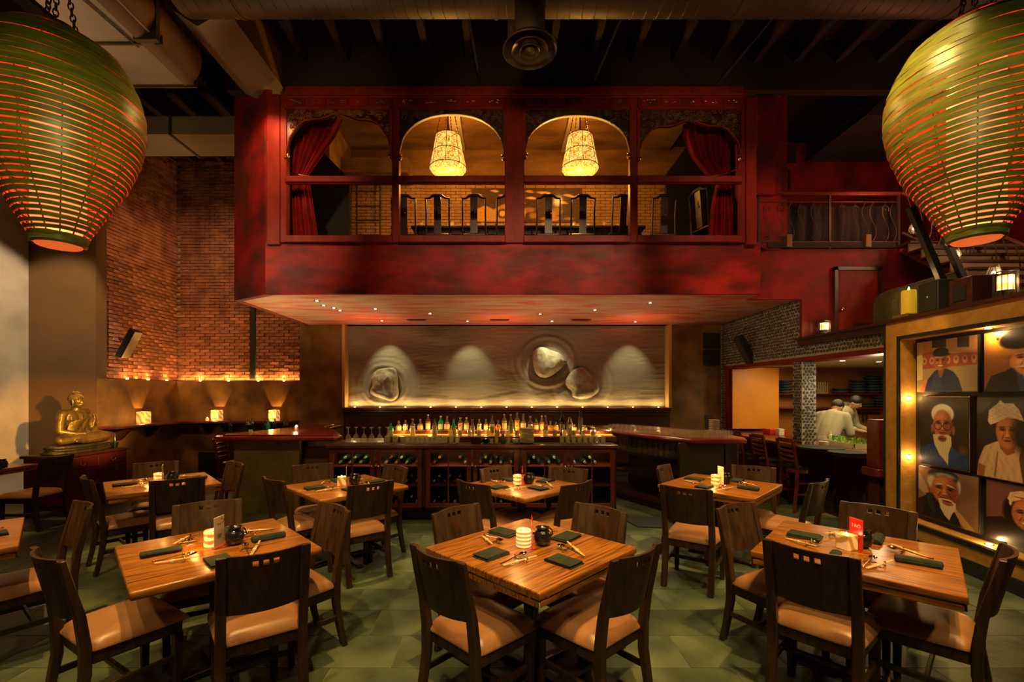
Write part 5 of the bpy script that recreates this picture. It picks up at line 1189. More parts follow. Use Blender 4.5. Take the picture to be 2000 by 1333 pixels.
# walk along the profile
arc = [(4.60 - i * (4.60 - 2.875) / 600, 0) for i in range(601)]; arc = [(z, prof_at(z)) for z, _ in arc]
cum = [0]
for (z0, r0), (z1, r1) in zip(arc, arc[1:]): cum.append(cum[-1] + math.hypot(z1 - z0, r1 - r0))
def along(s_):
    k = min(range(len(cum)), key=lambda i: abs(cum[i] - s_)); return arc[k]
ln = thing('hanging_lantern', 'huge green bamboo lantern glowing red inside, over the brick corner and statue', 'lantern', (-3.53, 3.6, 0), 0, 'hanging bamboo lanterns')
S = cum[-1]; nr = 47; pitch = S / nr
for i in range(nr):
    sm = (i + .5) * pitch; f = i / nr; w = pitch * (1.04 if f < .36 else lerp(.95, .68, min(1, ((f - .36) / .5) ** .9)))
    za, ra = along(max(0, sm - w / 2)); zb2, rb2 = along(min(S, sm + w / 2)); th = .007; seg = 44
    mb = MB(); vs = []
    ph = rnd.uniform(0, 6); am = .0025
    for (r, z) in ((ra, za), (rb2, zb2), (rb2 - th, zb2), (ra - th, za)):
        for k in range(seg):
            a = 2 * PI * k / seg; rr_ = r + am * math.sin(a * 9 + ph) + am * math.sin(a * 3 + ph * 2); vs.append((rr_ * math.cos(a), rr_ * math.sin(a), z + am * math.sin(a * 2 + ph)))
    fo = []; fi = []
    for q in range(4):
        for k in range(seg):
            fc = (q * seg + k, q * seg + (k + 1) % seg, ((q + 1) % 4) * seg + (k + 1) % seg, ((q + 1) % 4) * seg + k); (fi if q in (1, 2) else fo).append(fc)
    mb._add(vs, fo); mb.cur = 1; b0 = len(mb.f); mb.f += fi; mb.mi += [1] * len(fi)
    mb.build('bamboo_strip', [m_green, m_redin], ln, smooth=True, angle=50)
for k in range(14):
    a = 2 * PI * (k + .3) / 14; mb = MB(); mb.tube([((r - .012) * math.cos(a), (r - .012) * math.sin(a), z) for z, r in [along(S * j / 24) for j in range(25)]], .0055, 5); mb.build('rib', m_rib, ln, smooth=True)
MB().lathe([(.165, 3.0), (.165, 4.22), (.10, 4.26)], seg=28).build('inner_shade', m_glow, ln, smooth=True)
MB().lathe([(0, 2.868), (.135, 2.868), (.15, 2.885), (.15, 2.90)], seg=30).build('base_disc', m_glowdisc, ln, smooth=True)
MB().lathe([(.158, 2.87), (.172, 2.885), (.172, 2.935), (.16, 2.94)], seg=34, cap=False).build('base_hoop', m_green, ln, smooth=True)
MB().lathe([(.0, 4.62), (.10, 4.615), (.12, 4.59)], seg=24).build('top_cap', m_green, ln, smooth=True)
m_chain = mat('rusty_chain', (.16, .045, .02), .5, metal=.6, var=(.06, .03, .015), vscale=30)
for c in range(3):
    a = 2 * PI * c / 3 + .5; p0 = Vector((.10 * math.cos(a), .10 * math.sin(a), 4.60)); p1_ = Vector((.02 * math.cos(a), .02 * math.sin(a), 5.15)); ptop = Vector((.01 * math.cos(a), .01 * math.sin(a), 7.04)); mb = MB()
    n = 12; nn = 34
    for k in range(n + nn):
        p = p0.lerp(p1_, (k + .5) / n) if k < n else p1_.lerp(ptop, (k - n + .5) / nn)
        al = (k % 2) * PI / 2; ring = []
        for j in range(8):
            q = 2 * PI * j / 8; x = .017 * math.cos(q); z = .034 * math.sin(q); ring.append(p + Vector((x * math.cos(al + a), x * math.sin(al + a), z)))
        mb.tube(ring, .0055, 5, True)
    mb.build('chain', m_chain, ln)
freeze(ln)
dup(ln, (3.63, 3.48, 0), R(140), 'huge green bamboo lantern glowing red inside, above the portrait photographs')
for x, y in ((-3.53, 3.6), (3.63, 3.48)):
    for z, q in ((3.25, .27), (3.75, .40), (4.1, .36)):
        for a in range(3): lamp('POINT', (x + q * math.cos(a * 2.1 + z), y + q * math.sin(a * 2.1 + z), z), 1.3, (1, .22, .07), size=.08)
    lamp('POINT', (x, y, 2.96), 5, (1, .30, .10), size=.06)
    lamp('SPOT', (x * .45, y - 2.0, 3.0), 62, (1, .90, .42), (x, y, 3.7), size=.04, cone=40, blend=.9); lamp('SPOT', (x * .62, y + 1.3, 4.6), 34, (1, .55, .18), (x, y, 4.0), size=.04, cone=40, blend=.9)
ORD = ['first', 'second', 'third', 'fourth', 'fifth', 'sixth', 'seventh', 'eighth', 'ninth', 'tenth', 'eleventh', 'twelfth', 'thirteenth', 'fourteenth', 'fifteenth', 'sixteenth', 'seventeenth', 'eighteenth']
m_bartop = mat('red_bar_wood', (.20, .014, .010), .22, var=(.28, .026, .014), vscale=3, stretch=(1, 4, 4), coat=.5)
# ------------------------------------------------------------------ bars and wine cabinet
lb_ = thing('left_bar', 'olive plaster bar counter with red wood top left of the wine cabinet', 'bar counter')
MB().prism([(-4.05, 6.32), (-2.36, 6.32), (-2.36, 6.62), (-3.1, 8.1), (-3.1, 8.7), (-3.62, 8.7), (-3.66, 8.1), (-4.12, 6.5)], 1.035, 1.095).build('bar_top', m_bartop, lb_, bevel=.022, seg=3, smooth=True)
MB().prism([(-3.98, 6.42), (-2.40, 6.42), (-2.40, 6.50), (-2.55, 6.62), (-3.2, 8.1), (-3.2, 8.6), (-3.50, 8.6), (-3.60, 8.1), (-4.02, 6.55)], 1.095, 1.115).build('raised_edge', m_bartop, lb_, bevel=.008)
MB().bb(X(457, 6.42), X(586, 6.42), 6.42, 6.72, 0, 1.035).build('plaster_body', m_olive, lb_)
MB().bb(X(590, 6.5), X(650, 6.5), 6.50, 6.60, 0, .93).build('lower_body', m_pillar, lb_)
MB().bb(X(586, 6.42), X(590, 6.42), 6.40, 6.60, 0, 1.035).build('corner_strip', m_steel, lb_)
MB().prism([(-3.79, 6.72), (-3.3, 6.72), (-3.2, 8.6), (-3.5, 8.6)], 0, 1.03).build('side_body', m_olive, lb_)
MB().bb(-2.95, -2.45, 6.62, 6.70, .94, 1.0).build('bright_gap', m_white, lb_)  # white slab put in for the light showing through the gap under the flap
v = thing('votive_candle', 'lit votive candle on the red bar top left of the glasses', 'candle', (X(579, 7.2), 7.2, 1.116)); MB().cyl((0, 0, 0), .028, .06).build('glass_cup', m_white, v); MB().sphere((0, 0, .068), .014).build('flame', m_flame, v); lamp('POINT', (X(579, 7.2), 7.15, 1.24), 1.2, (1, .6, .25), size=.02)
cd = MB().bb(-.028, .028, -.004, .004, 0, .05).build('small_card', m_paper); cd.location = (X(482, 6.6), 6.7, 1.116); tag(cd, 'small white card standing on the left bar top', 'card')
m_bg = mat('dark_bottle_glass', (.010, .022, .008), .12, coat=.5)
# wine cabinet
CX0, CX1, CY0, CY1, CZ = X(640, 6.0), X(1204, 6.0), 6.0, 6.52, 1.02
wc = thing('wine_cabinet', 'long mahogany wine cabinet with six glazed doors and a worktop below the bottles', 'cabinet', (0, 6.0, 0))
W3 = (CX1 - CX0) / 3
MB().bb(CX0 - .02, CX1 + .02, -.03, .54, .975, CZ).build('worktop', m_mah, wc, bevel=.01, seg=2)
mb = MB().bb(CX0, CX1, .50, .52, .16, .975).bb(CX0, CX1, .01, .52, .16, .20).bb(CX0, CX1, .01, .52, .955, .975)
for k in range(4): mb.bb(CX0 + k * W3 - (.018 if k else 0), CX0 + k * W3 + (.018 if k < 3 else 0), .01, .52, .16, .975)
mb.build('carcass', m_mahd, wc)
MB().bb(CX0 + .05, CX1 - .05, .10, .50, 0, .16).build('plinth', m_black, wc)
for k in range(3):
    for z in (Z(912, 6.0), Z(949, 6.0)): MB().bb(CX0 + k * W3 + .02, CX0 + (k + 1) * W3 - .02, .03, .50, z - .012, z).build('shelf', m_mah, wc)
for k in range(1, 3):
    for dx in (-.022, .022): MB().bb(CX0 + k * W3 + dx - .006, CX0 + k * W3 + dx + .006, -.012, .0, .18, .97).build('metal_strip', m_steel, wc)
bott = []
for k in range(3):
    for j in range(2):
        x0 = CX0 + k * W3 + .028 + j * (W3 / 2 - .014); x1 = x0 + W3 / 2 - .042
        d = bpy.data.objects.new('door', None); C.objects.link(d); d.parent = wc
        z0, z1, st = .19, .955, .055
        zt = Z(885, 6.0); zb = Z(983, 6.0)
        fr = MB().bb(x0, x0 + st, -.02, .008, z0, z1).bb(x1 - st, x1, -.02, .008, z0, z1).bb(x0 + st, x1 - st, -.02, .008, zt, z1).bb(x0 + st, x1 - st, -.02, .008, z0, zb).build('door_frame', m_mah, d, bevel=.004)
        MB().bb((x0 + x1) / 2 - .009, (x0 + x1) / 2 + .009, -.014, .006, zb, zt).build('mullion', m_mah, d)
        MB().bb(x0 + st, x1 - st, -.004, .0, zb, zt).build('pane', m_pane, d)
        kx = x1 - .028 if j == 0 else x0 + .028
        MB().sphere((kx, -.032, Z(911, 6.0)), .014, 10, 7).build('knob', m_gold, d, smooth=True)
        bott.append((k, j, x0 + st, x1 - st))
# wine bottles lying in the cabinet: neck end to the room
m_caps = {'red': mat('red_foil', (.30, .02, .015), .35), 'green': mat('green_foil', (.20, .26, .07), .35), 'grey': mat('grey_foil', (.30, .29, .24), .3), 'rust': mat('rust_foil', (.38, .10, .04), .35), 'black': mat('black_foil', (.03, .03, .03), .3)}
wine = {}
for cn, cm in m_caps.items():
    t = thing('wine_bottle', '', 'wine bottle', (0, 0, 0))
    MB().lathe([(0, 0), (.037, .003), (.038, .18), (.032, .215), (.015, .235), (.0145, .30)], (0, .32, 0), 12, 'y').build('bottle_body', m_bg, t, smooth=True).scale = (1, -1, 1)
    t.children[0].location = (0, .64, 0) if False else (0, .34 + .32 - .32 + .0, 0)
    b = t.children[0]; me = b.data; b.scale = (1, 1, 1); b.location = (0, 0, 0)
    for v in me.vertices: v.co.y = .64 - v.co.y - .30 + .30 if False else (.62 - v.co.y)
    me.flip_normals()
    MB().cyl((0, -.005, 0), .0165, .055, 10, 'y').build('foil_cap', cm, t, smooth=True)
    wine[cn] = freeze(t)
usedw = set(); rr = random.Random(12)
shz = [Z(912, 6.0), Z(949, 6.0), .20]
un = ('nearest the left bar', 'in the middle', 'nearest the right bar')
for (k, j, xa_, xb_) in bott:
    for si, sz in enumerate(shz):
        n = 4 if not (k == 2 and si == 1) else 2; cols = [xa_ + .035 + q * (xb_ - xa_ - .07) / 3 for q in range(4)]
        if k == 2 and j == 1 and si > 0: continue
        layers = [(0, c) for c in cols if rr.random() < .85] + [(1, (cols[q] + cols[q + 1]) / 2) for q in range(3) if rr.random() < .62]
        if si == 2: layers += [(2, cols[1])] if rr.random() < .5 else []
        for wi, (ly, x) in enumerate(layers):
            cn = rr.choice(['grey', 'rust', 'black', 'grey', 'red', 'green'] if k < 2 else ['grey', 'grey', 'black']); 
            if k == 0 and j == 0 and si == 0: cn = 'green'
            if cn not in usedw: o = wine[cn]; usedw.add(cn)
            else: o = dup(wine[cn])
            o.location = (x, 6.10 + rr.uniform(0, .03), sz + .040 + ly * .066)
            where = ('top', 'middle', 'bottom')[si]
            g = 'wine bottles on the %s shelf, %s door of the cabinet pair %s' % (where, ('first', 'second')[j], un[k])
            o['label'] = '%s-capped wine bottle, %s shelf, %s door from left bar, %s' % (cn, where, ORD[2 * k + j], '%s in the %s layer' % (ORD[wi], ('bottom', 'second', 'third')[ly])); o['group'] = g
for cn in wine:
    if cn not in usedw:
        for c_ in list(wine[cn].children): bpy.data.objects.remove(c_)
        bpy.data.objects.remove(wine[cn])
for k in range(3): lamp('AREA', (CX0 + (k + .5) * W3, 6.08, .945), 1.8, (1, .75, .45), (CX0 + (k + .5) * W3, 6.2, 0), sx=1.1, sy=.04)
# cloth mat, stepped bottle shelf with glowing front
cm_ = MB().sheet(lambda u, v: (lerp(CX0 + .03, CX1 - .02, u), lerp(6.01, 6.26, v) , CZ + .004 + .003 * math.sin(u * 90) * (v < .2)), 160, 4).build('bar_mat', m_napkin, solid=.003); tag(cm_, 'dark green cloth along the front of the wine cabinet worktop', 'cloth')
bs = thing('bottle_shelf', 'red wood bottle step with glowing amber front on the wine cabinet', 'shelf', (0, 0, 0))
bx0, bx1 = X(752, 6.4), X(1203, 6.4)
m_honey = mat('glowing_bottle_front', (1, .6, .1), .4, emit=(1, .42, .05), estr=.42)
MB().bb(bx0, bx1, 6.34, 6.60, CZ + .001, CZ + .075).build('step', m_mah, bs, bevel=.006)
MB().bb(bx0, bx1, 6.60, 6.86, CZ + .001, CZ + .13).build('step', m_mah, bs, bevel=.006)
MB().bb(bx0 + .02, bx1 - .02, 6.50, 6.60, CZ + .076, CZ + .088).build('led_strip', m_honey, bs)
for i in range(8): lamp('POINT', (lerp(bx0, bx1, (i + .5) / 8), 6.55, CZ + .14), 1.0, (1, .55, .14), size=.03)
struct(MB().bb(CX0, CX1, 6.52, 6.9, 0, CZ).build('trim_9', m_mahd))
# bottles: kinds by (glass, liquor colour, height)
def liquor(nm, col, rough=.08, em=0): return mat('liquor_' + nm, tuple(c * .7 for c in col), rough, coat=.6, spec=.7, emit=col if em else None, estr=em * .35, alpha=.80)  # weak emission put into the liquor, imitating light through the bottles
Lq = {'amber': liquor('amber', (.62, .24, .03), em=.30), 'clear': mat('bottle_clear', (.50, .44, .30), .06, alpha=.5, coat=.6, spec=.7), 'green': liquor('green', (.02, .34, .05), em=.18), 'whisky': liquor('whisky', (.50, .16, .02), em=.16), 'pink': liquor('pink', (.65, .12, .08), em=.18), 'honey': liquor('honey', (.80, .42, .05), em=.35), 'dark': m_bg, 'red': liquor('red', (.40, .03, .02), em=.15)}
m_label = mat('cream_label', (.60, .52, .34), .6); m_labelg = mat('gold_label', (.55, .34, .08), .4)
m_capm = {'white': m_white, 'gold': m_gold, 'black': m_black, 'cork': m_gplaster}
def bottle(kind, h, r, cap, label, shape):
    t = thing('liquor_bottle', '', 'bottle')
    if shape == 'tall': pr = [(r * .9, 0), (r, .01), (r, h * .60), (r * .8, h * .68), (r * .34, h * .76), (r * .30, h * .93)]
    elif shape == 'bell': pr = [(r * .9, 0), (r * 1.1, .01), (r * 1.15, h * .35), (r * .9, h * .52), (r * .45, h * .68), (r * .34, h * .92)]
    elif shape == 'round': pr = [(r * .7, 0), (r * 1.2, .03), (r * 1.25, h * .3), (r * .95, h * .5), (r * .35, h * .62), (r * .34, h * .9)]
    elif shape == 'square': pr = [(r * .95, 0), (r, .008), (r, h * .66), (r * .9, h * .71), (r * .36, h * .75), (r * .36, h * .9)]
    else: pr = [(r * .9, 0), (r, .01), (r * .95, h * .55), (r * .36, h * .78), (r * .34, h * .94)]
    sg = 14 if shape != 'square' else 8; zc = h * .56; kk = max(i for i, p in enumerate(pr) if p[1] <= zc); p_, q_ = pr[kk], pr[min(kk + 1, len(pr) - 1)]; rc = lerp(p_[0], q_[0], (zc - p_[1]) / max(1e-4, q_[1] - p_[1]))
    MB().lathe(pr[:kk + 1] + [(rc, zc)], seg=sg).build('bottle_body', Lq[kind], t, smooth=True)
    MB().lathe([(rc, zc)] + pr[kk + 1:], seg=sg, cap=False).build('bottle_neck', Lq[kind] if kind in ('green', 'dark') else m_glass, t, smooth=True)
    MB().cyl((0, 0, h * .92), r * .40, h * .08, 10).build('cap', m_capm[cap], t, smooth=True)
    if label:
        a0, a1 = -PI * .85, -PI * .15; zz0, zz1 = h * .14, h * .46
        MB().sheet(lambda u, v: ((r * 1.17 if shape in ('bell', 'round') else r * 1.02) * math.cos(lerp(a0, a1, u)), (r * 1.17 if shape in ('bell', 'round') else r * 1.02) * math.sin(lerp(a0, a1, u)), lerp(zz0, zz1, v)), 8, 1).build('paper_label', m_label if label == 1 else m_labelg, t, smooth=True)
    return t
row = [  # px, top py, kind, cap, label, shape, description
    (763, 826, 'green', 'black', 1, 'tall', 'dark green bottle behind the last wine glasses'), (779, 822, 'honey', 'gold', 1, 'bell', 'honey-coloured bottle with gold cap behind the tumblers'),
    (792, 821, 'amber', 'cork', 1, 'tall', 'amber bottle with cork cap, first above the tumblers'), (806, 818, 'honey', 'gold', 0, 'tall', 'slim honey bottle above the tumblers'), (821, 819, 'amber', 'gold', 1, 'bell', 'wide amber bottle with broad shoulders above the tumblers'),
    (836, 810, 'pink', 'white', 1, 'tall', 'tall rose-amber bottle with pale cap and label'), (849, 817, 'whisky', 'black', 1, 'tall', 'brown bottle with black pourer beside the tall rose-amber bottle'), (861, 813, 'green', 'white', 1, 'tall', 'bright green bottle with white cap'),
    (873, 813, 'whisky', 'gold', 1, 'bell', 'brown bell-shaped bottle between the two green bottles'), (886, 816, 'green', 'black', 2, 'bell', 'bright green bell-shaped bottle with gold label'), (899, 816, 'whisky', 'gold', 0, 'tall', 'brown bottle with gold cap next to the green bell bottle'),
    (911, 816, 'clear', 'white', 1, 'tall', 'clear bottle with round stopper'), (923, 819, 'clear', 'gold', 1, 'slim', 'clear bottle with gold cap, first of three short ones'), (936, 819, 'honey', 'gold', 1, 'slim', 'pale honey bottle with gold cap, second of three short ones'), (949, 819, 'amber', 'gold', 1, 'slim', 'amber bottle with gold cap, third of three short ones'),
    (961, 812, 'honey', 'cork', 2, 'tall', 'honey bottle with corked neck standing above the wooden box'), (973, 820, 'amber', 'black', 0, 'round', 'squat amber round bottle'), (985, 809, 'clear', 'gold', 1, 'tall', 'tall clear bottle with large cream label, left of its twin'),
    (998, 809, 'clear', 'gold', 1, 'tall', 'tall clear bottle with large cream label, right of its twin'), (1010, 806, 'amber', 'gold', 2, 'tall', 'tall amber bottle with gold label left of the white plates'), (1022, 809, 'clear', 'cork', 1, 'bell', 'clear round-shouldered bottle behind the white plates'),
    (1036, 813, 'honey', 'white', 1, 'square', 'square pale bottle behind the white plates'), (1047, 817, 'red', 'black', 1, 'tall', 'red bottle just right of the white plates'), (1058, 812, 'pink', 'white', 2, 'slim', 'pink bottle with pale cap, left of the pink pair'), (1066, 812, 'pink', 'white', 2, 'slim', 'pink bottle with pale cap, right of the pink pair'),
    (1075, 823, 'amber', 'cork', 0, 'round', 'small round amber bottle beside the pink pair'), (1086, 824, 'honey', 'black', 1, 'square', 'small square honey bottle'), (1098, 801, 'dark', 'black', 1, 'tall', 'tall dark bottle with gold neck before the boulder panel'), (1122, 830, 'honey', 'gold', 1, 'square', 'short honey bottle behind the steel shaker'),
    (1142, 832, 'amber', 'white', 1, 'square', 'short amber bottle near the end of the shelf'), (1158, 833, 'honey', 'gold', 1, 'square', 'last short honey bottle at the end of the shelf')]
rr = random.Random(2)
for i, (px, py, kd, cp, lbl, shp, ds) in enumerate(row):
    D = 6.66 if i % 3 else 6.45; zb = CZ + (.131 if D > 6.6 else .077); h = Z(py, D) - zb
    if D < 6.6: D = 6.44
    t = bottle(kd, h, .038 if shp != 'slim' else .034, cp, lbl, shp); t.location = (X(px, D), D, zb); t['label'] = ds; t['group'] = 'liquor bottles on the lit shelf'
# second row of small colourful bottles low in front
for i in range(16):
    px = 880 + i * 18.5; D = 6.42
    if abs(px - 1031) < 18: continue
    kd = ('honey', 'amber', 'clear', 'amber', 'honey', 'pink')[i % 6]
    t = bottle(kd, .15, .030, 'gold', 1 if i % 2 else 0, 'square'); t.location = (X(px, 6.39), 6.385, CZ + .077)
    t['label'] = 'small %s flask of the low front row, %s from the left bar' % (kd, ORD[i]); t['group'] = 'small flasks of the low front row'
sk = thing('cocktail_shaker', 'steel cocktail shaker standing near the tall dark bottle', 'shaker', (X(1112, 6.5), 6.5 - .04, CZ + .077)); MB().lathe([(.038, 0), (.046, .16), (.046, .17), (.03, .21), (.02, .235), (.018, .26), (0, .265)], seg=20).build('shaker_body', m_chrome, sk, smooth=True); MB().cyl((0, 0, .158), .048, .012, 20).build('band', m_gold, sk)
vz = thing('strainer_holder', 'slanted glass holder with a dark-handled tool at the end of the bottles', 'holder', (X(1134, 6.42), 6.43, CZ + .077)); MB().lathe([(.036, 0), (.034, .26), (.030, .26), (.030, .01)], seg=16, cap=False).build('glass_tube', m_glass, vz, smooth=True); MB().cyl((0, 0, .02), .018, .34, 10).build('tool_handle', m_plateblue, vz)
# glasses on the worktop
def clone(o, loc, rz=0, s_=None):
    c = o.copy(); C.objects.link(c); c.location = loc; c.rotation_euler = (0, 0, rz)
    if s_: c.scale = s_
    return c
wg = MB().lathe([(.034, 0), (.038, .02), (.036, .07), (.022, .105), (.004, .12), (.0035, .195), (.030, .204), (.031, .207), (.004, .200)], seg=16, cap=False).build('wine_glass', m_glass, smooth=True); tag(wg, 'upturned wine glass in the rows at the left bar end of the worktop', 'glass', 'upturned wine glasses on the worktop')
q = 0
for i in range(8):
    for j in range(2):
        loc = (X(680 + i * 15.3, 6.14 + .12 * j), 6.14 + .13 * j, CZ + .009)
        if q == 0: wg.location = loc; c_ = wg
        else: c_ = clone(wg, loc)
        c_['label'] = 'upturned wine glass, %s from the left bar, %s row' % (ORD[i], ('front', 'back')[j]); q += 1
tm = MB().lathe([(.033, 0), (.030, .10), (.030, .105), (0, .105), (0, .098), (.027, .098), (.030, .003), (.033, 0)], seg=14, cap=False).build('tumbler', m_glass, smooth=True); tag(tm, 'upturned tumbler in the block beside the wine glasses', 'glass', 'upturned tumblers beside the wine glasses')
q = 0
for i in range(8):
    for j in range(2):
        loc = (X(796 + i * 9.6, 6.12), 6.10 + .08 * j, CZ + .009)
        if q == 0: tm.location = loc; c_ = tm
        else: c_ = clone(tm, loc)
        c_['label'] = 'upturned tumbler, %s after the wine glasses, %s row' % (ORD[i], ('front', 'back')[j]); q += 1
for (x0, n, lbx, grp) in ((858, 4, 'faceted tumbler before the green bottles', 'faceted tumblers before the green bottles'), (1098, 8, 'tumbler at the right end of the worktop', 'tumblers at the right bar end')):
    g0 = None
    for i in range(n):
        for j in range(2):
            loc = (X(x0 + i * 11.5, 6.1), 6.09 + .085 * j, CZ + .009)
            if g0 is None: g0 = MB().lathe([(.024, 0), (.027, .006), (.035, .10), (.032, .10), (.023, .012), (0, .01)], seg=9, cap=False).build('tumbler', m_glass); g0.location = loc; tag(g0, lbx, 'glass', grp); c_ = g0
            else: c_ = clone(g0, loc)
            c_['label'] = lbx + ', %s in the %s row' % (ORD[i], ('front', 'back')[j])
bx = MB().bb(-.07, .07, -.05, .05, 0, .085).build('wooden_box', m_joist, bevel=.004); bx.location = (X(930, 6.12), 6.12, CZ + .009); tag(bx, 'small dark wooden box on the worktop', 'box')
bw = MB().lathe([(.025, 0), (.045, .02), (.055, .06), (.05, .06), (.04, .02), (0, .012)], seg=16).build('dark_bowl', m_pot, smooth=True); bw.location = (X(949, 6.12), 6.12, CZ + .009); tag(bw, 'glossy dark bowl beside the yellow cups', 'bowl')
m_yel = mat('yellow_glaze', (.50, .42, .05), .3, coat=.4)
for i, (px, z) in enumerate(((960, 0), (970, 0), (970, .062))):
    cu = MB().lathe([(.022, 0), (.028, .06), (.024, .06), (.02, .01), (0, .008)], seg=14).build('yellow_cup', m_yel, smooth=True); cu.location = (X(px, 6.1), 6.1, CZ + .009 + z); tag(cu, ('single yellow cup beside the dark bowl', 'yellow cup at the bottom of the pair', 'yellow cup on top of the pair')[i], 'cup', 'yellow cups on the worktop')
jg = MB().lathe([(.028, 0), (.036, .03), (.034, .08), (.018, .11), (.022, .13)], seg=14).build('green_jug', m_plateblue, smooth=True); jg.location = (X(982, 6.1), 6.1, CZ + .009); tag(jg, 'small dark green jug next to the yellow cups', 'jug')
tg = MB().lathe([(.024, 0), (.027, .17), (.025, .17), (.022, .01), (0, .01)], seg=14).build('tall_glass', m_glass, smooth=True); tg.location = (X(993, 6.1), 6.1, CZ + .009); tag(tg, 'tall clear glass between the jug and white bowl', 'glass')
for i in range(2):
    wb_ = MB().lathe([(.025, 0), (.04, .012), (.048, .05), (.044, .05), (.036, .015), (0, .01)], seg=18).build('white_bowl', m_white, smooth=True); wb_.location = (X(1007, 6.1), 6.1, CZ + .009 + .015 * i); tag(wb_, 'small white bowl left of the plate stack, ' + ('upper' if i else 'lower'), 'bowl')
p0_ = MB().lathe([(.05, 0), (.085, .004), (.098, .013), (.099, .017), (.09, .014), (0, .008)], seg=22).build('white_plate', m_white, smooth=True); tag(p0_, 'white plate at the bottom of the tall stack on the cabinet worktop', 'plate', 'white plates stacked on the worktop')
for i in range(11):
    loc = (X(1029, 6.12) + rr.uniform(-.003, .003), 6.14, CZ + .009 + i * .0185)
    if i == 0: p0_.location = loc
    else: clone(p0_, loc)['label'] = 'white plate in the tall worktop stack, %s from the bottom' % ORD[i]
# right bar counter with the rack of tumblers
rb = thing('right_bar', 'mahogany bar counter curving right of the wine cabinet, black shelves below', 'bar counter')
MB().prism([(1.55, 8.7), (1.67, 7.55), (2.50, 6.02), (3.22, 5.98), (3.36, 6.3), (3.34, 7.3), (2.7, 8.7)], 1.03, 1.09).build('bar_top', m_bartop, rb, bevel=.02, seg=3, smooth=True)
MB().bb(X(1325, 6.12), X(1414, 6.12), 6.10, 6.16, .03, 1.03).build('end_panel', m_black, rb, bevel=.02, seg=2)
m_darkpanel = mat('dark_bronze_laminate', (.045, .032, .012), .4)
MB().bb(X(1327, 6.1), X(1412, 6.1), 6.09, 6.10, .05, 1.02).build('panel_face', m_darkpanel, rb)
MB().prism([(3.02, 6.16), (3.2, 6.2), (3.2, 7.3), (2.6, 8.7), (2.4, 8.7)], 0, 1.03).build('outer_body', m_mahd, rb)
def strip(z0, z1, d, m, nm): MB().prism([(1.70 + d, 7.58), (2.46 + d, 6.14), (2.9, 6.2), (2.6, 7.8)], z0, z1).build(nm, m, rb)
strip(.10, .16, .02, m_mahd, 'base'); strip(.44, .46, .06, m_steel, 'shelf'); strip(.74, .77, .04, m_steel, 'glass_rail'); MB().prism([(2.3, 7.8), (2.75, 6.3), (2.9, 6.3), (2.7, 7.8)], .1, 1.03).build('back_lining', m_black, rb)
MB().prism([(1.80, 7.5), (2.5, 6.15), (2.54, 6.15), (1.84, 7.5)], 0, .10).build('kick', m_black, rb)
tz = None; q = 0
a, b = Vector((1.74, 7.48, 1.092)), Vector((2.52, 6.16, 1.092)); nrm = Vector((.86, .51, 0))
spots = []
for i in range(17):
    for j in range(3): spots.append((a.lerp(b, i / 16) + nrm * (.03 + .082 * j), 0, i, j))
for i in range(6):
    for j in range(3):
        if not (j == 0 and i < 1): spots.append((Vector((2.66 + i * .082, 6.12 + j * .085, 1.092)), 1, i, j))
for p, g, i_, j_ in spots:
    if tz is None: tz = clone(tm, p); base_t = tz
    else: tz = clone(base_t, p)
    if g == 0: tz['label'] = 'right bar rack tumbler, %s from the far end, %s row' % (ORD[i_], ('edge', 'middle', 'inner')[j_]); tz['group'] = 'tumblers in the long right bar rack'
    else: tz['label'] = 'near-end right bar tumbler, %s toward stools, %s row' % (ORD[i_], ('front', 'middle', 'back')[j_]); tz['group'] = 'tumblers at the near end of the right bar'
w2 = None
for i in range(14):
    for j in range(2):
        p = Vector((1.80, 7.42, .772)).lerp(Vector((2.48, 6.24, .772)), i / 13) + nrm * (.06 + .09 * j); w2 = clone(wg, p, 0, (1, 1, 1)); w2['label'] = 'wine glass under the right bar top, %s from the far end, %s row' % (ORD[i], ('edge', 'inner')[j]); w2['group'] = 'wine glasses under the right bar'
wp = None
for i in range(7):
    c = clone(p0_, (X(1395, 6.9), 6.9, 1.092 + i * .030), 0, (.82, .82, 1.6)); c['label'] = 'white plate by the pebble wall on the right bar, %s from the bottom' % ORD[i]; c['group'] = 'white plates on the right bar'
sc2 = MB().lathe([(.02, 0), (.035, .02), (.04, .035), (0, .02)], seg=14).build('white_bowl', m_white, smooth=True); sc2.location = (X(1407, 6.7), 6.7, 1.092); tag(sc2, 'tiny white bowl beside the plate stack on the right bar', 'bowl')
tb_ = thing('till_screen', 'black tablet stand behind the white plates on the right bar', 'screen', (X(1385, 7.2), 7.2, 1.092)); MB().bb(-.09, .07, -.03, .03, .0, .02).build('base', m_black, tb_); MB().box((0, 0, .15), (.14, .02, .24), rx=R(-12)).build('tablet', m_black, tb_, bevel=.005)
# folded tray stands
for i, px in enumerate((1420, 1433, 1446)):
    t = thing('folding_tray_stand', 'folded wooden tray stand leaning between right bar and stools, %s of three' % ('first', 'middle', 'last')[i], 'tray stand', (X(px, 6.3), 6.3 + .06 * i, 0), R(4 * i), 'folded tray stands')
    MB().bb(-.045, .045, -.02, .02, .93, .97).build('top_rail', m_gplaster, t, bevel=.006)
    MB().bar([(-.03, .02, 0), (-.005, 0, .93)], .035, .02).build('leg', m_gplaster, t); MB().bar([(.035, -.02, 0), (.01, 0, .93)], .035, .02).build('leg', m_gplaster, t)
rm = MB().prism([(1.55, 6.35), (2.35, 6.1), (2.6, 6.0), (2.6, 5.6), (1.7, 5.75)], .001, .012).build('rubber_mat', m_rubber); tag(rm, 'black ribbed rubber mat on the floor in front of the right bar', 'mat')
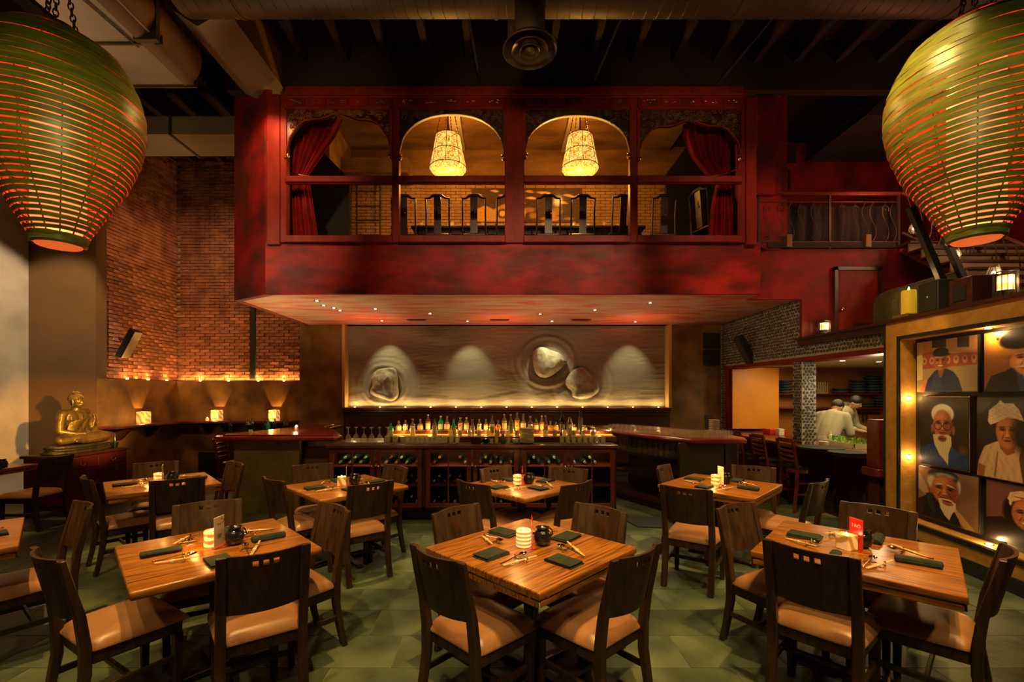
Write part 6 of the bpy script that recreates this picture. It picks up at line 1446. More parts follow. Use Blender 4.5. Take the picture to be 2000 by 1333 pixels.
# bar stools
def stool():
    t = thing('bar_stool', '', 'stool')      # faces +y, back at -y
    MB().lathe([(.17, .60), (.195, .61), (.20, .64), (.19, .665), (.10, .68), (0, .682)], seg=24).build('cushion', m_black, t, smooth=True)
    MB().lathe([(.185, .555), (.195, .56), (.195, .61), (.185, .61)], seg=24, cap=True).build('seat_ring', m_mah, t, smooth=True)
    for sx in (-1, 1):
        MB().bar([(sx * .20, -.24, 0), (sx * .185, -.19, .40), (sx * .18, -.18, .62), (sx * .185, -.25, 1.03)], .032, .032).build('rear_leg', m_mah, t)
        MB().bar([(sx * .17, .19, 0), (sx * .15, .13, .57)], .032, .032).build('leg', m_mah, t)
        MB().beam((sx * .19, -.20, .26), (sx * .16, .16, .26), .02, .025).build('stretcher', m_mah, t); MB().beam((sx * .19, -.19, .42), (sx * .155, .14, .42), .02, .025).build('stretcher', m_mah, t)
    for z in (.20, .36): MB().beam((-.165, .17, z), (.165, .17, z), .02, .028).build('stretcher', m_mah, t)
    for k in range(5):
        z = .72 + k * .068; h = .032 if k < 4 else .06; MB().sheet(lambda u, v: (lerp(-.175, .175, u), -.20 - .045 * (z - .62) / .4 - .035 * math.sin(PI * u), z + h * v), 8, 1).build('back_slat', m_mah, t, solid=.012)
    return freeze(t)
s0_ = stool()
for i, (y, lb) in enumerate(((6.62, 'nearest the host box'), (7.25, 'second from the host box'), (7.95, 'third from the host box'), (8.6, 'farthest from the host box'))):
    o = s0_ if i == 0 else dup(s0_)
    o.location = (4.36 if i == 0 else 4.30, y, 0); o.rotation_euler = (0, 0, R(-90)); o['label'] = 'mahogany ladder-back bar stool at the sushi counter, ' + lb; o['group'] = 'stools at the sushi counter'
dup(s0_, (-4.05, 6.9, 0), R(-80), 'mahogany ladder-back bar stool at the end of the left bar')
dup(s0_, (-4.15, 7.7, 0), R(-95), 'mahogany ladder-back bar stool farther along the left bar')
# bottles seen past the left bar on the low shelf
ls = MB().bb(-5.6, -3.95, 8.95, 9.15, 0, .92).build('low_cabinet', m_mahd, bevel=.01); tag(ls, 'low dark cabinet under the drinks ledge behind the left bar', 'cabinet')
for i, px in enumerate((450, 484, 492, 518, 524, 537, 556, 561)):
    D = 9.05; t = bottle('dark' if i != 4 else 'green', .24 + .02 * (i % 3), .035, 'black', 0, 'tall'); t.location = (X(px, D), D, .921); t['label'] = 'dark bottle on the low cabinet, %s from the statue side' % ORD[i]; t['group'] = 'bottles on the low cabinet'
hb2 = MB().bb(-6.2, -5.7, 9.2, 9.62, 0, .52).build('black_crate', m_black, bevel=.01); tag(hb2, 'black box on the floor under the drinks ledge', 'box')

# ------------------------------------------------------------------ statue chest and statue
cs = thing('chest', 'dark red lacquered chest with brass fittings below the statue', 'chest', (-6.32, 6.75, 0))
MB().bb(-.30, .30, -.56, .56, .80, .84).build('top_board', m_mahd, cs, bevel=.008)
m_chest = mat('dark_red_lacquer', (.060, .006, .004), .35, var=(.09, .012, .007), vscale=4)
MB().bb(-.27, .27, -.53, .53, .08, .80).build('chest_body', m_chest, cs, bevel=.004)
for sx in (-.24, .24):
    for sy in (-.5, .5): MB().bb(sx - .03, sx + .03, sy - .03, sy + .03, 0, .08).build('leg', m_mahd, cs)
for k in range(2):
    y0_ = -.50 + k * .51; dr = MB().bb(.27, .285, y0_, y0_ + .49, .62, .77).build('drawer', m_chest, cs, bevel=.005)
    MB().tube([(.292, y0_ + .245 + .04 * math.cos(a), .70 + .03 * math.sin(a)) for a in [PI * (1 + j / 8) for j in range(9)]], .005, 5).build('drawer_pull', m_gold, dr); MB().cyl((.285, y0_ + .245, .70), .022, .004, 12, 'x').build('pull_plate', m_gold, dr)
    d_ = MB().bb(.27, .283, y0_, y0_ + .49, .14, .60).build('door', m_chest, cs, bevel=.005)
    yc = 0 + (.0 if k else 0); 
    MB().lathe([(.0, .002), (.06, .002), (.06, -.0)], (.284, .002, .40), 20, 'x').build('lock_plate', m_gold, d_) if k == 0 else MB().bb(.284, .288, .30, .35, .52, .57).build('brass_tag', m_gold, d_)
# the statue, body grown as one surface
st = thing('seated_statue', 'bronze seated meditating statue in a draped robe on the red chest', 'statue', (-6.32, 6.72, .841), 0)
def limb2(mb, pts, rs):
    for i in range(len(pts) - 1):
        a, b = Vector(pts[i]), Vector(pts[i + 1]); n = max(2, int((b - a).length / .012))
        for k in range(n + 1): mb.sphere(a.lerp(b, k / n), lerp(rs[i], rs[i + 1], k / n), 10, 7)
MB().prism([(.24 * math.cos(a) + .02, .50 * math.sin(a)) for a in [2 * PI * k / 36 for k in range(36)]], 0, .045).build('plinth', m_bronzed, st, bevel=.01)
MB().prism([(.215 * math.cos(a) + .02, .46 * math.sin(a)) for a in [2 * PI * k / 36 for k in range(36)]], .045, .075).build('plinth', m_bronzed, st, bevel=.006)
MB().prism([(.225 * math.cos(a) + .02, .475 * math.sin(a)) for a in [2 * PI * k / 36 for k in range(36)]], .075, .12).build('plinth', m_bronzed, st, bevel=.012)
g = MB(); zz = .12
for s_ in (-1, 1):
    limb2(g, [(-.04, s_ * .11, zz + .085), (.08, s_ * .28, zz + .080), (.10, s_ * .36, zz + .07)], [.095, .082, .062])
limb2(g, [(.10, .36, zz + .065), (.18, .16, zz + .06), (.19, -.12, zz + .05)], [.06, .055, .042]); limb2(g, [(.10, -.36, zz + .065), (.16, -.16, zz + .085), (.17, .12, zz + .10)], [.06, .055, .042])
limb2(g, [(.19, -.12, zz + .05), (.20, -.22, zz + .055)], [.038, .024]); limb2(g, [(.17, .12, zz + .10), (.17, .22, zz + .12)], [.036, .024])
g.sphere((.06, 0, zz + .05), (.17, .34, .05), 20, 10)
limb2(g, [(-.06, 0, zz + .10), (-.045, 0, zz + .24), (-.03, 0, zz + .38)], [.125, .105, .115])
for s_ in (-1, 1): limb2(g, [(-.03, s_ * .05, zz + .24), (-.02, s_ * .09, zz + .37), (-.03, s_ * .11, zz + .43)], [.095, .105, .075])
limb2(g, [(-.03, -.19, zz + .445), (-.03, .19, zz + .445)], [.062, .062])
for s_ in (-1, 1):
    limb2(g, [(-.03, s_ * .205, zz + .43), (-.02, s_ * .245, zz + .30), (-.01, s_ * .25, zz + .19)], [.062, .054, .044]); limb2(g, [(-.01, s_ * .25, zz + .19), (.10, s_ * .14, zz + .155), (.16, s_ * .03, zz + .15)], [.042, .034, .026])
    for f in range(4): limb2(g, [(.155 + f * .012, s_ * .05, zz + .155 + f * .002), (.165 + f * .012, -s_ * .03, zz + .158 + f * .002)], [.010, .008])
    limb2(g, [(.15, s_ * .03, zz + .17), (.17, s_ * .0, zz + .19)], [.010, .008])
limb2(g, [(-.03, 0, zz + .46), (-.02, 0, zz + .53)], [.055, .048])
for i in range(3): g.tube([(-.02 + .055 * math.cos(a), .05 * math.sin(a), zz + .49 + i * .014) for a in [2 * PI * k / 16 for k in range(16)]], .008, 6, True)
g.sphere((-.005, 0, zz + .625), (.088, .076, .098), 20, 14); g.sphere((.012, 0, zz + .575), (.070, .062, .055), 16, 10)
g.prism([(.070, zz + .65), (.098, zz + .595), (.080, zz + .588)], -.011, .011, 'y')
g.sphere((.086, 0, zz + .60), (.012, .015, .010), 8, 6)
for s_ in (-1, 1):
    limb2(g, [(.0, s_ * .077, zz + .65), (.004, s_ * .078, zz + .60), (.008, s_ * .074, zz + .545)], [.012, .012, .010]); g.sphere((.062, s_ * .034, zz + .600), (.016, .018, .018), 8, 6)
    g.tube([(.080, s_ * .010, zz + .648), (.078, s_ * .03, zz + .656), (.066, s_ * .052, zz + .645)], .005, 5); g.sphere((.070, s_ * .030, zz + .632), (.012, .016, .008), 8, 6)
g.tube([(.076, -.026, zz + .574), (.084, -.010, zz + .572), (.086, 0, zz + .570), (.084, .010, zz + .572), (.076, .026, zz + .574)], .006, 6); g.tube([(.074, -.016, zz + .562), (.081, 0, zz + .559), (.074, .016, zz + .562)], .006, 6)
# draped robe: folds over the left shoulder across the chest and the forearm
for i in range(9):
    pts = []
    for k in range(11):
        f = k / 10; y = lerp(.19 - i * .012, -.17 - .004 * i, f); z = zz + lerp(.49 - .012 * i, .30 - i * .022, f ** .8); x = .085 + .03 * math.sin(PI * f) - .12 * abs(f - .5) ** 2 * 1.2 - .004 * i
        pts.append((x - .012, y, z))
    g.tube(pts, .009, 5)
for i in range(7):
    pts = [(-.06 + .05 * i * .2 + .09 * math.sin(PI * k / 8) * .6 + .03, .255 + .012 * math.sin(k), zz + .44 - k * .04) for k in range(6)]; g.tube(pts, .007, 5)
for i in range(8): g.tube([(.02 + i * .025, -.34 + i * .02, zz + .11 - i * .006), (.16 + .008 * i, -.05, zz + .115 - i * .009), (.10 + i * .015, .34 - i * .02, zz + .11 - i * .007)], .006, 5)
bd_ = remeshed(g, 'body', m_bronze, .0065, 2); bd_.parent = st
hc = MB(); hc.sphere((-.020, 0, zz + .655), (.088, .080, .085), 18, 10); hc.sphere((-.025, 0, zz + .745), (.042, .040, .034), 14, 8)
r = random.Random(1)
for k in range(230):
    u = (k + .5) / 230; ph = k * 2.39996; el = math.asin(lerp(-.25, 1, u)); d = Vector((math.cos(el) * math.cos(ph), math.cos(el) * math.sin(ph), math.sin(el)))
    if d.x > .55 and d.z < .45: continue
    hc.sphere((-.020 + d.x * .088, d.y * .080, zz + .655 + d.z * .085), .0085, 6, 4)
for k in range(60):
    u = (k + .5) / 60; ph = k * 2.39996; el = math.asin(lerp(0, 1, u)); hc.sphere((-.025 + math.cos(el) * math.cos(ph) * .042, math.cos(el) * math.sin(ph) * .040, zz + .745 + math.sin(el) * .034), .007, 6, 4)
hc.build('hair_curls', m_bronze, st, smooth=True)
db = thing("dark_bowl", "small dark bowl behind the statue knee on the chest", "bowl", (-6.2, 7.22, .841)); MB().lathe([(.03, 0), (.05, .02), (.06, .08), (.055, .08), (0, .02)], seg=14).build("bowl_body", m_black, db, smooth=True)
bt2 = MB().lathe([(.018, 0), (.02, .17), (.008, .20), (.008, .23)], seg=10).build("dark_bottle", m_bg, smooth=True); bt2.location = (-6.12, 7.14, .841); tag(bt2, "slim dark bottle beside the bowl at the statue knee", "bottle")
# ------------------------------------------------------------------ dining chair prototype (faces +y, origin on the floor under the seat)
def make_chair():
    t = thing('dining_chair', '', 'chair')
    def cush(u, v): pass
    mb = MB(); n = 12; m = 12; top = []; W = lambda y: lerp(.208, .242, (y + .20) / .43)
    vs = []
    for j in range(m + 1):
        for i in range(n + 1):
            a = -1 + 2 * i / n; b = -1 + 2 * j / m; y = .022 + b * .222; x = a * W(y)
            d = (1 - abs(a) ** 5) * (1 - abs(b) ** 5); sh = .985 if d < .01 else 1
            vs.append((x * (1 - .04 * (abs(b) ** 8)), y - .0, .425 + .055 * d ** .45))
    fs = [(j * (n + 1) + i, j * (n + 1) + i + 1, (j + 1) * (n + 1) + i + 1, (j + 1) * (n + 1) + i) for j in range(m) for i in range(n)]
    b0 = len(vs); ring = [i for i in range(n + 1)] + [j * (n + 1) + n for j in range(1, m + 1)] + [m * (n + 1) + i for i in range(n - 1, -1, -1)] + [j * (n + 1) for j in range(m - 1, 0, -1)]
    vs += [(vs[i][0] * 1.0, vs[i][1], .412) for i in ring]; L_ = len(ring)
    fs += [(ring[k], b0 + k, b0 + (k + 1) % L_, ring[(k + 1) % L_]) for k in range(L_)] + [tuple(b0 + k for k in range(L_))]
    mb._add(vs, fs); mb.build('seat', m_seat, t, smooth=True, angle=70)
    fr = MB().prism([(-.20, -.19), (.20, -.19), (.225, .215), (-.225, .215)], .345, .412); fr.build('seat_frame', m_chair, t, bevel=.006)
    for s_ in (-1, 1):
        MB().bar([(s_ * .192, -.262, 0), (s_ * .192, -.235, .12), (s_ * .192, -.205, .30), (s_ * .192, -.205, .44), (s_ * .192, -.225, .60), (s_ * .192, -.262, .76), (s_ * .192, -.292, .90)], .048, [.034, .036, .044, .046, .042, .036, .028]).build('rear_leg', m_chair, t, bevel=.004)
        MB().bar([(s_ * .200, .195, 0), (s_ * .203, .195, .345)], [.034, .046], [.034, .046]).build('leg', m_chair, t, bevel=.004)
        MB().beam((s_ * .195, -.222, .205), (s_ * .201, .185, .205), .020, .034).build('stretcher', m_chair, t, bevel=.003)
    MB().beam((-.196, -.02, .205), (.196, -.02, .205), .020, .030).build('stretcher', m_chair, t, bevel=.003)
    # bent back panel with three square holes
    xs = [-.170, -.135, -.10, -.061, -.033, -.014, .014, .033, .061, .10, .135, .170]; zs = [.585, .64, .70, .76, .81, .839, .867, .899]
    hole = {(3, 5), (5, 5), (7, 5)}
    def yy_(x, z, th): return lerp(-.222, -.292, (z - .585) / .315) - .045 * (1 - (x / .17) ** 2) * 1.0 + .008 - th
    mb = MB(); nx, nz = len(xs), len(zs); V_ = []
    for th in (0, .016):
        for z in zs:
            for x in xs: V_.append((x, yy_(x, z, th), z + (0 if z != .585 else .0)))
    idx = lambda i, j, k: k * nx * nz + j * nx + i; Fc = []
    keep = lambda i, j: 0 <= i < nx - 1 and 0 <= j < nz - 1 and (i, j) not in hole
    for j in range(nz - 1):
        for i in range(nx - 1):
            if not keep(i, j): continue
            Fc.append((idx(i, j, 0), idx(i + 1, j, 0), idx(i + 1, j + 1, 0), idx(i, j + 1, 0))); Fc.append((idx(i, j, 1), idx(i, j + 1, 1), idx(i + 1, j + 1, 1), idx(i + 1, j, 1)))
            for (di, dj, a, b) in ((-1, 0, (i, j), (i, j + 1)), (1, 0, (i + 1, j), (i + 1, j + 1)), (0, -1, (i, j), (i + 1, j)), (0, 1, (i, j + 1), (i + 1, j + 1))):
                if not keep(i + di, j + dj): Fc.append((idx(*a, 0), idx(*b, 0), idx(*b, 1), idx(*a, 1)))
    mb._add(V_, Fc); mb.build('backrest', m_chair, t, smooth=True, angle=35)
    return freeze(t)
chair0 = make_chair(); used_ch = [False]
def place_chair(pl, pr_, lb, grp, name='dining_chair'):
    """pl, pr_: floor-plan points under the two top corners of the back, left and right as the sitter has them reversed"""
    a, b = Vector(pl), Vector(pr_); mid = (a + b) / 2; d = (b - a).normalized()
    fx, fy = -d.y, d.x      # facing is 90 degrees left of left->right vector
    rz = math.atan2(fy, fx) - PI / 2
    o = chair0 if not used_ch[0] else dup(chair0); used_ch[0] = True
    o.location = (mid.x + fx * .292, mid.y + fy * .292, 0); o.rotation_euler = (0, 0, rz); o['label'] = lb; o['group'] = grp
    return o
TN = {'A': 'front middle table', 'B': 'front white-card table', 'C': 'photo-wall table', 'H': 'frame-edge table', 'D': 'rear statue-side table', 'E': 'rear olive-bar table', 'F': 'rear wine-cabinet table', 'G': 'rear bar-stool table'}
TL = {'A': 'front row, with striped candle and edge-on red card', 'B': 'front row, with white card and glowing candle', 'C': 'with red card, beside the photo wall', 'H': 'front row, cut off by the frame edge',
      'D': 'rear row, nearest the statue', 'E': 'rear row, before the olive bar', 'F': 'rear row, before the wine cabinet', 'G': 'rear row, nearest the bar stools'}
def PX(px, py): v = py - HY; return ((px - VX) / v * .8, F * .8 / v)
CH_ = [  # table, back corner a, back corner b (image points of a back at .90 m), side description
    ('A', (805, 1062), (905, 1101), 'near side toward white-card table'), ('A', (1200, 1094), (1285, 1060), 'near side toward the photo wall'),
    ('A', (935, 982), (843, 1005), 'far side toward the white-card table'), ('A', (1223, 1002), (1126, 981), 'far side toward the bar stools'),
    ('B', (67, 1069), (119, 1096), 'near side away from the middle table'), ('B', (425, 1092), (603, 1061), 'near side toward the middle table'),
    ('B', (472, 974), (337, 988), 'far side toward the statue'), ('B', (679, 998), (629, 981), 'far side toward the middle table'),
    ('C', (1496, 1053), (1673, 1091), 'near side toward the middle table'), ('C', (1960, 1095), (1960, 1059), 'near side against the photo wall'),
    ('C', (1467, 981), (1406, 993), 'far side toward the middle table'), ('C', (1788, 1001), (1645, 979), 'far side against the photo wall'),
    ('D', (161, 927), (181, 940), 'near side under the lantern'), ('D', (292, 940), (399, 931), 'near side toward the olive bar'),
    ('D', (350, 900), (259, 906), 'far side by the chest'), ('D', (477, 908), (444, 901), 'far side toward the olive bar'),
    ('E', (516, 931), (551, 940), 'near side toward the statue'), ('E', (683, 949), (766, 938), 'near side toward the wine cabinet'),
    ('E', (649, 904), (571, 910), 'far side by the olive bar'), ('E', (798, 915), (750, 906), 'far side against the wine cabinet'),
    ('F', (891, 936), (957, 949), 'near side toward the olive bar'), ('F', (1101, 949), (1152, 938), 'near side toward the bar stools'),
    ('F', (997, 909), (937, 917), 'far side toward the olive bar'), ('F', (1149, 917), (1072, 912), 'far side toward the right bar'),
    ('G', (1293, 947), (1388, 958), 'near side toward the wine cabinet'), ('G', (1584, 945), (1617, 935), 'near side toward the bar stools'),
    ('G', (1307, 906), (1283, 916), 'far side toward the wine cabinet'), ('G', (1512, 914), (1433, 908), 'far side toward the bar stools'),
    ('H', (173, 991), (151, 979), 'far side facing the frame edge')]
for (k, a, b, side) in CH_:
    place_chair(PX(*a), PX(*b), 'dark dining chair with tan seat, %s, %s' % (TN[k], side), 'chairs at the ' + TN[k])
o = place_chair((-5.665, 5.57), (-5.665, 5.95), 'dark wood dining chair with tan seat between the small side table and red chest', 'chairs at the side table by the chest')
# ------------------------------------------------------------------ tables
def make_table(drop):
    t = thing('dining_table', '', 'table'); h = .457
    if drop:
        MB().bb(-h, h, -h, h, .722, .760).build('tabletop', m_table, t, bevel=.006, seg=2)
        for a in range(4):
            mb = MB(); mb.M = Matrix.Rotation(a * PI / 2, 4, 'Z')
            mb.prism([(-h + .012, -h + .004), (h - .012, -h + .004), (h - .20, -h + .17), (-h + .20, -h + .17)], .684, .715).build('folded_leaf', m_table, t, bevel=.003)
            mb = MB(); mb.M = Matrix.Rotation(a * PI / 2, 4, 'Z'); mb.bb(-h + .06, h - .06, -h + .004, -h + .010, .714, .7225).build('hinge', m_chrome, t)
    else:
        MB().bb(-h, h, -h, h, .714, .760).build('tabletop', m_table, t, bevel=.012, seg=3, smooth=True)
    MB().bb(-.18, .18, -.18, .18, .69 if not drop else .70, .714).build('mounting_plate', m_black, t)
    MB().cyl((0, 0, .03), .046, .67, 20).build('pedestal', m_steel, t, smooth=True)
    for a in range(2):
        mb = MB(); mb.M = Matrix.Rotation(a * PI / 2 + PI / 4 * 0, 4, 'Z'); mb.prism([(-.33, .012), (-.28, .028), (0, .05), (.28, .028), (.33, .012), (.33, .018 - .006), (-.33, .018 - .006)], -.03, .03, 'y')
        mb.build('base_foot', m_steel if a == 0 else m_black, t, bevel=.003)
        for sx in (-1, 1):
            mb = MB(); mb.M = Matrix.Rotation(a * PI / 2, 4, 'Z'); mb.cyl((sx * .31, 0, 0), .02, .013, 10).build('glide', m_black, t)
    return freeze(t)
tb_d, tb_s = make_table(True), make_table(False); used = {True: False, False: False}
for k, (x, y, drop, cand, card) in TABLES.items():
    src = tb_d if drop else tb_s; o = src if not used[drop] else dup(src); used[drop] = True
    o.location = (x, y, 0); o.rotation_euler = (0, 0, (-PI / 4 if k in 'CG' else PI / 4) + R({'B': -1, 'C': 2, 'D': -2}.get(k, 0))); o['label'] = 'square oak dining table, ' + TL[k]; o['group'] = 'square dining tables'
dup(tb_d, (-6.68, 5.62, 0), 0, 'square oak table beside the red chest, at the frame edge', 'square dining tables')
# ------------------------------------------------------------------ place settings
nk = MB()
for i, (z, dx) in enumerate(((0, 0), (.0065, .006), (.013, -.003))): nk.box((dx, .003 * i, z + .0032), (.185 - .006 * i, .125 - .004 * i, .0058))
nap0 = nk.build('napkin', m_napkin, bevel=.0026, seg=2, smooth=True)
nk = MB(); nk.lathe([(.018, -.10), (.026, -.095), (.027, .095), (.020, .10)], (0, 0, .018), 16, 'x', sy=.62); nk.box((0, .012, .010), (.19, .04, .014))
nap1 = nk.build('rolled_napkin', m_napkin, smooth=True, bevel=.002)
sp = thing('spoon', '', 'spoon')    # lies along y, bowl at +y
mb = MB(); vs = []; n = 16
for j in range(5):
    t_ = j / 4; 
    for k in range(n): a = 2 * PI * k / n; vs.append((.021 * t_ * math.cos(a), .075 + .030 * t_ * math.sin(a), .013 + .011 * t_ * t_))
mb._add(vs, [(j * n + k, j * n + (k + 1) % n, (j + 1) * n + (k + 1) % n, (j + 1) * n + k) for j in range(4) for k in range(n)]); mb.build('bowl', m_chrome, sp, smooth=True, solid=.0015, angle=80)
MB().tube([(0, .048, .024), (0, .02, .022), (0, -.05, .012), (0, -.095, .009)], [.0032, .0026, .003, .004], 8).sphere((0, -.100, .009), .0062, 8, 6).build('handle', m_chrome, sp, smooth=True); freeze(sp)
csx = thing('chopsticks', '', 'chopsticks')
for dx in (-.0045, .0045): MB().tube([(dx, -.105, .006), (dx * .9, .0, .015), (dx * .6, .105, .024)], [.0034, .0036, .0024], 6).build('chopstick', m_bamboo_stick, csx, smooth=True)
MB().box((0, -.02, .0125), (.020, .016, .0095), rx=R(5)).build('paper_band', m_paper, csx); freeze(csx)
rs = thing('cutlery_rest', '', 'cutlery rest')
MB().tube([(-.042, 0, .007), (-.03, 0, .010), (-.012, 0, .006), (0, 0, .011), (.012, 0, .006), (.03, 0, .010), (.042, 0, .007)], .0042, 7).build('rest_bar', m_chrome, rs, smooth=True)
for x in (-.044, .044):
    for z in (.006, .024): MB().sphere((x, 0, z), .0062, 8, 6).build('ball_end', m_gold, rs, smooth=True)
    MB().tube([(x, 0, .006), (x, 0, .024)], .003, 6).build('rest_post', m_chrome, rs)
freeze(rs)
# candles
cA = thing('candle_holder', '', 'candle holder')
def candle(kind):
    t = thing('candle_holder', '', 'candle holder')
    if kind == 'striped': MB().lathe([(.040, 0), (.047, .008), (.047, .098), (.043, .105), (.038, .100), (.036, .090)], seg=28, cap=False).build('striped_glass', m_cstripe, t, smooth=True)
    elif kind == 'banded': MB().lathe([(.040, 0), (.043, .006), (.041, .05), (.043, .092), (.039, .100), (.035, .094)], seg=24, cap=False).build('banded_stone', m_cband, t, smooth=True)
    else:
        mb = MB()
        for a in range(4): mb.M = Matrix.Rotation(a * PI / 2 + .3, 4, 'Z'); mb.box((0, .036, .045), (.078, .010, .088))
        mb.M = None; mb.build('onyx_panels', m_conyx, t, bevel=.003)
    MB().cyl((0, 0, 0), .035, .075, 16).build('wax', m_cband if kind != 'onyx' else m_wax, t)
    MB().lathe([(0, .076), (.006, .084), (.004, .096), (0, .104)], seg=8).build('flame', m_flame, t, smooth=True)
    return freeze(t)
cands = {k: candle(k) for k in ('striped', 'banded', 'onyx')}; usedc = {}
for c_ in [cA]: bpy.data.objects.remove(c_)
pot0 = thing('soy_pot', '', 'pot')
MB().lathe([(.030, 0), (.048, .015), (.056, .045), (.050, .078), (.036, .092), (.040, .104), (.046, .108), (.038, .103), (.030, .092), (.02, .05)], seg=26, cap=False).build('pot_body', m_pot, pot0, smooth=True)
mb = MB().tube([(.050, 0, .045), (.066, 0, .06), (.062, 0, .085), (.046, 0, .10)], .0045, 7); mb.build('handle', m_pot, pot0, smooth=True)
MB().lathe([(0, .09), (.032, .091), (.0, .092)], seg=14).build('soy_surface', m_black, pot0); freeze(pot0)
def font_(txt, size, m, parent, loc, rot, ext=.0002):
    cu = bpy.data.curves.new('lettering', 'FONT'); cu.body = txt; cu.size = size; cu.align_x = 'CENTER'; cu.extrude = ext; cu.materials.append(m)
    o = bpy.data.objects.new('tmp', cu); C.objects.link(o); me = bpy.data.meshes.new_from_object(o.evaluated_get(bpy.context.evaluated_depsgraph_get())); bpy.data.objects.remove(o); o = bpy.data.objects.new('lettering', me); C.objects.link(o)
    o.parent = parent; o.location = loc; o.rotation_euler = rot; return o
def card(kind):
    """menu card standing in the y-z plane"""
    t = thing('menu_card', '', 'menu card'); red = kind == 'red'
    MB().bb(-.0012, .0012, -.045, .045, .0, .185).build('card_sheet', m_redcard if red else m_paper, t)
    MB().bb(-.014, .014, -.045, .045, .0, .003).build('card_foot', m_redcard, t)
    m1, m2 = (m_lettw, m_lettw) if red else (m_lettd, m_lettd)
    for sx, rz in ((-1, -PI / 2), (1, PI / 2)):
        font_('TAO', .030 if red else .018, m1, t, (sx * .0016, 0, .132), (PI / 2, 0, rz))
        font_('THE MENU' if False else '- - -', .010, m2, t, (sx * .0016, 0, .100), (PI / 2, 0, rz)); 
        mb = MB()
        for k in range(3): mb.bb(sx * .0013, sx * .0016, -.022 + .004 * k, .022 - .004 * k, .075 - k * .009, .077 - k * .009)
        if not red:
            pass
        mb.build('small_print', m2, t)
        if not red:
            mb = MB(); r = random.Random(3)
            for k in range(7): a = r.uniform(0, 6.28); mb.lathe([(r.uniform(.003, .006), 0), (.001, .0004)], (sx * .0014, (.028 + .012 * math.cos(a)) * sx, .155 + .014 * math.sin(a)), 7, 'x')
            mb.build('red_blossom', m_lettr, t)
    return freeze(t)
cards = {k: card(k) for k in ('red', 'white')}; usedk = {}
once = set()
def get(proto, key):
    if key in once: return dup(proto) if proto.type == 'EMPTY' else clone(proto, (0, 0, 0))
    once.add(key); return proto
SIDE = {0: 'near side, statue end', 1: 'near side, photo-wall end', 2: 'far side, photo-wall end', 3: 'far side, statue end'}
rr = random.Random(21); Zt = .7603
def setting(tx, ty, rot0, ax, tn, side, roll):
    """ax: outward direction angle of the seat"""
    ou = Vector((math.cos(ax), math.sin(ax), 0)); fa = -ou; ri = Vector((fa.y, -fa.x, 0)); c = Vector((tx, ty, Zt)); rz = math.atan2(fa.y, fa.x) - PI / 2
    j = lambda s_: rr.uniform(-s_, s_)
    n = get(nap1 if roll else nap0, 'nr' if roll else 'n'); n.location = c + ou * (.285 + j(.02)) - ri * (.06 + j(.015)); n.rotation_euler = (0, 0, rz + PI / 2 + j(.12))
    tag(n, 'folded dark green napkin on the %s, %s' % (tn, side) if not roll else 'rolled dark green napkin on the %s, %s' % (tn, side), 'napkin', 'napkins on the dining tables')
    base_ = c + ou * (.245 + j(.02)) + ri * (.115 + j(.01)); tw = j(.15)
    r_ = get(rs, 'r'); r_.location = base_ + fa * .035; r_.rotation_euler = (0, 0, rz + tw); tag(r_, 'small chrome cutlery rest with ball ends on the %s, %s' % (tn, side), 'cutlery rest', 'cutlery rests on the dining tables')
    s_ = get(sp, 's'); s_.location = base_ - ri * .022 + Vector((0, 0, .004)); s_.rotation_euler = (0, 0, rz + tw - .10); tag(s_, 'steel spoon leaning on its rest on the %s, %s' % (tn, side), 'spoon', 'spoons on the dining tables')
    k_ = get(csx, 'c'); k_.location = base_ + ri * .026 + Vector((0, 0, .002)); k_.rotation_euler = (0, 0, rz + tw - .32 - .1); tag(k_, 'banded pair of bamboo chopsticks on the %s, %s' % (tn, side), 'chopsticks', 'chopsticks on the dining tables')
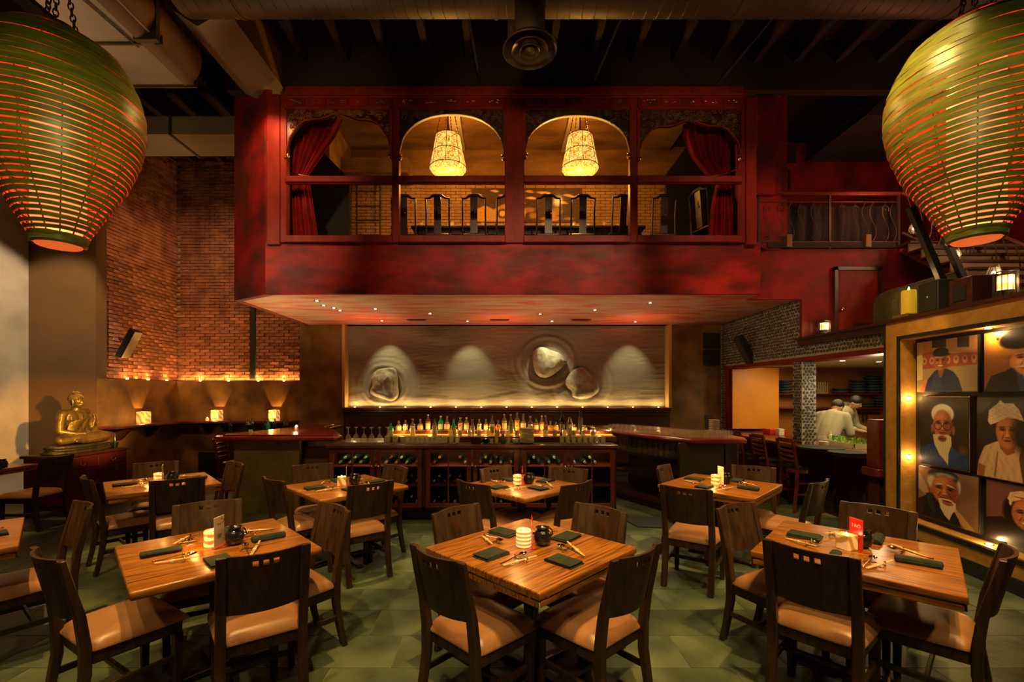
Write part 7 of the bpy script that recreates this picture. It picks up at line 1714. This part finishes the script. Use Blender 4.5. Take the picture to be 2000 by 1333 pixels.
for k, (x, y, drop, cand, cdk) in TABLES.items():
    tn = TN[k]
    for q, (ax, side) in enumerate(((-3 * PI / 4, SIDE[0]), (-PI / 4, SIDE[1]), (PI / 4, SIDE[2]), (3 * PI / 4, SIDE[3]))):
        setting(x, y, 0, ax, tn, side, k in 'BCD' and q in (0, 2) or (k == 'G' and q == 1) or (k == 'C' and q == 1))
    o = cands[cand]
    if cand in usedc: o = dup(o)
    usedc[cand] = 1
    o.location = (x - .045, y + .01, Zt); tag(o, {'striped': 'white and amber striped round candle holder', 'banded': 'glowing banded stone candle holder', 'onyx': 'square veined onyx candle holder'}[cand] + ' on the ' + tn, 'candle holder', 'candle holders on the dining tables')
    lamp('POINT', (x - .065, y - .005, Zt + .25), 1.0 if cand != 'onyx' else .5, (1, .50, .15), size=.02)
    if cand == 'banded': lamp('POINT', (x - .10, y - .07, Zt + .05), .35, (1, .48, .12), size=.02)
    o = get(pot0, 'pot'); o.location = (x + .075, y + .045, Zt); o.rotation_euler = (0, 0, rr.uniform(-.4, 1)); tag(o, 'round black glazed soy pot on the ' + tn, 'pot', 'soy pots on the dining tables')
    o = cards[cdk]
    if cdk in usedk: o = dup(o)
    usedk[cdk] = 1
    o.location = (x + .006, y - .0, Zt); o.rotation_euler = (0, 0, R({'B': -3, 'E': 18, 'D': 30, 'G': 12, 'C': 8, 'H': 0}.get(k, 0))); tag(o, ('red' if cdk == 'red' else 'white') + ' upright menu card on the ' + tn, 'menu card', 'menu cards on the dining tables')
setting(-6.55, 5.62, 0, 0, 'side table by the chest', 'aisle side', False)
o = dup(cands['banded'], (-6.50, 5.55, Zt), 0, 'glowing banded stone candle holder on the side table by the chest', 'candle holders on the dining tables'); lamp('POINT', (-6.50, 5.5, .92), .9, (1, .5, .16), size=.02)
o = dup(cards['red'], (-6.42, 5.60, Zt), R(60), 'red upright menu card on the side table by the chest', 'menu cards on the dining tables')
o = dup(pot0, (-6.33, 5.72, Zt), 0, 'round black glazed soy pot on the side table by the chest', 'soy pots on the dining tables')
